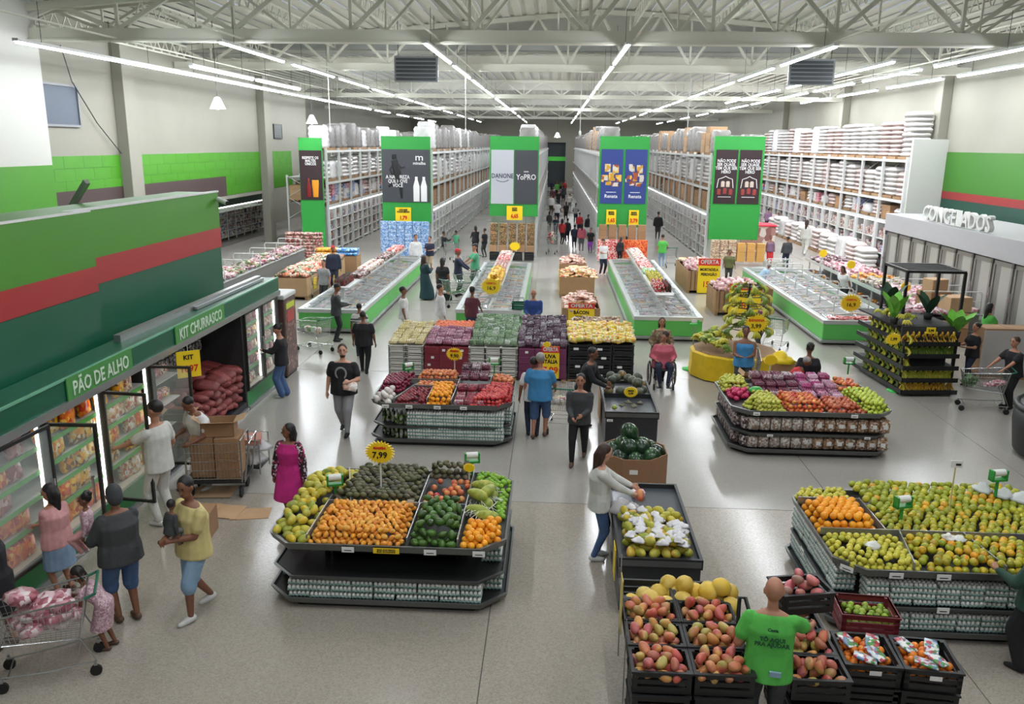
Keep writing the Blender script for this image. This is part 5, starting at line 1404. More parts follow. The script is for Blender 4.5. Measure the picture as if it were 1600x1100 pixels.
def gondola(label, x0, x1, y0, y1, z=.85):
 t = T('meat_gondola', label, 'gondola', ((x0 + x1) / 2, y0, 0))
 hx, L = (x1 - x0) / 2, y1 - y0
 for zz_, n_ in ((.3, 'lower_shelf'), (z, 'upper_shelf')):
  s = prt(n_, MB().box(-hx, hx, 0, L, zz_ - .03, zz_), M('gondola_grey', (150, 152, 150), .5), t)
  prt('price_rail', MB().box(-hx - .02, -hx, 0, L, zz_ - .08, zz_ + .05), FRIM, s)
 prt('plinth', MB().box(-hx + .05, hx - .05, .05, L - .05, 0, .27), M('gondola_dark', (120, 122, 120), .6), t)
 prt('core', MB().box(-.03, hx - .1, .1, L - .1, .3, z - .03), M('gondola_dark', (120, 122, 120), .6), t)
 for k in range(int(L / 1.6) + 1):
  prt('post', MB().bar((-hx + .02, k * 1.6 + .02, 0), (-hx + .02, k * 1.6 + .02, z + .35), .05), FRIM, t)
 return t
gondola('long grey meat gondola with posts in front of the frozen cabinets', 12.1, 13.9, 27.0, 40.5)
def pile(me, x0, x1, y0, y1, z, dx, dy, label, cat, group, name='meat_bag', lay=2, tilt=.35):
 n = 0
 for L in range(lay):
  y = y0 + dy / 2 + L * dy * .4
  while y < y1 - L * dy * .4:
   x = x0 + dx / 2 + L * dx * .5
   while x < x1 - L * dx * .4:
    one(name, random.choice(me) if isinstance(me, list) else me, None, label, cat, group, (x + U(-.06, .06), y + U(-.06, .06), z + L * .1 + U(0, .04)), (U(-tilt, tilt), U(-tilt, tilt), U(-.9, .9)), U(.9, 1.15))
    n += 1
    x += dx
   y += dy
 return n
for (me, a, b, l, g) in ((pmk, 27.1, 31.5, 'pink meat bag at the near end of the meat gondola', 'pink bags, near end'), (gw, 31.6, 33.4, 'pale bag in the middle of the meat gondola', 'pale bags, middle'), (orm, 33.5, 34.6, 'orange pack in the middle of the meat gondola', 'orange packs'), (pmk, 34.7, 38.0, 'pink meat bag on the far half of the meat gondola', 'pink bags, far half'), (drk, 38.1, 40.4, 'dark pack at the far end of the meat gondola', 'dark packs, far end')):
 pile(me, 12.15, 13.85, a, b, .86, .42, .38, l, 'meat bag', g, 'meat_bag' if me is pmk else 'food_bag')
for k in range(26):
 one('meat_bag', drk if k % 3 else orm, None, 'dark pack on the lower shelf of the meat gondola', 'meat pack', 'packs on the lower gondola shelf', (12.3, 27.4 + k * .5, .31), PI / 2 + U(-.2, .2))
loop_rack('white tube frame around the near end of the meat gondola', 12.9, 27.2, 3, 1.3, 1.9, .86, 1.55, 'white tube frames on the meat gondola')
for y, lab in ((28.6, 'near'), (34.0, 'middle'), (37.6, 'far')):
 t = price_star('price_star', 'small yellow starburst on a thin pole at the %s part of the meat gondola' % lab, (12.0, y, 1.45), .22, [], pole=1.4, rz=.3)
# ================================================================ pallet racks
RACKM = M('rack_white', (206, 208, 206), .45)
RACKB = M('rack_beam', (214, 216, 214), .45)
WRAP = M('wrapped_white', (212, 211, 210), .28, var=.12, noise=.16, nscale=3.0, bump=.6)
WRAPD = M('wrapped_grey', (128, 124, 120), .3, var=.2, noise=.16, nscale=3.0, bump=.6)
TPAP = M('paper_bale', (226, 222, 220), .4, var=.08, noise=.1, nscale=4, bump=.5)
TPAP2 = M('paper_bale_pink', (214, 196, 192), .4, var=.08, noise=.1, nscale=4, bump=.5)
def wrapped_mesh(w, d, h, n, name, mat):
 mb = MB()
 rings = []
 for k in range(2 * n + 1):
  b = 1.0 if k % 2 else .93
  z = h * k / (2 * n)
  s = b * (1 - .08 * z / h) * (.9 if k == 2 * n else 1)
  rings.append([(x * w / 2 * s, y * d / 2 * s, z) for x, y in ((-1, -.8), (-.85, -1), (.85, -1), (1, -.8), (1, .8), (.85, 1), (-.85, 1), (-1, .8))])
 return mb.loft(rings).mesh(name, mat, True)
PALB = MB().box(-.5, .5, -.5, .5, .09, .12)
for x in (-.45, 0, .45):
 PALB.box(x - .05, x + .05, -.5, .5, 0, .09)
PALM = PALB.mesh('pallet_base', WOOD)
sackm = [wrapped_mesh(1, 1, 1, 1, 'bale', m) for m in (TPAP, TPAP2)]
cartm = MB().bbox(-.5, .5, -.5, .5, 0, 1, .015).mesh('carton', KRAFT)
cartm2 = MB().bbox(-.5, .5, -.5, .5, 0, 1, .015).mesh('carton', KRAFT2)
PROTO = {}
def load(kind, x, y, z, w, d, h, label, group, rz=0.0):
 """one pallet load; w across the aisle direction Y, d into the rack"""
 key = (kind, round(w, 1), round(d, 1), round(h, 1))
 if key not in PROTO:
  nm = {'wrap': 'wrapped_pallet', 'wrapd': 'wrapped_pallet', 'bale': 'bale_stack', 'balep': 'bale_stack', 'cart': 'carton_stack', 'cart2': 'carton_stack', 'colour': 'goods_stack'}[kind]
  t = T(nm, label, nm.replace('_', ' '), (x, y, z), rz, group)
  prt('pallet_base', PALM, None, t, scale=(d, w, 1))
  hh = h - .12
  if kind in ('wrap', 'wrapd'):
   prt('wrapped_goods', wrapped_mesh(d, w, hh, max(2, int(hh / .25)), 'wrapped_goods', WRAP if kind == 'wrap' else WRAPD), None, t, loc=(0, 0, .12))
  elif kind in ('bale', 'balep'):
   n = max(2, int(round(hh / .22)))
   for k in range(n):
    prt('bale', sackm[0 if kind == 'bale' else 1], None, t, loc=(U(-.03, .03), U(-.03, .03), .12 + k * hh / n), rot=U(-.04, .04), scale=(d * .97, w * .97, hh / n))
  else:
   n = max(2, int(round(hh / .32)))
   for k in range(n):
    for j in range(2):
     prt('carton', (cartm if kind == 'cart' else cartm2) if kind != 'colour' else COLC[int(U(0, len(COLC)))], None, t, loc=(0, (j - .5) * w / 2, .12 + k * hh / n), scale=(d * .98, w * .485, hh / n * .985))
  PROTO[key] = t
  KIDS[t.name] = list(t.children)
  return t
 return clone(PROTO[key], (x, y, z), rz, label, group)
COLC = [MB().bbox(-.5, .5, -.5, .5, 0, 1, .015).mesh('carton', PM('goods_%d' % i, c, 9)) for i, c in enumerate(([(196, 120, 130), (226, 190, 196), (180, 80, 100)], [(120, 140, 190), (190, 200, 220), (90, 100, 160)], [(206, 200, 196), (160, 160, 160), (226, 226, 226)]))]
def rack(name, label, xf, face, y0, n, bay, levels, depth=1.1, ztop=None, shelf_lit=True, far_from=8):
 """xf: aisle face; face=+1 looks to +X. levels: beam heights"""
 t = T(name, label, 'rack', (xf, y0, 0))
 zt = ztop or (levels[-1] + .12)
 b = -face * depth
 L = n * bay
 for k in range(min(n, 22) + 1):
  y = k * bay
  prt('upright', MB().box(-.06, .06, y - .06, y + .06, 0, zt).box(b - .05, b + .05, y - .05, y + .05, 0, zt), RACKM, t)
  if k < 9:
   mb = MB()
   for j in range(4):
    za, zb = zt * (.35 + .16 * j), zt * (.35 + .16 * (j + 1))
    mb.bar((0 if j % 2 else b, y, za), (b if j % 2 else 0, y, min(zb, zt)), .035)
   prt('lacing', mb, RACKM, t)
 for z in levels:
  prt('beam', MB().box(-.05, .05, 0, L, z - .12, z), RACKB, t)
  prt('beam', MB().box(b - .05, b + .05, 0, L, z - .12, z), RACKB, t)
  prt('deck', MB().box(min(0, b), max(0, b), 0, L, z - .03, z - .01), M('deck_grey', (150, 150, 148), .6), t)
 return t
def fill_level(xf, face, y0, bays, bay, z, kinds, hs, label, group, depth=1.1, per=2, skip=.06, start=0):
 for k in range(start, bays):
  for j in range(per):
   if R() < skip:
    continue
   w = bay / per - .12
   h = U(*hs)
   load(random.choice(kinds), xf - face * depth * .5, y0 + k * bay + .06 + (j + .5) * (bay - .12) / per, z, w, .95, round(h, 1), label, group)
def far_goods(name, xf, face, ya, yb, z, h, mats, label, cat, depth=1.0, st=1.2):
 """the far bays, too small to pick apart: one body"""
 mb = MB()
 y = ya
 while y < yb:
  hh = h * U(.75, 1)
  mb.bbox(min(xf - face * .1, xf - face * depth), max(xf - face * .1, xf - face * depth), y + .03, y + st - .04, z, z + hh, .06, int(U(0, len(mats))))
  y += st
 one(name, mb, mats, label, cat, kind='stuff')
LITG = M('shelf_light', (250, 252, 255), .5, emit=2.2)
GOODS = [PM('shop_%d' % i, c, 12, stretch=(1, 1, 1)) for i, c in enumerate(([(176, 170, 164), (120, 126, 140), (140, 70, 70), (216, 216, 214), (170, 120, 96)], [(160, 166, 180), (90, 110, 160), (216, 218, 220), (186, 90, 100), (120, 110, 110)], [(220, 214, 206), (180, 150, 120), (236, 232, 226), (150, 160, 150), (120, 100, 96)]))]
def shop_shelves(label, xf, face, y0, y1, zmax=2.3, bay=1.35, rows=4, single=10):
 """white bay shelving with its own light under the rack"""
 t = T('bay_shelving', label, 'shelving', (xf, y0, 0))
 L = y1 - y0
 n = int(L / bay)
 d = .55
 x0, x1 = sorted((0, -face * d))
 xb0, xb1 = sorted((-face * d, -face * (d + .04)))
 prt('back_panel', MB().box(xb0, xb1, 0, L, 0, zmax), WHITE, t)
 fx0, fx1 = sorted((face * .02, -face * .05))
 for k in range(min(n, 40) + 1):
  y = k * L / n
  p = prt('upright_panel', MB().box(min(x0, fx0), max(x1, fx1), y - .05, y + .05, 0, zmax), WHITE, t)
 s0, s1 = sorted((-face * .0, -face * .06))
 prt('light_strip', MB().box(s0, s1, 0, L, zmax - .02, zmax + .05), LITG, t)
 for r in range(rows):
  z = .12 + r * (zmax - .2) / rows
  prt('shelf', MB().box(x0, x1, 0, L, z - .03, z), WHITE, t)
 mb = MB()
 for k in range(n):
  for r in range(rows):
   z = .12 + r * (zmax - .2) / rows
   for j in range(3):
    w = (L / n - .14) / 3
    y = k * L / n + .07 + j * w
    a, b = sorted((-face * (.06 + U(0, .12)), -face * (d - .02)))
    mb.box(a, b, y + .01, y + w - .01, z, z + ((zmax - .2) / rows - .1) * U(.55, .95), random.choice((0, 0, 1, 2)))
 prt('shelf_goods', mb, GOODS, t, kind='stuff')
 return t
LV = (2.6, 3.85, 5.55)
NB, BAY, Y0 = 25, 2.7, 45.7
for (nm, xf, face, where) in (('pallet_rack', -12.4, 1, 'beside the beer banner'), ('pallet_rack', -6.65, 1, 'behind the sportswear banner'), ('pallet_rack', 2.42, -1, 'behind the blue pasta banners'), ('pallet_rack', 8.25, -1, 'behind the dark ketchup banners'), ('pallet_rack', -.95, 1, 'behind the yogurt banner')):
 rack(nm, 'tall white pallet rack %s, face towards the centre' % where, xf, face, Y0, NB, BAY, LV)
 n1 = 9 if xf != -.95 else 3
 fill_level(xf, face, Y0, n1, BAY, 5.56, ['wrapd', 'wrapd', 'cart2', 'wrapd'] if xf > 0 else ['wrapd', 'wrapd', 'wrapd', 'wrap'], (1.2, 1.6), 'wrapped load on the top level of the rack ' + where, 'loads on the top level ' + where)
 fill_level(xf, face, Y0, n1, BAY, 3.86, ['bale', 'wrap', 'bale'], (1.1, 1.5), 'white load on the second level of the rack ' + where, 'loads on the second level ' + where)
 fill_level(xf, face, Y0, n1, BAY, 2.61, ['cart', 'cart', 'cart2'] if xf != -12.4 else ['wrap', 'balep', 'colour'], (.9, 1.1), 'carton load on the low level of the rack ' + where, 'loads on the low level ' + where)
 ya = Y0 + n1 * BAY
 for z, h, ms, l in ((5.56, 1.5, [WRAPD, WRAPD], 'top'), (3.86, 1.4, [TPAP, WRAP], 'second'), (2.61, 1.05, [KRAFT, KRAFT2], 'low')):
  far_goods('distant_loads', xf, face, ya, Y0 + NB * BAY, z, h, ms, 'distant loads on the %s level of the rack %s' % (l, where), 'pallet loads')
 shop_shelves('white lit shelving on the floor level of the rack ' + where, xf + face * .02, face, Y0 + .2, Y0 + NB * BAY, 2.4)
XR = 16.55
WHR = 'along the bare wall'
rack('pallet_rack', 'tall white pallet rack along the bare wall, full of paper bales', XR, -1, 41.0, 26, 2.9, (2.55, 3.6, 5.5), 1.1)
for k in range(10):
 for j in range(2):
  y = 41.1 + (k + (j + .5) / 2) * 2.9
  load(random.choice(('bale', 'balep', 'wrap')) if k > 4 else ('balep' if (k + j) % 3 == 1 else 'bale'), XR + .62, y, 5.51, 1.15, 1.1, 2.2 if k == 0 and j == 0 else 1.6 + .2 * ((k + j) % 2), 'stack of white paper bales on the top level of the rack ' + WHR, 'bale stacks on the top level ' + WHR)
  load('bale' if (k * 2 + j) % 4 else 'balep', XR + .62, y, 3.61, 1.15, 1.1, 1.3 + .2 * ((k + j) % 2) - (.2 if k < 3 else 0) + .2, 'stack of white paper bales on the second level of the rack ' + WHR, 'bale stacks on the second level ' + WHR)
  load(('bale', 'cart', 'balep', 'wrap', 'colour')[(k * 2 + j) % 5], XR + .62, y, 2.56, 1.1, 1.0, .6 + .1 * ((k * 3 + j) % 4), 'short mixed stack on the low level of the rack ' + WHR, 'stacks on the low level ' + WHR)
for z, h, ms, l in ((5.51, 1.6, [TPAP, WRAP], 'top'), (3.61, 1.5, [TPAP, TPAP2], 'second'), (2.56, .8, [TPAP, TPAP2, WRAP], 'low')):
 far_goods('distant_loads', XR, -1, 41 + 29, 41 + 26 * 2.9, z, h, ms, 'distant paper bales on the %s level of the rack %s' % (l, WHR), 'pallet loads')
shop_shelves('white lit shelving on the floor level of the rack ' + WHR, XR - .02, -1, 41.2, 110, 2.4, 1.45, 3)
for k in range(14):
 load(('bale', 'balep', 'wrap', 'bale')[k % 4], XR - .55, 43.4 + k * 1.5, 0, 1.3, .9, 1.1 + .1 * (k % 3), 'pile of bagged paper rolls standing on the floor before the rack ' + WHR, 'floor piles before the wall rack')
endp = struct('wall_endpanel', MB().box(16.6, 18.2, 40.7, 40.9, 2.0, 6.45), M('end_panel', (196, 198, 192), .5))
one('pallet_bundle', MB().box(16.4, 18.1, 41.1, 42.2, 7.25, 7.35).box(16.4, 18.1, 41.1, 42.2, 7.45, 7.55).box(16.5, 16.7, 41.1, 42.2, 7.1, 7.6), WOOD, 'empty pallets lying on top of the tall bales near the end panel', 'pallets') if False else None
NAVY = M('banner_navy', (44, 62, 130), .5)
BROWN = M('banner_brown', (48, 30, 34), .5)
GREYB = M('banner_grey', (64, 66, 72), .5)
LGREY = M('banner_silver', (186, 188, 196), .5)
PWHITE = M('print_white', (236, 236, 236), .5)
AMBER = M('print_amber', (226, 150, 40), .4)
def banner(label, xc, w, ztop, zbot, panels, y=45.0):
 """green end board with printed panels; panel: (x0, x1, z0, z1, mat, [texts])"""
 t = T('rack_banner', label, 'banner', (xc, y, 0))
 prt('board', MB().box(-w / 2, w / 2, 0, .12, zbot, ztop), GRN_M, t)
 for p_ in panels:
  q = prt('print_panel', MB().box(p_[0], p_[1], -.03, 0, p_[2], p_[3]), p_[4], t)
  for (body, x, z, s, m_, sx) in p_[5]:
   text(body, s, (x, -.04, z), FY, m_, q, .002, .004, sx, sp=.85)
 return t
b1 = banner('narrow green banner with a dark beer print reading MALTES ÚNICOS', -13.05, 1.25, 6.2, 0, [(-.6, .6, 2.95, 5.55, BROWN, [('RESPEITE OS\nMALTES\nÚNICOS', 0, 5.0, .19, PWHITE, .85)])])
pb = MB().lathe([(0, 0), (.13, 0), (.13, .55), (.05, .8), (.05, 1.0), (0, 1.0)], 10)
prt('bottle_print', pb, M('print_bottle', (120, 30, 30), .4), b1, True, (-.15, -.04, 3.1), scale=(1, .1, 1))
prt('glass_print', MB().lathe([(0, 0), (.14, 0), (.19, .7), (.18, .9), (0, .9)], 10), AMBER, b1, True, (.22, -.04, 3.1), scale=(1, .1, 1))
b2 = banner('wide green banner with a grey sportswear print of a running figure and two white bottles', -7.92, 2.62, 6.33, 1.8, [(-1.28, 1.28, 2.9, 5.66, GREYB, [('A NATUREZA\nQUE MOVE\nVOCÊ', -.45, 4.0, .26, PWHITE, .8), ('m', .72, 5.25, .5, PWHITE, 1.2), ('minalba', .72, 4.95, .22, PWHITE, 1)])])
pr = MB().tube([(-.62, 0, 5.4), (-.6, 0, 5.15)], .12, 8).tube([(-.62, 0, 5.1), (-.5, 0, 4.6), (-.45, 0, 4.3)], [.16, .2, .2], 8).tube([(-.45, 0, 4.3), (-.3, 0, 3.7), (-.25, 0, 3.1)], [.16, .1, .05], 8).tube([(-.45, 0, 4.3), (-.7, 0, 3.9), (-.95, 0, 3.7)], [.15, .1, .05], 8).tube([(-.6, 0, 5.0), (-.85, 0, 4.6), (-.7, 0, 4.3)], .06, 6).tube([(-.55, 0, 5.0), (-.25, 0, 4.7), (-.05, 0, 4.75)], .06, 6)
prt('runner_print', pr, M('print_dark', (22, 22, 26), .5), b2, True, (0, -.035, 0), scale=(1, .06, 1))
for x in (.55, .95):
 prt('bottle_print', MB().lathe([(0, 0), (.17, 0), (.17, .8), (.07, 1.15), (.07, 1.3), (0, 1.3)], 10), PWHITE, b2, True, (x, -.04, 2.95), scale=(1, .1, 1))
b3 = banner('wide green banner with a silver panel and a dark panel of two yogurt makers', -2.15, 2.6, 6.4, 2.25, [(-1.22, -.03, 2.9, 5.7, LGREY, [('DANONE', -.62, 4.35, .34, M('print_navy', (40, 44, 70), .5), .8)]), (.03, 1.24, 2.9, 5.7, GREYB, [('YoPRO', .64, 4.3, .4, PWHITE, .85), ('novo', .64, 4.6, .12, PWHITE, 1)])])
prt('smile', MB().tube([(-.95 + .066 * k, 0, -.06 * math.sin(PI * k / 10) * 1.6) for k in range(11)], .015, 5), M('print_navy', (40, 44, 70), .5), b3, False, (.0, -.04, 4.15))
PASTA = PM('print_pasta', [(200, 150, 50), (226, 186, 90), (160, 80, 50), (60, 60, 120), (206, 200, 190)], 5)
b4 = banner('wide green banner with two blue pasta panels above two yellow price cards', 3.62, 2.6, 6.46, 1.75, [(-1.2, -.06, 3.0, 5.8, NAVY, [('Renata', -.63, 3.38, .25, PWHITE, 1)]), (.06, 1.2, 3.0, 5.8, NAVY, [('Renata', .63, 3.38, .25, PWHITE, 1)])])
for sx in (-.63, .63):
 for (dx, dz, w, h) in ((-.22, 4.85, .3, .4), (.2, 4.8, .32, .42), (-.36, 4.3, .34, .36), (.02, 4.4, .34, .44), (.36, 4.32, .32, .36), (-.16, 4.05, .3, .2), (.2, 4.0, .34, .2)):
  prt('pack_print', MB().box(sx + dx - w / 2, sx + dx + w / 2, -.036, -.03, dz - h / 2, dz + h / 2), PASTA, b4)
 prt('underline', MB().box(sx - .26, sx + .26, -.036, -.03, 3.58, 3.61), PWHITE, b4)
b5 = banner('wide green banner with two dark red ketchup panels', 9.55, 2.6, 6.53, 1.2, [(-1.18, -.05, 3.08, 5.85, BROWN, [('NÃO PODE\nSER QUASE.\nTEM QUE SER\nHERO', -.62, 5.0, .22, PWHITE, .85)]), (.05, 1.18, 3.08, 5.85, BROWN, [('NÃO PODE\nSER QUASE.\nTEM QUE SER\nHERO', .62, 5.0, .22, PWHITE, .85)])])
KETC = M('print_ketchup', (150, 60, 60), .4)
for sx in (-.62, .62):
 prt('emblem', MB().tube([(sx - .42, 0, 3.9), (sx - .36, 0, 4.35), (sx - .15, 0, 4.42), (sx, 0, 4.5), (sx + .15, 0, 4.42), (sx + .36, 0, 4.35), (sx + .42, 0, 3.9)], .02, 5), PWHITE, b5, False, (0, -.035, 0))
 for (dx, dz) in ((-.3, 3.55), (0, 3.6), (.3, 3.55), (-.12, 3.95), (.14, 3.95)):
  prt('jar_print', MB().lathe([(0, 0), (.1, 0), (.1, .24), (.06, .3), (0, .3)], 8), KETC if dz < 3.9 else M('print_jar2', (206, 190, 176), .4), b5, True, (sx + dx, -.035, dz), scale=(1, .1, 1))
 prt('underline', MB().box(sx - .34, sx + .34, -.036, -.03, 3.42, 3.45), PWHITE, b5)
bl = T('side_banner', 'tall green banner with a pale middle hanging far down the sportswear banner aisle', 'banner', (-5.0, 75, 0))
prt('board', MB().box(-.6, .6, 0, .1, .3, 6.6), GRN_M, bl)
prt('print_panel', MB().box(-.5, .5, -.03, 0, 3.2, 5.6), PWHITE, bl)
def card3(label, x, y, z, w, h, top, num):
 t = T('price_card', label, 'price sign', (x, y, z))
 prt('card', MB().box(-w / 2, w / 2, -.02, 0, 0, h), YEL, t)
 text(top, h * .16, (0, -.03, h * .76), FY, INK, t, .002, .006, .8, sp=.85)
 text(num, h * .36, (0, -.03, h * .28), FY, REDP, t, .002, .012, .85)
card3('yellow card reading 1,79 on the green board under the sportswear print', -8.1, 44.95, 1.85, .85, .78, 'LEVE MAIS\nPAGUE MENOS', '1,79')
card3('yellow card reading 6,65 under the yogurt banner', -2.1, 44.95, 2.05, .85, .75, 'NOVA\nSAFRA', '6,65')
card3('yellow card reading 1,65 under the blue pasta panels, nearer the centre aisle', 3.05, 44.95, 1.9, .52, .78, 'MASSA\nPENNE', '1,65')
card3('yellow card reading 3,79 under the blue pasta panels, away from the centre aisle', 4.25, 44.95, 1.9, .52, .78, 'MASSA\nNINHO', '3,79')
def endcap(name, label, cat, group, x0, x1, y, rows, w, d, h, me, z0=.12, taper=0):
 for r in range(rows):
  n = int((x1 - x0) / w)
  for i in range(n):
   one(name, random.choice(me) if isinstance(me, list) else me, None, label, cat, group, (x0 + (i + .5) * (x1 - x0) / n, y + taper * r, z0 + r * h), U(-.02, .02))
wp = MB().bbox(-.21, .21, -.14, .14, 0, .2, .02).mesh('water_pack', PM('print_water', [(120, 160, 210), (160, 190, 226), (90, 130, 190), (206, 220, 236)], 22))
endcap('water_pack', 'blue wrapped pack of water bottles stacked under the sportswear banner', 'water pack', 'water packs under the sportswear banner', -9.2, -6.6, 44.2, 9, .43, .3, .205, wp)
jb = MB().bbox(-.2, .2, -.15, .15, 0, .19, .015).mesh('juice_tray', PM('print_juice', [(120, 90, 60), (160, 120, 80), (90, 100, 60), (190, 150, 110), (80, 60, 50)], 24))
endcap('juice_tray', 'tray of small brown drink cartons stacked under the yogurt banner', 'drink tray', 'drink trays under the yogurt banner', -3.4, -.95, 44.3, 6, .41, .3, .2, jb, .75)
kb_ = MB().bbox(-.2, .2, -.16, .16, 0, .3, .01).mesh('carton', KRAFT)
endcap('carton', 'brown carton in the low row under the drink trays', 'carton', 'cartons under the drink trays', -3.4, -.95, 43.9, 1, .41, .3, .3, kb_, .5)
dkc = crate_mesh(.5, .35, .4).mesh('crate', CR_BLK)
endcap('crate', 'dark crate on the floor under the drink trays', 'crate', 'dark crates under the drink trays', -3.4, -.95, 43.9, 1, .6, .4, .4, dkc, .05)
sf = T('promo_star', 'small yellow oval sign on the cartons under the drink trays', 'price sign', (-2.0, 43.65, .8))
prt('burst', star_mesh(.3), YEL, sf)
endcap('carton', 'plain brown carton stacked under the blue pasta banner', 'carton', 'cartons under the pasta banner', 2.35, 4.9, 44.4, 3, .5, .3, .3, kb_, 1.05)
rb = [MB().bbox(-.12, .12, -.1, .1, 0, .3, .01).mesh('biscuit_pack', PM('print_bis%d' % i, c, 16)) for i, c in enumerate(([(206, 50, 60), (226, 110, 110), (240, 220, 210)], [(230, 90, 50), (240, 140, 80), (206, 60, 40)]))]
endcap('biscuit_pack', 'red biscuit pack standing under the pasta banner', 'biscuit pack', 'red biscuit packs', 2.35, 3.6, 43.9, 4, .2, .2, .27, rb[0], .1)
endcap('biscuit_pack', 'orange biscuit pack standing under the pasta banner', 'biscuit pack', 'orange biscuit packs', 3.65, 4.9, 43.9, 4, .2, .2, .27, rb[1], .1)
cn = MB().bbox(-.2, .2, -.15, .15, 0, .16, .02).mesh('can_tray', PM('print_cans', [(190, 160, 130), (206, 180, 150), (150, 110, 90), (226, 210, 190)], 22))
endcap('can_tray', 'tray of pale cans stacked under the ketchup banner', 'can tray', 'can trays under the ketchup banner', 8.2, 9.5, 43.8, 6, .42, .3, .17, cn, .3)
endcap('carton', 'yellow brown carton stacked under the ketchup banner', 'carton', 'yellow cartons under the ketchup banner', 9.5, 11.0, 43.8, 4, .42, .3, .24, MB().bbox(-.2, .2, -.15, .15, 0, .24, .015).mesh('carton', M('carton_yellow', (206, 156, 84), .6, var=.08)), .2)
endcap('bean_pack', 'pink and brown sack in the stacked wall beside the beer banner', 'sack', 'sacks beside the beer banner', -13.5, -11.6, 41.5, 9, .46, .3, .16, MB().bbox(-.23, .23, -.18, .18, 0, .15, .05).mesh('bean_pack', PM('print_bean', [(150, 80, 80), (196, 150, 140), (120, 60, 60), (214, 190, 176)], 14)), .15)
# ================================================================ carts
GRNP = M('cart_green', (40, 110, 84), .4)
def cart_proto():
 t = T('shopping_cart', 'x', 'shopping cart', (0, 0, 0))
 def rr(z, w0, w1, y0, y1):
  return [(-w0 / 2, y0, z), (w0 / 2, y0, z), (w1 / 2, y1, z), (-w1 / 2, y1, z)]
 top = [(-.29, -.45, 1.0), (.29, -.45, 1.0), (.23, .5, .9), (-.23, .5, .9)]
 bot = [(-.24, -.36, .5), (.24, -.36, .5), (.2, .42, .55), (-.2, .42, .55)]
 prt('basket_rim', MB().tube(top, .012, 6, 0, True), CHROME, t)
 prt('basket_base', MB().tube(bot, .01, 6, 0, True), CHROME, t)
 mb = MB()
 V = [Vector(p) for p in top]
 B = [Vector(p) for p in bot]
 for e in range(4):
  a, b, c, d = V[e], V[(e + 1) % 4], B[e], B[(e + 1) % 4]
  n = 10 if e % 2 == 0 else 16
  for k in range(n + 1):
   mb.bar(a.lerp(b, k / n), c.lerp(d, k / n), .006)
  for k in (1, 2, 3):
   mb.bar(a.lerp(c, k / 4), b.lerp(d, k / 4), .007)
 for k in range(11):
  mb.bar(B[0].lerp(B[1], k / 10), B[3].lerp(B[2], k / 10), .006)
 prt('basket_wires', mb, CHROME, t, kind='stuff')
 prt('handle', MB().tube([(-.28, -.45, 1.0), (-.28, -.56, 1.04), (.28, -.56, 1.04), (.28, -.45, 1.0)], .017, 8), GRNP, t)
 for s in (-1, 1):
  prt('frame_tube', MB().tube([(s * .27, -.45, 1.0), (s * .26, -.36, .52), (s * .27, -.5, .2), (s * .25, .0, .16), (s * .2, .48, .16)], .013, 6), CHROME, t)
  for y in (-.48, .46):
   w = prt('wheel', MB().cyl((s * .24 - .018, y, .065), (s * .24 + .018, y, .065), .065, .065, 12), RUB, t)
   prt('fork', MB().bar((s * .24, y, .07), (s * .24, y, .18), .03), STEEL, w)
 prt('low_rack', MB().bar((-.25, -.3, .2), (.25, -.3, .2), .012).bar((-.22, .1, .17), (.22, .1, .17), .012).bar((-.2, .4, .16), (.2, .4, .16), .012), CHROME, t)
 return t
cart0 = cart_proto()
used_cart = [False]
def cart(label, x, y, face, scale=1.0):
 if not used_cart[0]:
  used_cart[0] = True
  cart0.location = (x, y, 0)
  cart0.rotation_euler = (0, 0, math.radians(face - 90))
  cart0['label'] = label
  cart0['group'] = 'wire shopping carts'
  return cart0
 return clone(cart0, (x, y, 0), math.radians(face - 90), label, 'wire shopping carts')
def cpix(label, px, py, face):
 x, y, _ = gp(px, py)
 return cart(label, x, y, face), x, y
_, cx, cy = cpix('wire cart heaped with pink meat bags beside the child in the pink dress', 82, 1050, 205)
for k in range(13):
 a = math.radians(205)
 u, v = U(-.3, .36), U(-.13, .13)
 one('meat_bag', pmk, None, 'pink bag of meat heaped in the cart beside the child', 'meat bag', 'meat bags in the near cart', (cx + u * math.cos(a) - v * math.sin(a), cy + u * math.sin(a) + v * math.cos(a), .62 + .1 * (k // 4)), (U(-.3, .3), U(-.3, .3), U(0, 6)), .95)
cpix('wire cart with a few items standing alone by the green freezer', 492, 548, 150)
for k, (dx, dy) in enumerate(((-.05, 0), (.15, -.1), (-.2, .1))):
 x, y, _ = gp(492, 548)
 one('food_pack', pkm[1 if k else 4], None, 'pale pack in the cart standing by the green freezer', 'food pack', 'packs in the lone cart', (x + dx, y + dy, .56), U(0, 6))
cpix('wire cart pushed by the grey haired person in the blue polo', 876, 668, 85)
x, y, _ = gp(876, 668)
one('cabbage', fruit_mesh('cabbage', FM('skin_cabbage', [(190, 206, 140)], [(214, 220, 176)], .6), .09, 'round', 10, 7), None, 'pale green cabbage in the cart beside the blue polo', 'cabbage', None, (x - .02, y + .1, .62))
for k in range(3):
 one('food_pack', pkm[1], None, 'pale pack in the cart beside the blue polo', 'food pack', 'packs in the cart beside the blue polo', (x - .1 + .12 * k, y - .1, .56), k)
cpix('wire cart pushed by the person with the red and blue cap', 712, 478, 40)
cpix('wire cart between the mint T-shirt and the person in black', 728, 462, 200)
cpix('wire cart farther back among the group by the middle freezer', 736, 432, 120)
cpix('wire cart at the entry of the sportswear banner aisle', 706, 408, 80)
_, x, y = cpix('loaded wire cart standing in the centre aisle', 862, 396, 262)
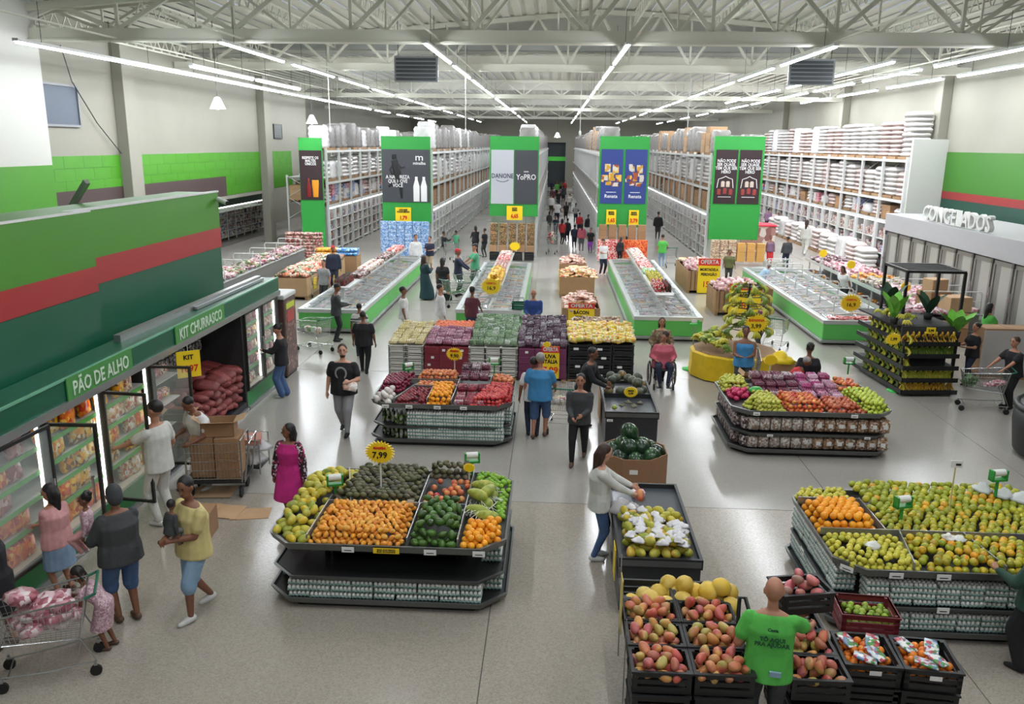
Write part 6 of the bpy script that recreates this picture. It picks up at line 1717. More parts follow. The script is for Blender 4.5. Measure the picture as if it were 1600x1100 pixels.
for k in range(8):
 one('food_pack', pkm[(0, 1, 4)[k % 3]], None, 'pack piled in the loaded cart of the centre aisle', 'food pack', 'packs in the centre aisle cart', (x + U(-.15, .15), y + U(-.25, .25), .6 + .07 * k), U(0, 6))
cpix('second wire cart behind the loaded one in the centre aisle', 862, 374, 262)
cpix('wire cart pushed by the worker in green in the ketchup banner aisle', 1048, 417, 85)
cpix('wire cart behind the olive shirt, near the red covered table', 1208, 440, 150)
cpix('wire cart beside the maroon shirt at the banana stand', 1212, 545, 60)
cpix('small wire cart held by the person in the blue tank top', 1166, 610, 265)
_, x, y = cpix('wire cart with leafy greens by the banana rack', 1532, 640, 165)
lf = MB()
for k in range(40):
 a = U(0, 6.28)
 p = Vector((U(-.12, .12), U(-.12, .12), 0))
 q = p + Vector((math.cos(a) * .16, math.sin(a) * .16, U(.08, .3)))
 s = Vector((-math.sin(a), math.cos(a), 0)) * .05
 lf.add([p, (p + q) / 2 + s, q, (p + q) / 2 - s], [(0, 1, 2, 3)])
one('leafy_greens', lf, M('leaf_greens', (84, 120, 70), .6, noise=.3, nscale=8), 'bunch of leafy greens in the cart by the banana rack', 'vegetables', None, (x - .35, y + .1, .55))
for k in range(4):
 one('meat_bag', pmk, None, 'pink pack in the cart with the leafy greens', 'meat pack', 'pink packs in the greens cart', (x + .1 + .08 * k, y - .03 * k, .58 + .03 * k), U(0, 6), .7)
cpix('wire cart by the pale shirt at the fridge-side freezer shelf', 500, 462, 100)
gb = T('hand_basket', 'dark green plastic basket at the corner of the middle freezer', 'basket', (gp(810, 494, .55)[0], gp(810, 494, .55)[1], .8))
prt('basket', crate_mesh(.42, .3, .22), GRNP, gb)
prt('handle', MB().tube([(-.2, 0, .2), (-.15, 0, .36), (.15, 0, .36), (.2, 0, .2)], .012, 6), BLACK, gb)
x, y, _ = gp(345, 768)
fb = T('stock_cart', 'large wire stock cart loaded with brown cartons by the fridge', 'stock cart', (x, y, 0), math.radians(8))
mb = MB()
for k in range(17):
 mb.bar((-.45 + .9 * k / 16, -.3, .36), (-.45 + .9 * k / 16, -.3, 1.0), .006)
for z in (.36, .52, .68, .84, 1.0):
 mb.bar((-.45, -.3, z), (.45, -.3, z), .012)
prt('wire_side', mb, CHROME, fb, kind='stuff')
prt('deck', MB().box(-.5, .5, -.32, .32, .28, .34), DARK, fb)
for sx in (-.46, .46):
 prt('corner_tube', MB().tube([(sx, -.31, .3), (sx, -.31, 1.05), (sx, .31, 1.05), (sx, .31, .3)], .016, 6), CHROME, fb)
 prt('wheel', MB().cyl((sx * .9 - .02, -.24, .1), (sx * .9 + .02, -.24, .1), .1, .1, 14), RUB, fb)
 prt('wheel', MB().cyl((sx * .9 - .02, .24, .1), (sx * .9 + .02, .24, .1), .1, .1, 14), RUB, fb)
prt('push_tube', MB().tube([(.5, -.3, .3), (.6, -.3, 1.0), (.6, .3, 1.0), (.5, .3, .3)], .016, 6), CHROME, fb)
for i in range(2):
 for k in range(2):
  one('carton', MB().bbox(-.2, .2, -.25, .25, 0, .36, .006).mesh('carton', KRAFT), None, 'closed brown carton standing in the wire stock cart', 'carton', 'cartons in the stock cart', (x - .22 + .43 * i, y + .03, .345 + .365 * k), .14)
def open_box(label, x, y, z, w, d, h, rz, mat=KRAFT):
 t = T('open_carton', label, 'carton', (x, y, z), rz)
 prt('base', MB().box(-w / 2, w / 2, -d / 2, d / 2, 0, .01), mat, t)
 for (x0, x1, y0, y1) in ((-w / 2, w / 2, -d / 2, -d / 2 + .01), (-w / 2, w / 2, d / 2 - .01, d / 2), (-w / 2, -w / 2 + .01, -d / 2, d / 2), (w / 2 - .01, w / 2, -d / 2, d / 2)):
  prt('side', MB().box(x0, x1, y0, y1, .01, h), mat, t)
 prt('flap', MB().add([(-w / 2, -d / 2, h), (w / 2, -d / 2, h), (w / 2, -d / 2 - .16, h + .05), (-w / 2, -d / 2 - .16, h + .05)], [(0, 1, 2, 3)]), KRAFT2, t)
 prt('flap', MB().add([(w / 2, -d / 2, h), (w / 2, d / 2, h), (w / 2 + .18, d / 2, h + .06), (w / 2 + .18, -d / 2, h + .06)], [(0, 1, 2, 3)]), KRAFT2, t)
 prt('flap', MB().add([(-w / 2, d / 2, h), (-w / 2, -d / 2, h), (-w / 2 - .13, -d / 2, h + .1), (-w / 2 - .13, d / 2, h + .1)], [(0, 1, 2, 3)]), KRAFT2, t)
 return t
open_box('open brown carton with spread flaps on top of the stock cart', x + .05, y + .03, 1.08, .55, .4, .25, .2)
bx, by, _ = gp(272, 640, 1.1)
open_box('dark carton with a yellow edge being emptied by the person in the white T-shirt', bx + .05, by, .92, .42, .3, .14, .15, M('carton_dark', (56, 52, 46), .7))
x2, y2, _ = gp(296, 838)
one('carton', MB().bbox(-.3, .3, -.22, .22, 0, .42, .006).mesh('carton', KRAFT), None, 'closed brown carton on the floor behind the person in the yellow shirt', 'carton', None, (x2 + .05, y2 + .1, 0), .1)
for k, (px, py, w, d, rz) in enumerate(((392, 803, .62, .42, .2), (352, 800, .55, .5, -.1), (335, 770, .7, .5, .1))):
 x3, y3, _ = gp(px, py)
 one('cardboard_sheet', MB().box(-w / 2, w / 2, -d / 2, d / 2, 0, .008).box(-w / 2, -w / 2 + .12, -d / 2, d / 2, .008, .016), KRAFT2, ('flattened carton lying at the edge of the floor joint', 'flattened carton lying under the corner of the stock cart', 'flattened carton under the stock cart')[k], 'cardboard', None, (x3, y3, .001 + .009 * k), rz)
x4, y4, _ = gp(397, 742)
cbg = T('waste_cage', 'cart of clear plastic bags and pink card behind the stock cart', 'waste cart', (x4, y4, 0))
prt('frame_tube', MB().tube([(-.2, -.2, .1), (-.2, -.2, .75), (.2, -.2, .75), (.2, -.2, .1)], .014, 6).tube([(-.2, .3, .1), (-.2, .3, .75), (.2, .3, .75), (.2, .3, .1)], .014, 6), CHROME, cbg)
prt('tray', MB().box(-.2, .2, -.2, .3, .2, .23), DARK, cbg)
rags('plastic_bag', 'large clear plastic bag stuffed into the cart behind the stock cart', 'plastic bag', [(x4, y4, .3), (x4 + .05, y4 + .12, .5), (x4 - .05, y4 - .05, .6)], M('bag_clear', (206, 204, 206), .25, alpha=.75), 'clear bags behind the stock cart', .26)
one('card_sheet', MB().box(-.15, .15, -.2, .2, 0, .1), M('card_pink', (190, 130, 116), .7), 'pinkish folded card in the cart of clear bags', 'cardboard', None, (x4 + .02, y4, .66), .3)
# ================================================================ bulk bins of the centre aisle and beyond
PKB = PM('print_bacon', [(206, 160, 140), (190, 130, 110), (226, 196, 180), (230, 214, 200), (176, 110, 96)], 14)
bac = pack_mesh(.36, .26, .07, 'bacon_pack', PKB)
yel = pack_mesh(.36, .26, .07, 'snack_pack', PM('print_redyellow', [(226, 190, 120), (206, 80, 60), (240, 216, 150), (190, 140, 90), (236, 226, 210)], 14))
def pallet_bin(label, x0, x1, y0, y1, h, mat=KRAFT, slats=0):
 t = T('pallet_bin', label, 'pallet bin', ((x0 + x1) / 2, (y0 + y1) / 2, 0))
 hx, hy = (x1 - x0) / 2, (y1 - y0) / 2
 for sx in (-1, 0, 1):
  prt('pallet_foot', MB().box(sx * (hx - .06) - .05, sx * (hx - .06) + .05, -hy, hy, 0, .12), WOOD, t)
 prt('base', MB().box(-hx, hx, -hy, hy, .12, .16), WOOD, t)
 for (a, b, c, d) in ((-hx, hx, -hy, -hy + .03), (-hx, hx, hy - .03, hy), (-hx, -hx + .03, -hy + .03, hy - .03), (hx - .03, hx, -hy + .03, hy - .03)):
  if not slats:
   prt('panel', MB().box(a, b, c, d, .16, h), mat, t)
  else:
   L = (b - a) if (b - a) > (d - c) else (d - c)
   n = int(L / .16)
   for k in range(n):
    if (b - a) > (d - c):
     prt('slat', MB().box(a + k * L / n, a + (k + 1) * L / n - .025, c, d, .16, h), mat, t)
    else:
     prt('slat', MB().box(a, b, c + k * L / n, c + (k + 1) * L / n - .025, .16, h), mat, t)
   prt('lining', MB().box(-hx + .04, hx - .04, -hy + .04, hy - .04, .16, h - .1), KRAFT2, t)
 return t
pallet_bin('brown carton bin heaped with bacon packs behind the OFERTA BACON poster', .35, 1.6, 27.0, 29.3, .78)
pile(bac, .4, 1.55, 27.05, 29.3, .7, .34, .26, 'pale pink bacon pack heaped in the bin behind the OFERTA BACON poster', 'bacon pack', 'bacon packs', 'bacon_pack', 4, .3)
pb_ = poster('OFERTA BACON poster on the bin in the centre aisle', (.98, 26.96, .02), .86, .95, 'OFERTA', [('BACON', .66, .16, INK, .9), ('MANTA', .5, .12, INK, .9), ('22,9', .22, .3, REDP, .9)])
pallet_bin('brown carton bin with red and yellow packs in the middle of the centre aisle', .3, 1.7, 33.2, 35.2, .85)
pile(yel, .35, 1.65, 33.25, 35.2, .8, .36, .28, 'red and yellow pack in the middle bin of the centre aisle', 'snack pack', 'red and yellow packs', 'snack_pack', 3, .3)
pallet_bin('brown carton bin of pale packs farthest up the centre aisle', .3, 1.5, 36.6, 38.6, .9)
pile(bac, .35, 1.45, 36.65, 38.6, .86, .36, .28, 'pale pack in the farthest bin of the centre aisle', 'snack pack', 'pale packs in the farthest bin', 'bacon_pack', 3, .3)
t = T('side_card', 'tall narrow yellow offer card on the side of the middle bin', 'poster', (.26, 33.6, .1))
prt('card', MB().box(-.01, .01, -.2, .2, 0, 1.0), YEL, t)
GARL = pack_mesh(.26, .2, .14, 'cured_meat', PM('print_cured', [(206, 170, 166), (190, 140, 140), (226, 206, 204), (170, 110, 116)], 10))
pallet_bin('slatted bin of cured meats behind the OFERTA MORTADELA poster', 5.65, 7.0, 34.9, 38.4, .95, KRAFT, 1)
pile(GARL, 5.7, 6.95, 34.95, 37.2, .9, .28, .24, 'pale pink cured meat in the bin behind the MORTADELA poster', 'cured meat', 'cured meats behind the MORTADELA poster', 'cured_meat', 3, .6)
pile(yel, 5.7, 6.95, 37.4, 38.4, 1.0, .4, .3, 'yellow edged flat pack at the back of the mortadella bin', 'snack pack', 'flat packs at the back of the mortadella bin', 'snack_pack', 1, .1)
poster('OFERTA MORTADELA poster on the slatted bin', (6.52, 34.86, .03), .9, 1.45, 'OFERTA', [('MORTADELA', .68, .16, INK, .8), ('PERDIGÃO', .54, .16, INK, .85), ('15,4', .25, .33, REDP, .9)])
pallet_bin('slatted bin of smoked meats behind the banana stand', 5.95, 7.6, 30.2, 32.0, .9, KRAFT, 1)
pile(GARL, 6.0, 7.55, 30.25, 31.95, .86, .28, .24, 'pale smoked meat in the bin behind the banana stand', 'cured meat', 'smoked meats behind the banana stand', 'cured_meat', 3, .6)
poster('OFERTA CALABRESA poster half hidden by the banana stand', (7.0, 30.16, .05), 1.15, 1.15, 'OFERTA', [('CALABRESA', .66, .16, INK, .85), ('18,9', .3, .34, REDP, 1)])
pallet_bin('open topped carton beside the smoked meat bin', 7.65, 8.1, 30.6, 31.4, .95)
rt = T('promo_table', 'square stack of cartons under a bright red cloth by the ketchup banner', 'promo table', (12.0, 50.5, 0))
prt('stack', MB().bbox(-1.0, 1.0, -.8, .8, 0, 1.5, .02), PM('print_stack', [(206, 190, 176), (176, 130, 120), (226, 214, 204), (150, 100, 96)], 3), rt)
prt('cloth', MB().box(-1.05, 1.05, -.85, .85, 1.5, 1.58), M('cloth_bright_red', (226, 50, 70), .7), rt)
SNK = [pack_mesh(.3, .22, .12, 'snack_bag', PM('print_snack%d' % i, c, 14)) for i, c in enumerate(([(226, 130, 90), (240, 190, 160), (206, 90, 70), (236, 230, 220)], [(120, 140, 100), (90, 120, 80), (206, 206, 180), (160, 90, 80)]))]
pallet_bin('long brown carton bin of orange and green snack bags by the beer banner', -10.9, -9.5, 31.5, 37.5, .85, KRAFT2)
pile(SNK, -10.8, -9.6, 31.6, 37.4, .86, .32, .28, 'orange or green snack bag in the long bin by the beer banner', 'snack bag', 'snack bags by the beer banner', 'snack_bag', 2, .5)
for y in (32.5, 35.6):
 one('offer_tag', MB().box(0, .01, -.2, .2, .3, .75), YEL, 'yellow offer card on the side of the long snack bin', 'price sign', 'offer cards on the snack bin', (-9.48, y, 0))
for i, (mat_, lab) in enumerate((([(240, 170, 40), (226, 140, 30), (250, 200, 90)], 'yellow'), ([(60, 130, 200), (90, 160, 220), (200, 220, 236)], 'blue'))):
 m_ = pack_mesh(.3, .22, .16, 'snack_bag', PM('print_' + lab + 'bag', mat_, 10))
 for k in range(16):
  one('snack_bag', m_, None, '%s snack bag stacked behind the long snack bin' % lab, 'snack bag', '%s snack bags' % lab, (-10.9 + i * .95 + (k % 4) * .23, 38.4 + (k // 8) * .3, .85 + .17 * ((k // 4) % 2)), .1)
pallet_bin('carton bin under the yellow and blue snack bags', -11.1, -9.1, 38.1, 39.0, .85)
gondola('grey gondola with white frames in front of the cold wall', -13.2, -12.0, 29.5, 40.0, .95)
pile([pmk, drk, SNK[1]], -13.15, -12.05, 29.6, 39.9, .96, .36, .34, 'packed meat on the gondola in front of the cold wall', 'meat bag', 'packs on the cold wall gondola', 'packed_meat', 1, .4)
loop_rack('white tube frame standing on the gondola in front of the cold wall', -12.6, 29.8, 6, 1.9, 1.1, .96, 1.5, 'white tube frames by the cold wall')
cwl = T('cold_wall', 'white open cold wall under a bottle green board in the alcove', 'fridge', (-20.2, 47.0, 0))
cwl.scale = (1, 1, 1.0)
prt('back_panel', MB().box(-.7, -.62, 0, 11, 0, 3.3), WHITE, cwl)
prt('header_board', MB().box(-.6, .1, 0, 11, 2.1, 3.1), GRN_D, cwl)
prt('light_strip', MB().box(-.05, .0, .1, 10.9, 2.0, 2.06), LITS, cwl)
for z in (.2, .6, 1.0, 1.4, 1.75):
 prt('shelf', MB().box(-.6, 0, 0, 11, z - .03, z), WHITE, cwl)
for k in range(9):
 prt('upright', MB().box(-.05, .0, k * 1.37 - .03, k * 1.37 + .03, 0, 2.1), WHITE, cwl)
mb = MB()
for z in (.2, .6, 1.0, 1.4):
 for k in range(40):
  mb.box(-.5, U(-.2, -.08), .1 + k * .27, .1 + k * .27 + .24, z, z + U(.18, .32), random.choice((0, 1, 2)))
prt('shelf_goods', mb, GOODS, cwl, kind='stuff')
rack('pallet_rack', 'dark old rack with cartons behind the white pillar', -15.2, 1, 51, 6, 2.7, (2.4, 3.9), 1.1)
fill_level(-15.2, 1, 51, 6, 2.7, 2.41, ['cart', 'cart2'], (.9, 1.2), 'brown cartons on the rack behind the white pillar', 'cartons behind the white pillar')
# ================================================================ bananas
BAN = FM('skin_banana', [(206, 196, 60), (190, 190, 60), (170, 184, 60), (220, 200, 70)], [(160, 176, 56), (226, 206, 90)], .45)
BANY = FM('skin_ripe_banana', [(236, 190, 50), (226, 176, 50), (206, 150, 50)], [(240, 206, 90), (150, 100, 40)], .45)
BANG = FM('skin_green_banana', [(110, 140, 50), (130, 156, 56), (96, 126, 46)], [(150, 166, 60), (80, 110, 40)], .45)
def hand_mesh(n, mat, L=.2, name='banana_bunch'):
 mb = MB()
 for k in range(n):
  a = (k - (n - 1) / 2) * (.95 / max(1, n - 1)) * 1.1
  pts = []
  for j in range(5):
   f_ = j / 4
   r_ = .02 + L * f_
   pts.append((math.sin(a) * r_ * .9 + .0, .03 + .09 * math.sin(f_ * PI * .8) + .02 * (k % 2), -L * f_ * .92 * math.cos(a * .6)))
  mb.tube(pts, [.01, .018, .02, .018, .007], 6)
 mb.cone((0, .01, .03), (0, .03, -.02), .02, .03, 6)
 return mb.mesh(name, mat, True)
hb, hby, hbg = hand_mesh(7, BAN), hand_mesh(5, BANY), hand_mesh(7, BANG)
bx, by = 4.95, 22.1
pod = T('banana_podium', 'round podium with a bright yellow skirt carrying the banana tree', 'podium', (bx, by, 0))
n12 = [(math.cos(2 * PI * k / 12 + .2) * 1.18, math.sin(2 * PI * k / 12 + .2) * 1.15) for k in range(12)]
prt('skirt', MB().loft([[(x * 1.02, y * 1.02, .03) for x, y in n12], [(x, y, .35) for x, y in n12], [(x * 1.0, y * 1.0, .66) for x, y in n12], [(x * .95, y * .95, .7) for x, y in n12]]), M('skirt_yellow', (226, 190, 30), .5, noise=.08, nscale=5, bump=.3), pod)
prt('top', MB().prism([(x * .93, y * .93) for x, y in n12], .68, .71), WOOD, pod)
for k in range(46):
 a = U(1.7, 4.6)
 r = U(.45, 1.0)
 one('banana_bunch', hb if k % 3 else hbg, None, 'green yellow banana bunch lying on the podium', 'bananas', 'banana bunches on the podium', (bx + r * math.cos(a), by + r * math.sin(a), .86 + U(0, .16)), (U(.9, 1.5), U(-.3, .3), U(0, 6)), 1.15)
tx, ty = 5.35, 22.6
tr = T('banana_tree', 'tall metal tree stand hung with green banana bunches', 'display stand', (tx, ty, .7))
prt('pole', MB().cyl((0, 0, 0), (0, 0, 1.72), .03, .03, 8), DARK, tr)
prt('foot', MB().cyl((0, 0, 0), (0, 0, .03), .3, .3, 16), DARK, tr)
for z, r in ((1.66, .28), (1.4, .4), (1.1, .46), (.8, .42), (.5, .5)):
 prt('ring', MB().tube([(r * math.cos(a), r * math.sin(a), z) for a in (2 * PI * k / 16 for k in range(16))], .014, 5, 0, True), DARK, tr)
 for k in range(4):
  prt('spoke', MB().bar((0, 0, z), (r * math.cos(k * PI / 2), r * math.sin(k * PI / 2), z), .014), DARK, tr)
 for k in range(int(9 * r / .42)):
  a = 2 * PI * k / int(9 * r / .42) + z
  one('banana_bunch', (hb, hb, hbg)[k % 3], None, 'banana bunch hanging on the metal tree stand', 'bananas', 'banana bunches on the tree stand', (tx + r * math.cos(a), ty + r * math.sin(a), .7 + z + .02), (.25, 0, a - PI / 2), 1.25)
price_star('price_star', 'large yellow starburst on the banana tree stand', (tx + .1, ty - .62, 1.45), .32, [('BANANA', .08, .1, REDP), ('3,99', -.08, .16, INK)])
rags('yellow_bag', 'yellow plastic sack of bananas behind the blue tank top', 'sack', [(6.05, 21.6, .55)], YEL, None, .36)
yc = T('low_crate', 'low carton crate under the yellow banana sack', 'crate', (6.05, 21.6, 0))
prt('box', MB().bbox(-.35, .35, -.3, .3, 0, .55, .01), KRAFT, yc)
oc = open_box('open carton at the back of the pear stand beside the blue tank top', 4.75, 18.75, .6, .55, .4, .3, -.3)
prt('stool', MB().box(-.25, .25, -.18, .18, -.6, 0), KRAFT2, oc)
def bag_stand(label, x, y):
 t = T('bag_roll_stand', label, 'bag dispenser', (x, y, 0), 0, 'bag roll stands')
 prt('base', MB().lathe([(0, 0), (.26, 0), (.26, .02), (.05, .06), (0, .06)], 18), M('stand_green', (60, 200, 80), .4), t, True)
 prt('pole', MB().cyl((0, 0, .05), (0, 0, 1.25), .016, .016, 8), STEEL, t)
 prt('holder', MB().box(-.12, .12, -.03, .03, 1.25, 1.29).box(.08, .12, -.03, .03, 1.29, 1.4), M('stand_green', (60, 200, 80), .4), t)
 prt('plate', MB().box(-.08, .06, -.02, .0, 1.32, 1.42), PAPER, t)
x, y, _ = gp(1086, 577)
bag_stand('bag roll stand with a green foot at the yellow podium', x - .1, y)
x, y, _ = gp(1402, 611)
bag_stand('bag roll stand with a green foot before the banana rack', x, y)
brk = T('banana_rack', 'black tiered rack full of bananas with leafy plants on its corners', 'display stand', (9.42, 20.85, 0), .08)
for z, g in ((.12, 0), (.42, .04), (.72, .08), (1.02, .12), (1.32, .16)):
 prt('shelf', MB().box(-.7, .7, -.45 + g, 2.4, z - .02, z), BLACK2, brk)
 prt('lip', MB().box(-.7, .7, -.47 + g, -.45 + g, z - .06, z + .05), BLACK, brk)
 prt('side_lip', MB().box(-.73 + g * .3, -.7 + g * .3, -.45 + g, 2.4, z - .06, z + .05), BLACK, brk)
prt('core', MB().box(-.4, .5, -.1, 2.2, .05, 1.6), BLACK2, brk)
prt('back_board', MB().box(-.7, .7, -.08, -.04, 1.34, 1.72), M('board_grey', (60, 62, 62), .5), brk)
for sx in (-.66, .66):
 prt('post', MB().bar((sx, -.2, 0), (sx, -.2, 1.4), .05), BLACK, brk)
prt('tray', MB().box(-.75, .75, .1, 2.3, 1.66, 1.7), BLACK2, brk)
Rr = Matrix.Rotation(.08, 3, 'Z')
def br(x, y, z):
 v = Rr @ Vector((x, y, 0))
 return (9.42 + v.x, 20.85 + v.y, z)
for z, g, me, lab, n in ((1.32, .16, hby, 'ripe yellow banana bunch on the top shelf of the banana rack', 9), (1.02, .12, hbg, 'green banana bunch on the second shelf of the banana rack', 10), (.42, .04, hb, 'yellow green banana bunch on the fourth shelf of the banana rack', 10), (.12, 0, hby, 'ripe banana bunch on the bottom shelf of the banana rack', 9)):
 for k in range(n):
  one('banana_bunch', me, None, lab, 'bananas', lab.replace('banana bunch', 'bunches')[:60], br(-.58 + 1.16 * k / (n - 1), -.34 + g, z + .23), (-.25, 0, U(-.3, .3)), 1.2)
one('banana_bunch', hby, None, 'single ripe bunch alone on the nearly empty middle shelf', 'bananas', None, br(-.55, -.26, .92), (-.25, 0, 0), 1.0)
for z in (.12, .42, .72, 1.02, 1.32):
 for k in range(8):
  one('banana_bunch', hb if z > 1.2 else hbg if k % 2 else hb, None, 'banana bunch on the side shelves facing the pear stand', 'bananas', 'banana bunches on the rack side', br(-.68 + (z - .12) * .03, -.25 + k * .3, z + .21), (-.2, 0, -PI / 2 + U(-.3, .3)), 1.1)
for k in range(10):
 one('banana_bunch', hb, None, 'yellow green bunch heaped on the top corner of the banana rack', 'bananas', 'bunches on the top corner', br(-.5 + U(-.15, .25), .0 + k * .13, 1.76 + U(0, .12)), (1.2, 0, U(0, 6)), 1.15)
LEAF = M('plant_leaf', (110, 184, 60), .45, noise=.15, nscale=5)
LEAFD = M('plant_leaf_dark', (40, 74, 50), .45, noise=.15, nscale=5)
def plant(label, x, y, z, n, L, mat, up=.8):
 t = T('potted_plant', label, 'plant', (x, y, z))
 prt('pot', MB().lathe([(0, 0), (.09, 0), (.12, .18), (.1, .18), (0, .16)], 12), BLACK2, t, True)
 for k in range(n):
  a = 2 * PI * k / n + U(-.3, .3)
  d = Vector((math.cos(a), math.sin(a), 0))
  s = Vector((-d.y, d.x, 0))
  vs, fs = [], []
  for j in range(6):
   f_ = j / 5
   p = d * (L * (1 - up * .6) * f_) + Vector((0, 0, .15 + L * up * (f_ - .35 * f_ * f_)))
   w = .3 * L * math.sin(PI * min(.98, .12 + .86 * f_)) * .5
   vs += [p - s * w + Vector((0, 0, .02)), p, p + s * w + Vector((0, 0, .02))]
  for j in range(5):
   a0, b0 = j * 3, j * 3 + 3
   fs += [(a0, a0 + 1, b0 + 1, b0), (a0 + 1, a0 + 2, b0 + 2, b0 + 1)]
  prt('leaf', MB().add(vs, fs), mat, t, True)
 return t
p_ = br(-.75, .3, 1.7)
plant('bright green leafy plant on the corner of the banana rack nearest the pear stand', p_[0], p_[1], p_[2], 6, .95, LEAF, 1.0)
p_ = br(.72, .0, 1.4)
plant('bright green leafy plant on the corner of the banana rack by the black tee', p_[0], p_[1], p_[2], 7, .95, LEAF, .8)
p_ = br(-.3, 1.5, 1.7)
plant('dark green upright plant on the back of the banana rack', p_[0], p_[1], p_[2], 4, 1.0, LEAFD, 1.0)
p_ = br(.45, .9, 1.7)
plant('dark green plant in the middle of the banana rack under the black frame', p_[0], p_[1], p_[2], 4, .9, LEAFD, .9)
p_ = br(-.9, -.1, 1.75)
price_star('price_star', 'yellow starburst at the plant corner of the banana rack', (p_[0] - .1, p_[1] - .25, 1.45), .19, [('1,99', 0, .1, INK)])
p_ = br(.0, -.05, 1.86)
card = price_card('small orange price card in the middle of the banana rack', (p_[0], p_[1] - .12, 1.55), .22, .16, [('2,99', .08, .08, INK, 1)])
bf = T('black_frame', 'black metal frame with a slatted top rising behind the banana rack', 'frame', (10.15, 23.0, 0))
for (sx, sy) in ((-.75, -.6), (.75, -.6), (-.75, .9), (.75, .9)):
 prt('post', MB().bar((sx, sy, 1.0), (sx, sy, 2.85), .07), BLACK, bf)
 prt('leg', MB().bar((sx, sy, 0), (sx, sy, 1.0), .07), BLACK, bf)
prt('rail', MB().bar((-.75, -.6, 2.85), (.75, -.6, 2.85), .07).bar((-.75, .9, 2.85), (.75, .9, 2.85), .07).bar((-.75, -.6, 2.85), (-.75, .9, 2.85), .07).bar((.75, -.6, 2.85), (.75, .9, 2.85), .07), BLACK, bf)
for k in range(6):
 prt('slat', MB().bar((-.75, -.4 + k * .22, 2.86), (.75, -.4 + k * .22, 2.86), .05), BLACK, bf)
prt('tray', MB().box(-.75, .75, -.6, .9, 1.55, 1.62), BLACK, bf)
pile([pmk], 9.5, 10.8, 22.6, 23.7, 1.63, .3, .26, 'small pink pack in the tray of the black frame', 'pack', 'packs in the black frame', 'meat_bag', 1)
cg = T('frozen_cabinets', 'long grey wall of closed frozen food cabinets under a pale header', 'cabinet', (14.5, 19.0, 0))
CGM = M('cabinet_grey', (132, 130, 124), .4, .2)
CGD = M('cabinet_dark_grey', (110, 106, 100), .4)  # darker grey of the body behind the doors
CGP = M('cabinet_header', (172, 172, 174), .45)
Lc = 18.3
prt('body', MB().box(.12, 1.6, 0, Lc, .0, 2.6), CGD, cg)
prt('header', MB().bbox(-.05, 3.2, -.1, Lc + .1, 2.55, 3.28, .01), CGP, cg)
prt('end_panel', MB().box(.0, 1.6, Lc, Lc + .1, 0, 2.6), CGP, cg)
nd_ = 14
for k in range(nd_):
 ya, yb = Lc * k / nd_ + .06, Lc * (k + 1) / nd_ - .06
 d = prt('door', MB().box(.06, .12, ya, yb, .25, 2.5).box(.03, .06, ya, ya + .1, .25, 2.5).box(.03, .06, yb - .1, yb, .25, 2.5).box(.03, .06, ya + .1, yb - .1, 2.36, 2.5).box(.03, .06, ya + .1, yb - .1, .25, .4), CGM, cg)
 prt('pane', MB().box(.05, .06, ya + .1, ya + (yb - ya) * .62, .4, 2.36), M('frosted_pane', (168, 168, 160), .35), d)
 prt('handle', MB().bar((-.02, yb - .05, .9), (-.02, yb - .05, 1.6), .03), CHROME, d)
 prt('hinge', MB().box(-.03, .04, yb - .02, yb + .1, 2.38, 2.54), M('hinge_dark', (80, 78, 74), .5), d)
 prt('hinge', MB().box(-.02, .03, yb - .0, yb + .08, 1.3, 1.4), CHROME, d)
sg = T('cut_out_letters', 'white cut-out letters CONGELADOS standing on the cabinet header', 'sign', (14.55, 31.2, 3.28))
o = text('CONGELADOS', .78, (0, -.0, .3), FXM, WHITE, sg, .08, .008, 1.0)
o.location = (0, 0, .29)
def carton_stack(label, px, py, zs, w, d, h, nx, nz, group, rz=0.0, mat=None):
 x, y, _ = gp(px, py)
 me = MB().bbox(-w / 2, w / 2, -d / 2, d / 2, 0, h, .008).mesh('carton', mat or KRAFT)
 for i in range(nx):
  for k in range(nz):
   o = one('carton', me, None, label, 'carton', group, (x + (i + .5) * w * 1.02, y + d / 2, zs + k * (h + .005)), rz + U(-.03, .03))
   if nx > 1 or nz > 1:
    prt('tape', MB().box(-w * .5, w * .5, -.03, .03, h, h + .003), KRAFT2, o)
carton_stack('film wrapped brown carton in the big pallet stack by the worker in green', 1528, 592, .12, .62, .6, .42, 3, 3, 'cartons in the big pallet stack')
x, y, _ = gp(1528, 592)
one('pallet', MB().box(0, 1.9, 0, .1, 0, .12).box(0, 1.9, .5, .6, 0, .12).box(0, 1.9, 0, .6, .1, .12), WOOD, 'wooden pallet under the big carton stack', 'pallet', None, (x, y, 0))
one('stretch_film', MB().box(-.02, 1.92, -.02, -.015, .12, 1.35), FILM, 'clear stretch film around the big carton stack', 'film', None, (x, y, 0))
x, y, _ = gp(1480, 540)
for k, (w, z) in enumerate(((.7, 0), (.72, .5), (.66, 1.0))):
 one('carton', MB().bbox(-.38, .38, -.3, .3, 0, .48, .01).mesh('carton', KRAFT2 if k else KRAFT), None, 'brown carton in the stack behind the banana rack plants, %s' % ('lowest', 'middle', 'topmost')[k], 'carton', None, (x + .35, y + .6, z), (.05, -.1, .2)[k])
one('carton', MB().bbox(-.3, .3, -.25, .25, 0, .4, .01).mesh('carton', KRAFT2), None, 'light brown carton standing alone beyond the stack behind the banana rack', 'carton', None, (x + .1, y + 1.6, 1.48), .3)
one('carton', MB().bbox(-.4, .4, -.35, .35, 0, 1.48, .01).mesh('carton', KRAFT), None, 'tall brown carton under the lone light brown carton', 'carton', None, (x + .1, y + 1.6, 0), .3)
db = T('round_counter', 'large rounded black bin with leaflets on top at the picture edge', 'bin', (10.55, 16.2, 0))
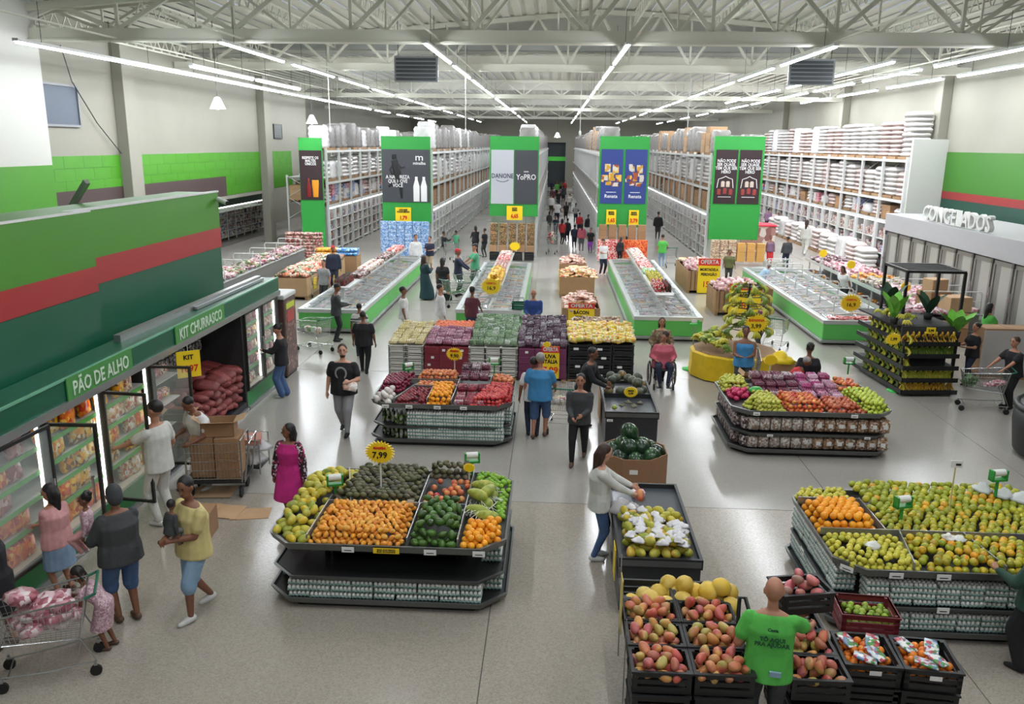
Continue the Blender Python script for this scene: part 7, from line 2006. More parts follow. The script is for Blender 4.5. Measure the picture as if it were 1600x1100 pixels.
prt('body', MB().lathe([(0, 0), (1.0, 0), (1.12, .1), (1.2, .7), (1.2, 1.0), (1.1, 1.05), (0, 1.05)], 28), M('bin_black', (36, 39, 38), .55), db, True)
prt('rim', MB().lathe([(1.12, .98), (1.22, .98), (1.22, 1.08), (1.12, 1.08), (1.12, .98)], 28), BLACK, db, True)
for k, (dx, dy, w, c) in enumerate(((-.75, .3, .3, PAPER), (-.45, .42, .3, M('leaf_lime', (150, 190, 50), .5)), (-.85, -.05, .34, M('leaf_pale', (206, 220, 190), .5)), (-.4, -.1, .36, PAPER), (-.2, .3, .3, M('leaf_blue', (60, 70, 130), .5)))):
 one('leaflet', MB().box(-w / 2, w / 2, -.12, .12, 0, .02), c, '%s leaflet lying on the rounded black bin' % ('white', 'lime green', 'pale green', 'large white', 'blue')[k], 'leaflet', None, (10.55 + dx, 16.2 + dy, 1.06), (.2, -.1, .3, 0, .5)[k])
# ================================================================ people
TEMP = []                      # (object, voxel) to be fused into one skin at the end
def fuse(name, mb, mat, parent, vox, loc=(0, 0, 0), label=None):
 o = prt(name, mb, mat, parent, True, loc, label=label)
 TEMP.append((o, vox))
 return o
def ik(a, b, l1, l2, pole):
 a, b = Vector(a), Vector(b)
 d = b - a
 L = min(d.length, (l1 + l2) * .995)
 d.normalize()
 b = a + d * L
 c = (l1 * l1 - l2 * l2 + L * L) / (2 * L)
 h = math.sqrt(max(0, l1 * l1 - c * c))
 p = Vector(pole)
 p = p - d * p.dot(d)
 if p.length < 1e-4:
  p = Vector((0, 1, 0)) - d * d.y
 return a + d * c + p.normalized() * h, b
SKIN = {k: M('skin_' + k, c, .55) for k, c in dict(fair=(206, 156, 132), tan=(176, 124, 98), brown=(128, 84, 62), dark=(84, 56, 44)).items()}
HAIR = {k: M('hair_' + k, c, .5, noise=.2, nscale=30) for k, c in dict(black=(26, 22, 22), brown=(58, 40, 32), grey=(150, 146, 142), light=(110, 84, 60)).items()}
def cloth(name, c, n=.12, b=.5):
 return M('cloth_' + name, c, .85, noise=n, nscale=7, bump=b)
CL = {k: cloth(k, c) for k, c in dict(black=(30, 30, 34), white=(218, 218, 218), offwhite=(206, 206, 200), grey=(110, 112, 114), lgrey=(150, 150, 152), dgrey=(62, 64, 66), navy=(38, 44, 66), blue=(66, 138, 190), royal=(40, 70, 130), denim=(70, 96, 136), ldenim=(128, 152, 178), pale=(134, 164, 190), pink=(206, 150, 150), hotpink=(196, 40, 126), rose=(196, 96, 112), yellow=(206, 190, 130), green=(84, 178, 74), mint=(80, 160, 120), olive=(96, 100, 60), maroon=(92, 44, 56), red=(190, 50, 56), teal=(30, 60, 66), lilac=(130, 100, 130), purple=(140, 60, 170), beige=(170, 150, 126), brown=(84, 66, 56), dgreen=(36, 66, 54), sky=(150, 176, 196)).items()}
CL['floral'] = PM('cloth_floral', [(40, 26, 34), (40, 26, 34), (150, 40, 80), (206, 190, 196), (60, 30, 46)], 34, .85)
CL['pinkdot'] = PM('cloth_pinkdot', [(206, 170, 180), (206, 170, 180), (180, 130, 150), (226, 206, 210)], 40, .85)
CL['stripe'] = PM('cloth_stripe', [(206, 204, 200), (60, 60, 66), (206, 204, 200), (90, 90, 96)], 12, .85, (.1, .1, 2))
CL['camel'] = PM('cloth_camel', [(130, 110, 84), (110, 92, 70), (150, 130, 100), (96, 80, 64)], 20, .85)
def person(label, feet=None, head=None, h=1.68, face=270, skin='tan', hair=('short', 'black'), top=('tshirt', 'grey'), bottom=('trousers', 'navy'), shoe='black', aL=None, aR=None, lean=0.0, legs=None, hip=.92, hy=0.0, hp=0.0, build=1.0, fem=False, hs=1.13, pos=None, z=0.0, beard=False, group=None, side=0.0, extra=None):
 """feet / head: pixels of the photo; angles in degrees; hands and feet given in the figure's own frame (x right, y forward, z up) for a 1.7 m body"""
 if pos:
  x, y = pos
 elif feet:
  x, y, _ = gp(feet[0], feet[1], z)
  if head:
   d = CAMR @ Vector(((head[0] - 800) / FOC, -(head[1] - 550) / FOC, -1.0))
   h = min(2.0, max(.5, CAM_H + d.z * (y / d.y) - z))
 else:
  x, y, _ = gp(head[0], head[1], z + h)
 build *= 1.17
 dist = math.hypot(x, y)
 near = dist < 19
 vox = .0125 if dist < 14 else .015 if dist < 19 else .02 if dist < 30 else .03 if dist < 45 else .045
 sk = SKIN[skin]
 root = T('person', label, 'person', (x, y, z), math.radians(face - 90), group)
 root.scale = (h / 1.7,) * 3
 l = math.radians(lean)
 sd = math.radians(side)
 u = Vector((math.sin(sd), math.sin(l) * math.cos(sd), math.cos(l) * math.cos(sd))).normalized()
 f = Vector((0, math.cos(l), -math.sin(l)))
 rgt = Vector((1, 0, 0))
 H = Vector((0, 0, hip))
 sw = (.158 if fem else .182) * (.5 + .5 * build)
 sc = H + u * .49
 neck = H + u * .55
 hl = math.radians(hp)
 hu = Vector((0, math.sin(l * .6 + hl), math.cos(l * .6 + hl)))
 hd = neck + hu * .155 * (.4 + .6 * hs)
 ya = math.radians(hy)
 HR = Matrix.Rotation(-(l * .6 + hl), 3, 'X') @ Matrix.Rotation(ya, 3, 'Z')
 fem_h = 1.08 if fem else 1.0
 RINGS = [(-.1, .10, .08), (-.05, .15 * fem_h, .108), (.04, .158 * fem_h, .112), (.13, .142 if not fem else .13, .098), (.26, .152, .105 + (.012 if fem else 0)), (.36, .165, .112 + (.014 if fem else 0)), (.45, .17, .095), (.5, .13, .075), (.53, .07, .06)]
 CLR = [(-.12, .172 * fem_h, .128), (-.04, .168 * fem_h, .122), (.06, .162 * fem_h, .115), (.15, .156, .106), (.26, .158, .108 + (.012 if fem else 0)), (.36, .165, .112 + (.014 if fem else 0)), (.44, .16, .095), (.49, .125, .075), (.51, .08, .06)]
 def torso(mb, inf, t0=-1, t1=9, R_=RINGS):
  rings = []
  for t, rx, ry in R_:
   if t < t0 - 1e-6 or t > t1:
    continue
   k = build if t < .4 else (.5 + .5 * build)
   c = H + u * t
   rings.append([c + rgt * ((rx * k + inf) * math.cos(a)) + f * ((ry * k + inf) * math.sin(a)) for a in (2 * PI * j / 14 for j in range(14))])
  mb.loft(rings)
 LEG = legs or ((-.09, .04, 0), (.09, -.04, 0))
 hips, knees, ank = [], [], []
 for s, ft in zip((-1, 1), LEG):
  hj = H + Vector((s * .088 * (.5 + .5 * build), 0, -.03))
  a = Vector(ft) + Vector((0, -.03, .085))
  k, a = ik(hj, a, .42, .42, (s * .12, 1, 0))
  hips.append(hj)
  knees.append(k)
  ank.append(a)
 HAND = []
 sh, el, wr = [], [], []
 for s, tg in ((-1, aL), (1, aR)):
  sj = sc + Vector((s * sw * .96, 0, -.055))
  tg = Vector(tg) if tg else Vector((s * (sw + .09), .05, sc.z - .56))
  e, w = ik(sj, tg, .275, .25, (s * .55, -1, -.25))
  sh.append(sj)
  el.append(e)
  wr.append(w)
 body = MB()
 torso(body, 0)
 ab = .5 + .5 * build
 body.cone(H + u * .47, neck + hu * .05, .058, .05, 10)
 q = hs
 def hpnt(v):
  return hd + HR @ (Vector(v) * q)
 body.ell(hpnt((0, -.008, .02)), (.074 * q, .094 * q, .098 * q), HR, 14, 10)
 body.ell(hpnt((0, .022, -.045)), (.055 * q, .062 * q, .068 * q), HR, 12, 8)
 body.cone(hpnt((0, .082, .012)), hpnt((0, .1, -.018)), .011 * q, .016 * q, 6)
 for s in (-1, 1):
  body.ell(hpnt((s * .076, -.005, -.005)), (.012 * q, .02 * q, .03 * q), HR, 8, 6)
 for s, i in ((-1, 0), (1, 1)):
  body.cone(sh[i], el[i], .052 * ab, .04 * ab, 10)
  body.cone(el[i], wr[i], .041 * ab, .027, 10)
  d = (wr[i] - el[i]).normalized()
  pm = Vector((-s, .3, 0)) - d * Vector((-s, .3, 0)).dot(d)
  pm.normalize()
  sdv = d.cross(pm)
  body.cone(wr[i], wr[i] + d * .07, .026, .03, 8)
  if near:
   for j, (o_, ln) in enumerate(((-.028, .06), (-.009, .075), (.01, .078), (.029, .066))):
    b0 = wr[i] + d * .075 + sdv * o_
    b1 = b0 + d * ln * .55 + pm * .008
    b2 = b1 + d * ln * .4 + pm * .03
    body.cone(b0, b1, .0105, .010, 6).cone(b1, b2, .010, .009, 6)
   t0 = wr[i] + d * .02 + sdv * (-.026) * 1
   body.cone(t0, t0 + d * .04 - sdv * .03 + pm * .012, .012, .011, 6).cone(t0 + d * .04 - sdv * .03 + pm * .012, t0 + d * .075 - sdv * .03 + pm * .026, .011, .01, 6)
  else:
   body.cone(wr[i] + d * .07, wr[i] + d * .14 + pm * .03, .03, .018, 8)
  body.cone(hips[i], knees[i], .083 * ab, .055 * ab, 10)
  body.cone(knees[i], ank[i], .054 * ab, .036, 10)
  body.cone(ank[i] + Vector((0, -.02, -.045)), ank[i] + Vector((0, .13, -.06)), .034, .026, 8)
 fuse('body', body, sk, root, vox)
 st, hc = hair
 hm = HAIR.get(hc) or CL.get(hc)
 if st != 'bald':
  mb = MB()
  mb.ell(hpnt((0, -.022, .038)), (.081 * q, .094 * q, .09 * q), HR, 14, 9)
  if st in ('long', 'hijab'):
   mb.ell(hpnt((0, -.06, -.02)), (.085 * q, .062 * q, .11 * q), HR, 12, 8)
   mb.cone(hpnt((0, -.075, -.05)), hd + Vector((0, -.03, 0)) - u * .33 - f * .085, .07, .055, 10)
   for s in (-1, 1):
    mb.cone(hpnt((s * .066, -.02, .03)), hpnt((s * .075, -.02, -.13)), .03, .025, 8)
  if st == 'hijab':
   mb.cone(hpnt((0, .02, -.1)), neck - u * .06 + f * .03, .075, .12, 12)
  if st == 'bun':
   mb.ell(hpnt((0, -.11, .07)), (.045, .045, .045), None, 10, 7)
  if st == 'braids':
   for k in range(5):
    a = -1.1 + k * .55
    mb.cone(hpnt((math.sin(a) * .08, -.05 - .03 * math.cos(a), .05)), hpnt((math.sin(a) * .1, -.06, -.1)), .022, .016, 6)
  if st == 'curly':
   for k in range(14):
    a, b = R() * 6.28, U(.1, 1.2)
    mb.ell(hpnt((.08 * math.cos(a) * math.sin(b), -.03 + .085 * math.sin(a) * math.sin(b) * (1 if math.sin(a) < 0 else .5), .05 + .075 * math.cos(b))), (.035 * q,) * 3, None, 7, 5)
  if st == 'cap':
   mb.ell(hpnt((0, .095, .055)), (.065, .06, .012), HR, 10, 6)
  if st == 'hood':
   mb.ell(hpnt((0, -.03, -.01)), (.095, .1, .12), HR, 12, 8)
  fuse({'cap': 'cap', 'hijab': 'headscarf', 'hood': 'hood'}.get(st, 'hair'), mb, hm, root, max(vox * .9, .012))
 if near or dist < 27:
  for s in (-1, 1):
   prt('eye', MB().ell((0, 0, 0), (.011 * q, .006 * q, .007 * q), None, 8, 5), M('eye_dark', (24, 18, 16), .3), root, True, tuple(hpnt((s * .03, .082, .022))), HR)
   prt('eyebrow', MB().ell((0, 0, 0), (.018 * q, .006 * q, .005 * q), None, 8, 4), HAIR['black'] if hc != 'grey' else HAIR['grey'], root, True, tuple(hpnt((s * .03, .084, .04))), HR)
  prt('mouth', MB().ell((0, 0, 0), (.022 * q, .006 * q, .007 * q), None, 8, 4), M('lips', (140, 74, 70), .5), root, True, tuple(hpnt((0, .082, -.055))), HR)
 if beard:
  mb = MB().ell(hpnt((0, .03, -.07)), (.058, .062, .05), HR, 12, 7)
  fuse('beard', mb, HAIR['brown'], root, vox)
 ty, tc = top
 sleeve = {'tshirt': .62, 'long': 2.0, 'tank': 0, 'dress': .35, 'hoodie': 2.0, 'jacket': 2.0, 'maxi': 2.0, 'longdress': .6}[ty]
 inf = .024 if ty in ('hoodie', 'jacket') else .02
 mb = MB()
 if ty not in ('dress', 'maxi', 'longdress'):
  torso(mb, inf, -.2, .48 if ty == 'tank' else .52, CLR)
 else:
  torso(mb, inf, -.1, .51)
  zb = {'dress': .44, 'maxi': .04, 'longdress': .1}[ty]
  kc = (knees[0] + knees[1]) / 2
  rr = []
  for zt_, rx, ry in ((H.z + .08, .155, .12), (H.z - .08, .19, .145), (zb + (H.z - zb) * .45, .2 if zb > .3 else .23, .15 if zb > .3 else .2), (zb, .215 if zb > .3 else .27, .165 if zb > .3 else .24)):
   off_ = Vector((0, kc.y * max(0, min(1, (H.z - zt_) / .45)), 0))
   rr.append([Vector((0, 0, zt_)) + off_ + rgt * (rx * build * math.cos(a)) + Vector((0, 1, 0)) * (ry * build * math.sin(a)) for a in (2 * PI * j / 16 for j in range(16))])
  mb.loft(rr)
 if sleeve:
  for i in (0, 1):
   if sleeve <= 1:
    mb.cone(sh[i], sh[i].lerp(el[i], sleeve), .058 * ab + inf * .35, .058 * ab + inf * .5, 10)
   else:
    mb.cone(sh[i], el[i], .06 * ab + inf * .5, .05 * ab + inf * .4, 10)
    mb.cone(el[i], wr[i], .05 * ab + inf * .4, .036 + inf * .3, 10)
 else:
  for s in (-1, 1):
   mb.cone(H + u * .47 + Vector((s * .075, .0, 0)), H + u * .4 + Vector((s * .1, .0, 0)), .03, .05, 8)
 shirt = fuse({'tshirt': 't_shirt', 'long': 'sweater', 'tank': 'tank_top', 'dress': 'dress', 'hoodie': 'hoodie', 'jacket': 'jacket', 'maxi': 'long_dress', 'longdress': 'long_dress'}[ty], mb, CL[tc], root, vox)
 bt, bcol = bottom
 if bt != 'none':
  mb = MB()
  mb.loft([[H + u * t + rgt * ((.155 * fem_h * build + .012) * k_ * math.cos(a)) + f * ((.11 * build + .012) * k_ * math.sin(a)) for a in (2 * PI * j / 14 for j in range(14))] for t, k_ in ((.09, .95), (0, 1.02), (-.06, 1.0), (-.1, .7))])
  if bt == 'skirt':
   mb.loft([[Vector((0, 0, zt_)) + rgt * (rx * build * math.cos(a)) + Vector((0, 1, 0)) * (ry * build * math.sin(a)) for a in (2 * PI * j / 16 for j in range(16))] for zt_, rx, ry in ((H.z + .05, .16, .125), (H.z - .12, .185, .14), (.46, .2, .16))])
  else:
   for i in (0, 1):
    e = knees[i]
    w_ = .02 if bt == 'wide' else 0
    mb.cone(hips[i], e, .096 * ab, (.07 if bt != 'longshorts' else .079) * ab + w_, 10)
    if bt in ('trousers', 'wide', 'slim'):
     mb.cone(e, ank[i] + Vector((0, 0, .0)), (.068 if bt != 'slim' else .062) * ab + w_, (.05 if bt != 'slim' else .044) + w_ * 1.6, 10)
    elif bt == 'longshorts':
     mb.cone(e, e.lerp(ank[i], .12), .079 * ab, .079 * ab, 10)
  fuse({'skirt': 'skirt', 'shorts': 'shorts', 'longshorts': 'shorts'}.get(bt, 'trousers'), mb, CL[bcol], root, vox)
 if shoe:
  sm_ = {'black': BLACK2, 'white': M('shoe_white', (206, 206, 204), .5), 'brown': M('shoe_brown', (90, 66, 50), .6), 'grey': M('shoe_grey', (120, 120, 122), .6)}[shoe]
  for i in (0, 1):
   mb = MB().cone(ank[i] + Vector((0, -.025, -.035)), ank[i] + Vector((0, .06, -.045)), .048, .046, 10).cone(ank[i] + Vector((0, .05, -.05)), ank[i] + Vector((0, .15, -.058)), .044, .03, 10)
   fuse('shoe', mb, sm_, root, max(vox, .014))
 info = dict(root=root, wr=wr, sc=sc, H=H, u=u, f=f, hd=hd, x=x, y=y, h=h)
 return info
def finish_people():
 for o, v in TEMP:
  m = o.modifiers.new('r', 'REMESH')
  m.mode = 'VOXEL'
  m.voxel_size = v
  m.use_smooth_shade = True
  s = o.modifiers.new('s', 'SMOOTH')
  s.iterations = 4
  s.factor = .5
 dg = bpy.context.evaluated_depsgraph_get()
 new = [(o, bpy.data.meshes.new_from_object(o.evaluated_get(dg))) for o, v in TEMP]
 for o, me in new:
  o.modifiers.clear()
  old = o.data
  o.data = me
  me.name = o.name
  bpy.data.meshes.remove(old)
def back_text(p, body, size, zt, yoff, mat, sx=1.0, front=False):
 """print on the back (or chest) of a shirt"""
 o = text(body, size, (0, yoff, zt), (PI / 2, 0, 0 if not front else PI), mat, p['root'], .003, .002, sx, sp=.9)
 return o
CROSS = dict(aL=(.12, .2, 1.17), aR=(-.12, .22, 1.13))
WALK = ((-.09, .26, 0), (.09, -.22, .03))
person('person in a black dress leaning at the fridge, cut by the picture edge', feet=(8, 1010), h=1.62, face=170, skin='tan', hair=('long', 'black'), top=('dress', 'black'), bottom=('none', ''), shoe='brown', fem=True, build=1.15, aL=(-.1, .25, 1.2), aR=(.15, .25, 1.2), lean=12)
person('person in a pink top and frayed denim skirt with folded arms at the fridge', feet=(100, 925), head=(78, 763), face=165, skin='tan', hair=('long', 'black'), top=('tshirt', 'pink'), bottom=('skirt', 'ldenim'), shoe='brown', fem=True, build=1.1, hy=25, hp=14, **CROSS)
P3 = person('person in a grey hoodie and denim shorts holding a toddler before the fridge', feet=(200, 968), head=(172, 766), face=140, skin='brown', hair=('hood', 'dgrey'), top=('hoodie', 'dgrey'), bottom=('longshorts', 'denim'), shoe='brown', fem=True, build=1.15, aL=(-.22, .3, 1.05), aR=(.08, .32, 1.02), hp=8)
person('toddler in pale pink carried by the person in the grey hoodie', pos=(P3['x'] - .42, P3['y'] + .06), z=.82, h=.88, face=200, skin='brown', hair=('curly', 'black'), top=('long', 'pinkdot'), bottom=('trousers', 'pink'), shoe='white', hs=1.5, hip=.8, legs=((-.13, .2, .15), (.13, .15, .1)))
person('little child in a pink dress leaning over the meat cart', feet=(172, 1012), h=1.12, face=190, skin='brown', hair=('braids', 'black'), top=('dress', 'pinkdot'), bottom=('none', ''), shoe='brown', fem=True, hs=1.3, lean=38, aL=(-.1, .55, 1.0), aR=(.12, .5, 1.05))
P6 = person('person in a yellow shirt and pale denim shorts walking with a baby', feet=(312, 958), head=(287, 752), face=235, skin='brown', hair=('short', 'black'), top=('tshirt', 'yellow'), bottom=('longshorts', 'pale'), shoe='white', build=1.2, legs=((-.1, .2, 0), (.1, -.2, .04)), aL=(-.06, .3, 1.08), aR=(-.02, .36, 1.12), hy=25, hp=14)
person('baby in grey held on the chest of the person in the yellow shirt', pos=(P6['x'] - .16, P6['y'] - .26), z=1.0, h=.72, face=60, skin='brown', hair=('short', 'black'), top=('long', 'dgrey'), bottom=('trousers', 'grey'), shoe=None, hs=1.55, hip=.72, lean=10, hy=30, legs=((-.15, .2, .2), (.15, .2, .2)))
P7 = person('person all in white with a printed back reaching into the open fridge', feet=(258, 818), head=(250, 632), face=165, skin='tan', hair=('short', 'black'), top=('tshirt', 'offwhite'), bottom=('trousers', 'offwhite'), shoe='white', aL=(-.22, .5, 1.1), aR=(.25, .2, .95), hy=10)
person('person in a white T-shirt looking down at an open carton by the fridge', head=(312, 618), h=1.72, face=235, skin='brown', hair=('short', 'black'), top=('tshirt', 'white'), bottom=('trousers', 'offwhite'), shoe='white', build=1.2, lean=14, hp=24, aL=(-.25, .38, 1.0), aR=(.2, .35, 1.05))
P9 = person('person in a hot pink dress with a dark floral jacket looking aside', feet=(458, 812), head=(456, 668), face=262, skin='brown', hair=('long', 'black'), top=('dress', 'hotpink'), bottom=('none', ''), shoe='black', fem=True, build=1.1, hy=-50)
mb = MB()
for s in (-1, 1):
 a = P9['sc'] + Vector((s * .16, 0, -.04))
 w = P9['wr'][0 if s < 0 else 1]
 mb.cone(a, a.lerp(w, .5) + Vector((s * .02, -.02, 0)), .085, .075, 10).cone(a.lerp(w, .5) + Vector((s * .02, -.02, 0)), w, .075, .06, 10)
 mb.cone(a + Vector((-s * .02, -.05, 0)), (s * .15, -.06, .98), .08, .08, 10)
mb.cone((-.1, -.1, 1.36), (-.1, -.12, .98), .07, .07, 10).cone((.1, -.1, 1.36), (.1, -.12, .98), .07, .07, 10).cone((0, -.1, 1.36), (0, -.12, .98), .07, .07, 10)
fuse('jacket', mb, CL['floral'], P9['root'], .015)
P10 = person('person in a black top and wide blue jeans reading a leaflet at the short fridge', feet=(443, 620), head=(435, 510), face=185, skin='tan', hair=('bun', 'black'), top=('long', 'black'), bottom=('wide', 'denim'), shoe='white', fem=True, aL=(-.1, .38, 1.15), aR=(.12, .36, 1.1), hp=20)
one('leaflet', MB().box(-.1, .1, -.07, .07, -.003, .003), PAPER, 'white leaflet held by the person in the black top', 'leaflet', None, (P10['x'] - .4, P10['y'] - .02, 1.14), (.4, -.4, 0))
P11 = person('bearded person in a black T-shirt with a white chest print walking towards the viewer', feet=(540, 676), head=(527, 543), face=268, skin='fair', hair=('short', 'brown'), top=('tshirt', 'black'), bottom=('trousers', 'lgrey'), shoe='black', build=1.25, beard=True, legs=((-.09, .22, 0), (.1, -.18, .02)), aL=(-.2, .3, 1.12), hy=15)
mk = MB().tube([(.1 * math.cos(a), 0, .11 * math.sin(a)) for a in (2 * PI * k / 14 for k in range(14))], .02, 5, 0, True).ell((-.04, 0, .02), (.03, .008, .03), None, 8, 5).ell((.04, 0, .02), (.03, .008, .03), None, 8, 5).ell((0, 0, -.1), (.07, .008, .04), None, 8, 5)
prt('chest_print', mk, M('print_bone', (150, 154, 156), .7), P11['root'], False, (0, .165, 1.24), scale=(1, .3, 1))
one('food_pack', pack_mesh(.3, .2, .07, 'food_pack', PM('print_paperpack', [(226, 206, 196), (206, 160, 140), (240, 236, 230)], 16)), None, 'flat white pack held under the arm of the bearded person', 'food pack', None, (P11['x'] + .2, P11['y'] - .32, 1.12), (1.0, .3, .5))
person('person in black trousers and shirt walking away from the viewer', feet=(570, 582), head=(572, 490), face=88, skin='brown', hair=('short', 'black'), top=('tshirt', 'black'), bottom=('trousers', 'black'), build=1.25, legs=((-.1, .15, 0), (.1, -.15, 0)))
person('person in a grey shirt and black trousers with a phone at the freezer', feet=(527, 533), head=(533, 446), face=20, skin='brown', hair=('short', 'black'), top=('long', 'dgrey'), bottom=('trousers', 'black'), aL=(-.1, .35, 1.1), aR=(.1, .36, 1.12), hp=22)
person('youngster in a striped shirt behind the person in black', head=(561, 477), h=1.5, face=95, skin='brown', hair=('short', 'black'), top=('tshirt', 'stripe'), bottom=('trousers', 'navy'))
person('person in white staff clothes in profile beside the yellow trays', head=(630, 451), h=1.72, face=10, skin='brown', hair=('short', 'black'), top=('tshirt', 'white'), bottom=('trousers', 'offwhite'), shoe='white')
person('person in white staff clothes with a hand at the face', head=(688, 447), h=1.72, face=20, skin='tan', hair=('short', 'black'), top=('long', 'white'), bottom=('trousers', 'offwhite'), shoe='white', aL=(-.02, .16, 1.5))
person('person in a maroon top and dark skirt at the middle freezer', head=(738, 452), h=1.62, face=75, skin='brown', hair=('curly', 'black'), top=('tshirt', 'maroon'), bottom=('skirt', 'navy'), fem=True, aR=(.2, .35, .95))
PB = person('bald person in a blue sports shirt with a green basket at the middle freezer', head=(834, 455), h=1.7, face=268, skin='tan', hair=('bald', ''), top=('long', 'royal'), bottom=('trousers', 'dgrey'), build=1.15, aL=(-.12, .3, 1.05), aR=(.14, .3, 1.05), hp=15)
person('person in a long dark dress with a teal side and a brown headscarf', feet=(664, 468), head=(662, 401), face=40, skin='brown', hair=('hijab', 'brown'), top=('maxi', 'teal'), bottom=('none', ''), fem=True, build=1.1, aL=(-.05, .3, 1.2), aR=(.1, .3, 1.2))
person('person with long black hair in black clothes by the long dark dress', feet=(692, 474), head=(690, 405), face=80, skin='brown', hair=('long', 'black'), top=('longdress', 'black'), bottom=('none', ''), fem=True, build=1.1)
person('person in navy with a red and blue cap pushing a cart', feet=(716, 462), head=(715, 391), face=0, skin='brown', hair=('cap', 'red'), top=('long', 'navy'), bottom=('trousers', 'navy'), aL=(-.2, .4, 1.0), aR=(.2, .42, 1.0))
person('person in a mint green T-shirt and black cap by the carts', feet=(742, 455), head=(744, 383), face=200, skin='tan', hair=('cap', 'black'), top=('tshirt', 'mint'), bottom=('trousers', 'dgreen'), aL=(-.2, .4, 1.0), aR=(.2, .42, 1.0))
person('person in a white hooded top and shorts by the water packs', feet=(650, 428), head=(647, 368), face=300, skin='tan', hair=('short', 'black'), top=('hoodie', 'white'), bottom=('longshorts', 'offwhite'), shoe='white', hp=15)
person('person in a navy T-shirt and beige shorts by the water packs', feet=(672, 425), head=(669, 371), face=255, skin='tan', hair=('short', 'black'), top=('tshirt', 'navy'), bottom=('longshorts', 'beige'), shoe='white', aL=(-.1, .3, 1.1), aR=(.1, .3, 1.1))
person('person in black with a raised phone in the sportswear banner aisle', feet=(694, 405), head=(694, 363), face=30, skin='brown', hair=('short', 'black'), top=('long', 'black'), bottom=('trousers', 'grey'), aR=(.2, .4, 1.25))
person('person in a green grey top further up the sportswear banner aisle', feet=(713, 398), head=(713, 361), face=60, skin='brown', hair=('short', 'black'), top=('tshirt', 'mint'), bottom=('trousers', 'mint'))
person('person in black pushing a cart in the sportswear banner aisle', feet=(743, 400), head=(743, 354), face=110, skin='tan', hair=('long', 'black'), top=('long', 'black'), bottom=('trousers', 'black'), fem=True, aL=(-.2, .4, 1), aR=(.2, .4, 1))
person('person in black beside the drink trays', feet=(757, 402), head=(757, 358), face=150, skin='brown', hair=('short', 'black'), top=('tshirt', 'black'), bottom=('trousers', 'dgrey'))
person('worker with a red cap and navy jacket behind the freezer shelf', head=(520, 386), h=1.78, face=280, skin='brown', hair=('cap', 'red'), top=('jacket', 'navy'), bottom=('trousers', 'navy'))
person('person in a pale grey shirt beside the worker with the red cap', head=(505, 408), h=1.68, face=250, skin='tan', hair=('short', 'black'), top=('tshirt', 'lgrey'), bottom=('trousers', 'dgrey'))
person('grey haired person in a blue polo and denim shorts seen from behind', feet=(842, 683), head=(845, 556), face=80, skin='tan', hair=('short', 'grey'), top=('tshirt', 'blue'), bottom=('longshorts', 'denim'), shoe='brown', build=1.2, aR=(.26, .3, .95), legs=((-.1, -.08, 0), (.1, .12, 0)))
person('dark haired person half hidden behind the blue polo', head=(834, 562), h=1.66, face=95, skin='brown', hair=('short', 'black'), top=('tshirt', 'white'), bottom=('trousers', 'navy'))
person('person in a dark suit reaching over the striped melons', head=(914, 545), h=1.76, face=340, skin='brown', hair=('short', 'black'), top=('jacket', 'black'), bottom=('trousers', 'black'), lean=16, aR=(.15, .5, 1.0), aL=(-.15, .45, 1.0))
person('person in a charcoal sweater walking towards the viewer', feet=(903, 722), head=(905, 590), face=262, skin='tan', hair=('short', 'black'), top=('long', 'dgrey'), bottom=('trousers', 'black'), shoe='brown', build=1.05, legs=((-.09, -.25, .04), (.1, .24, 0)), aL=(-.08, .3, 1.05), aR=(.1, .3, 1.0))
P34 = person('person with long hair in a white shirt and blue jeans choosing a mango', feet=(933, 872), head=(930, 700), face=5, skin='fair', hair=('long', 'brown'), top=('long', 'offwhite'), bottom=('slim', 'denim'), shoe='white', fem=True, aL=(-.08, .5, 1.08), aR=(.1, .5, 1.02), hp=18)
one('mango', f_mg, None, 'large mango held up by the person in the white shirt', 'mango', None, (P34['x'] + .58, P34['y'] + .02, 1.03), (.3, .2, 0), 1.5)
P35 = person('bald worker in a bright green T-shirt seen from behind at the mango crates', pos=(2.24, 7.42), h=1.84, face=80, skin='tan', hair=('bald', ''), top=('tshirt', 'green'), bottom=('trousers', 'dgrey'), build=1.05, aR=(.42, .45, 1.12), aL=(-.2, .25, 1.0), lean=6)
back_text(P35, 'TÔ AQUI\nPRA AJUDAR', .056, 1.24, -.15, M('print_dgreen', (24, 84, 50), .6), .95)
back_text(P35, 'Cesta', .04, 1.35, -.13, M('print_dgreen', (24, 84, 50), .6))
prt('pocket_card', MB().box(-.05, .05, -.01, .01, -.02, .03), M('card_blue', (140, 170, 190), .5), P35['root'], loc=(.05, -.168, .93))
WX, WYY, _ = gp(1034, 604)
wchair = T('wheelchair', 'black wheelchair coming down the aisle', 'wheelchair', (WX, WYY, 0), PI)
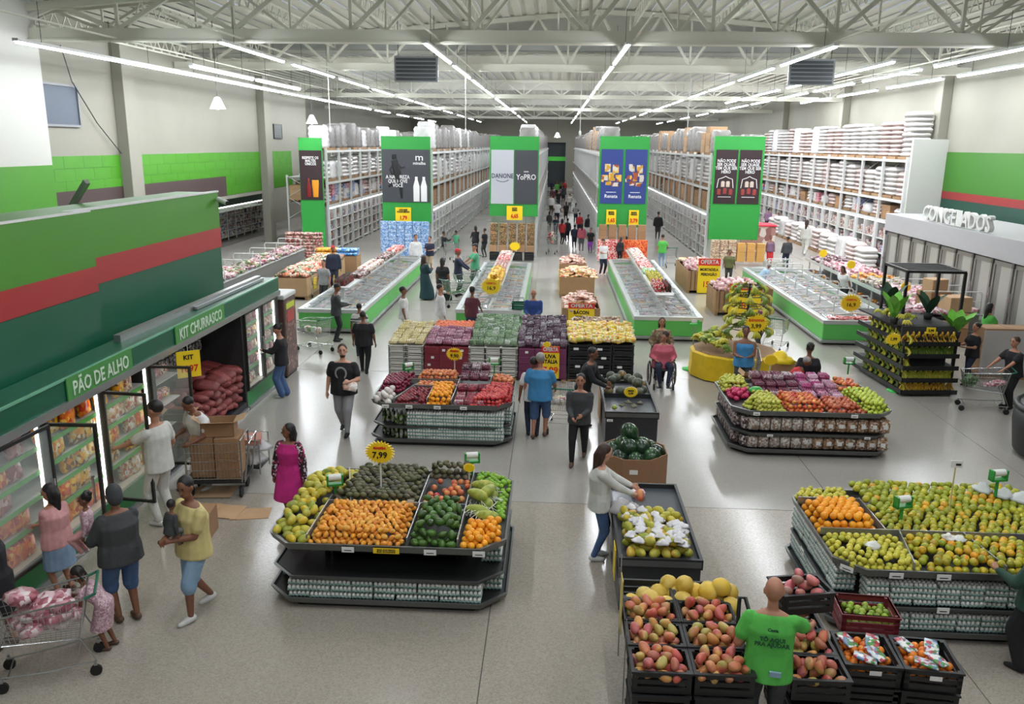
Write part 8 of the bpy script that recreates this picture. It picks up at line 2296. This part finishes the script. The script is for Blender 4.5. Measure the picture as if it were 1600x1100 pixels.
for s in (-1, 1):
 w = prt('wheel', MB().tube([(s * .31, -.18 + .3 * math.cos(a), .31 + .3 * math.sin(a)) for a in (2 * PI * k / 22 for k in range(22))], .018, 6, 0, True), RUB, wchair, True)
 mb = MB()
 for k in range(10):
  a = 2 * PI * k / 10
  mb.bar((s * .31, -.18, .31), (s * .31, -.18 + .3 * math.cos(a), .31 + .3 * math.sin(a)), .006)
 prt('spokes', mb, CHROME, w)
 prt('hand_rim', MB().tube([(s * .345, -.18 + .26 * math.cos(a), .31 + .26 * math.sin(a)) for a in (2 * PI * k / 20 for k in range(20))], .009, 5, 0, True), CHROME, w)
 prt('caster', MB().cyl((s * .24 - .015, .32, .08), (s * .24 + .015, .32, .08), .08, .08, 14), RUB, wchair)
 prt('side_frame', MB().tube([(s * .25, -.22, 1.0), (s * .25, -.22, .3), (s * .25, .3, .3), (s * .25, .36, .5), (s * .25, -.2, .5)], .014, 6), DARK, wchair)
 prt('arm_rest', MB().bbox(s * .26 - .03, s * .26 + .03, -.18, .15, .72, .75, .01), BLACK2, wchair)
 prt('foot_rest', MB().box(s * .12 - .07, s * .12 + .07, .38, .52, .1, .12).bar((s * .22, .34, .45), (s * .12, .45, .12), .02), DARK, wchair)
 prt('push_handle', MB().bar((s * .25, -.22, 1.0), (s * .25, -.34, 1.0), .03), BLACK, wchair)
prt('seat', MB().bbox(-.25, .25, -.22, .28, .48, .52, .015), BLACK2, wchair)
prt('backrest', MB().bbox(-.25, .25, -.24, -.2, .52, .95, .01), BLACK2, wchair)
person('person in a pink sweater sitting in the wheelchair', pos=(WX, WYY + .06), h=1.66, face=270, skin='tan', hair=('curly', 'brown'), top=('long', 'rose'), bottom=('trousers', 'navy'), fem=True, build=1.25, hip=.62, legs=((-.1, .46, .12), (.1, .46, .12)), aL=(-.22, .2, .76), aR=(.22, .2, .76), hy=-30, hp=18)
person('person in a camel patterned top pushing the wheelchair', pos=(WX, WYY + .62), h=1.62, face=270, skin='tan', hair=('long', 'brown'), top=('long', 'camel'), bottom=('trousers', 'black'), fem=True, build=1.2, aL=(-.24, .3, 1.03), aR=(.24, .3, 1.03))
person('person in a blue tank top holding a cart by the banana podium', head=(1166, 514), h=1.74, face=262, skin='brown', hair=('short', 'black'), top=('tank', 'blue'), bottom=('longshorts', 'dgrey'), build=1.15, aL=(-.1, .3, 1.1), aR=(.12, .3, 1.1))
person('older bald person in a maroon shirt behind the banana stand', feet=(1186, 550), head=(1185, 473), face=190, skin='tan', hair=('bald', ''), top=('tshirt', 'maroon'), bottom=('trousers', 'dgrey'), build=1.25)
person('grey haired person in a dark red shirt bending over the pear stand', head=(1236, 550), h=1.5, face=330, skin='brown', hair=('short', 'grey'), top=('tshirt', 'red'), bottom=('trousers', 'dgrey'), lean=40, build=1.1)
person('person in a black T-shirt with short curly hair behind the pear stand', head=(1266, 541), h=1.66, face=85, skin='brown', hair=('curly', 'black'), top=('tshirt', 'black'), bottom=('trousers', 'black'), build=1.15, fem=True)
person('person in a black tee and dark jeans standing by the banana rack', feet=(1512, 600), head=(1518, 508), face=190, skin='tan', hair=('bun', 'black'), top=('tshirt', 'black'), bottom=('slim', 'navy'), fem=True, aL=(-.1, .32, 1.1), aR=(.12, .34, 1.12), legs=((-.09, .16, 0), (.1, -.14, 0)))
PC = person('person in a black shirt pushing the cart with leafy greens', head=(1592, 530), h=1.7, face=195, skin='tan', hair=('short', 'brown'), top=('tshirt', 'black'), bottom=('trousers', 'black'), build=1.1, aL=(-.2, .5, 1.02), aR=(.2, .5, 1.02), lean=8)
person('worker in a bright green T-shirt behind the carton stacks', head=(1548, 477), h=1.66, face=10, skin='tan', hair=('long', 'black'), top=('tshirt', 'green'), bottom=('trousers', 'navy'), fem=True, aL=(-.1, .35, 1.1), aR=(.1, .4, 1.1))
person('person in dark green at the edge of the citrus stand, cut by the picture edge', pos=(5.72, 9.0), h=1.78, face=130, skin='tan', hair=('short', 'black'), top=('long', 'dgreen'), bottom=('wide', 'black'), shoe='black', build=1.2, aL=(-.2, .35, 1.15))
person('person in a pale blue shirt bending over the freezer by the banana racks', feet=(1187, 458), head=(1192, 410), face=15, h=1.6, skin='brown', hair=('short', 'grey'), top=('tshirt', 'sky'), bottom=('trousers', 'sky'), lean=40, build=1.2)
person('person in an olive shirt by the mortadella bin', feet=(1137, 442), head=(1138, 392), face=265, skin='brown', hair=('short', 'black'), top=('tshirt', 'olive'), bottom=('trousers', 'dgrey'), build=1.2)
person('person in a lilac top by the red covered table', feet=(1201, 415), head=(1201, 369), face=275, skin='brown', hair=('bun', 'black'), top=('tank', 'lilac'), bottom=('trousers', 'red'), fem=True, build=1.1)
person('person in dark clothes walking past the meat gondola', feet=(1227, 418), head=(1228, 371), face=100, skin='brown', hair=('short', 'black'), top=('long', 'dgrey'), bottom=('trousers', 'navy'), build=1.1)
person('person in pale clothes walking along the wall rack', feet=(1256, 399), head=(1258, 345), face=60, skin='tan', hair=('long', 'brown'), top=('long', 'offwhite'), bottom=('wide', 'offwhite'), fem=True, legs=WALK)
person('person in maroon at the wall rack aisle', feet=(1198, 362), head=(1199, 326), face=90, skin='brown', hair=('short', 'black'), top=('tshirt', 'lilac'), bottom=('trousers', 'dgrey'), build=1.1)
person('child in dark blue in the wall rack aisle', feet=(1214, 362), head=(1214, 333), face=270, skin='brown', hair=('short', 'black'), top=('tshirt', 'navy'), bottom=('trousers', 'navy'), hs=1.15)
person('person with long dark hair leaning into the freezer beside the meat gondola', head=(1325, 414), h=1.62, face=215, skin='brown', hair=('long', 'black'), top=('tshirt', 'white'), bottom=('trousers', 'black'), fem=True, lean=30, build=1.15)
person('worker in a green T-shirt and jeans seen from behind in the ketchup banner aisle', feet=(1033, 419), head=(1035, 368), face=92, skin='tan', hair=('bun', 'black'), top=('tshirt', 'green'), bottom=('slim', 'ldenim'), fem=True, shoe='white', aR=(.3, .2, .95))
person('person in dark clothes further up the ketchup banner aisle', feet=(1027, 374), head=(1028, 332), face=80, skin='brown', hair=('short', 'black'), top=('long', 'black'), bottom=('trousers', 'dgrey'))
person('person in a white tee with a dark backpack by the pasta banner', feet=(941, 430), head=(941, 375), face=300, skin='tan', hair=('cap', 'black'), top=('tshirt', 'white'), bottom=('trousers', 'navy'), shoe='white', aR=(.05, .3, 1.1))
person('person in black bending by the biscuit packs', feet=(967, 412), head=(970, 372), face=60, skin='tan', hair=('long', 'black'), top=('long', 'black'), bottom=('trousers', 'black'), fem=True, lean=15)
person('person with brown hair behind the person bending by the biscuit packs', feet=(976, 408), head=(975, 370), face=120, skin='tan', hair=('long', 'brown'), top=('long', 'maroon'), bottom=('trousers', 'black'), fem=True)
CROWD = [(922, 395, 357, 'black', 'purple', 'black top and purple trousers', 250), (908, 392, 350, 'rose', 'grey', 'pink top and grey trousers', 95), (897, 388, 352, 'navy', 'navy', 'dark blue clothes', 90), (905, 366, 333, 'red', 'navy', 'red top, farther up', 90), (878, 382, 343, 'red', 'black', 'red shirt beside the loaded cart', 60), (886, 378, 342, 'black', 'black', 'black dress beside the red shirt', 100), (868, 368, 338, 'navy', 'navy', 'navy shirt behind the loaded cart', 270), (858, 360, 331, 'dgrey', 'dgrey', 'grey clothes near the yogurt rack', 80), (870, 350, 313, 'white', 'navy', 'white shirt in mid aisle', 90), (861, 336, 304, 'white', 'brown', 'white shirt by the yogurt rack, farther up', 80), (884, 345, 316, 'black', 'black', 'black clothes in mid aisle', 100), (918, 372, 336, 'black', 'white', 'black top and white trousers', 240), (872, 325, 297, 'black', 'navy', 'black shirt in the far crowd', 270), (880, 318, 290, 'dgrey', 'navy', 'grey shirt in the far crowd', 90), (863, 322, 294, 'maroon', 'black', 'maroon shirt in the far crowd', 90), (882, 305, 282, 'red', 'black', 'red cap colour top in the far crowd', 80), (870, 308, 284, 'green', 'black', 'green worker shirt in the far crowd', 270), (862, 302, 281, 'navy', 'black', 'navy top at the very end of the aisle', 90), (890, 328, 303, 'offwhite', 'grey', 'pale shirt by the pasta rack, far up', 100), (876, 300, 281, 'olive', 'black', 'olive top at the very end of the aisle', 90), (899, 348, 318, 'lgrey', 'navy', 'light grey shirt by the pasta rack', 80)]
for i, (fx, fy, hy_, tc, bc_, lb, fc_) in enumerate(CROWD):
 person('person in %s in the centre aisle crowd' % lb, feet=(fx, fy), head=(fx, hy_), face=fc_, skin=('tan', 'brown', 'dark')[i % 3], hair=(('short', 'long', 'bun')[i % 3], 'black'), top=(('tshirt', 'long')[i % 2], tc), bottom=('trousers', bc_), fem=bool(i % 2), group='crowd in the centre aisle')
finish_people()
# ================================================================ lettering becomes mesh
def finish_text():
 dg = bpy.context.evaluated_depsgraph_get()
 for o in [o for o in COL.objects if o.type == 'FONT']:
  me = bpy.data.meshes.new_from_object(o.evaluated_get(dg))
  p, l, r, s = o.parent, o.location.copy(), o.rotation_euler.copy(), o.scale.copy()
  bpy.data.objects.remove(o)
  n = link('lettering', me, p, l, r, s)
finish_text()
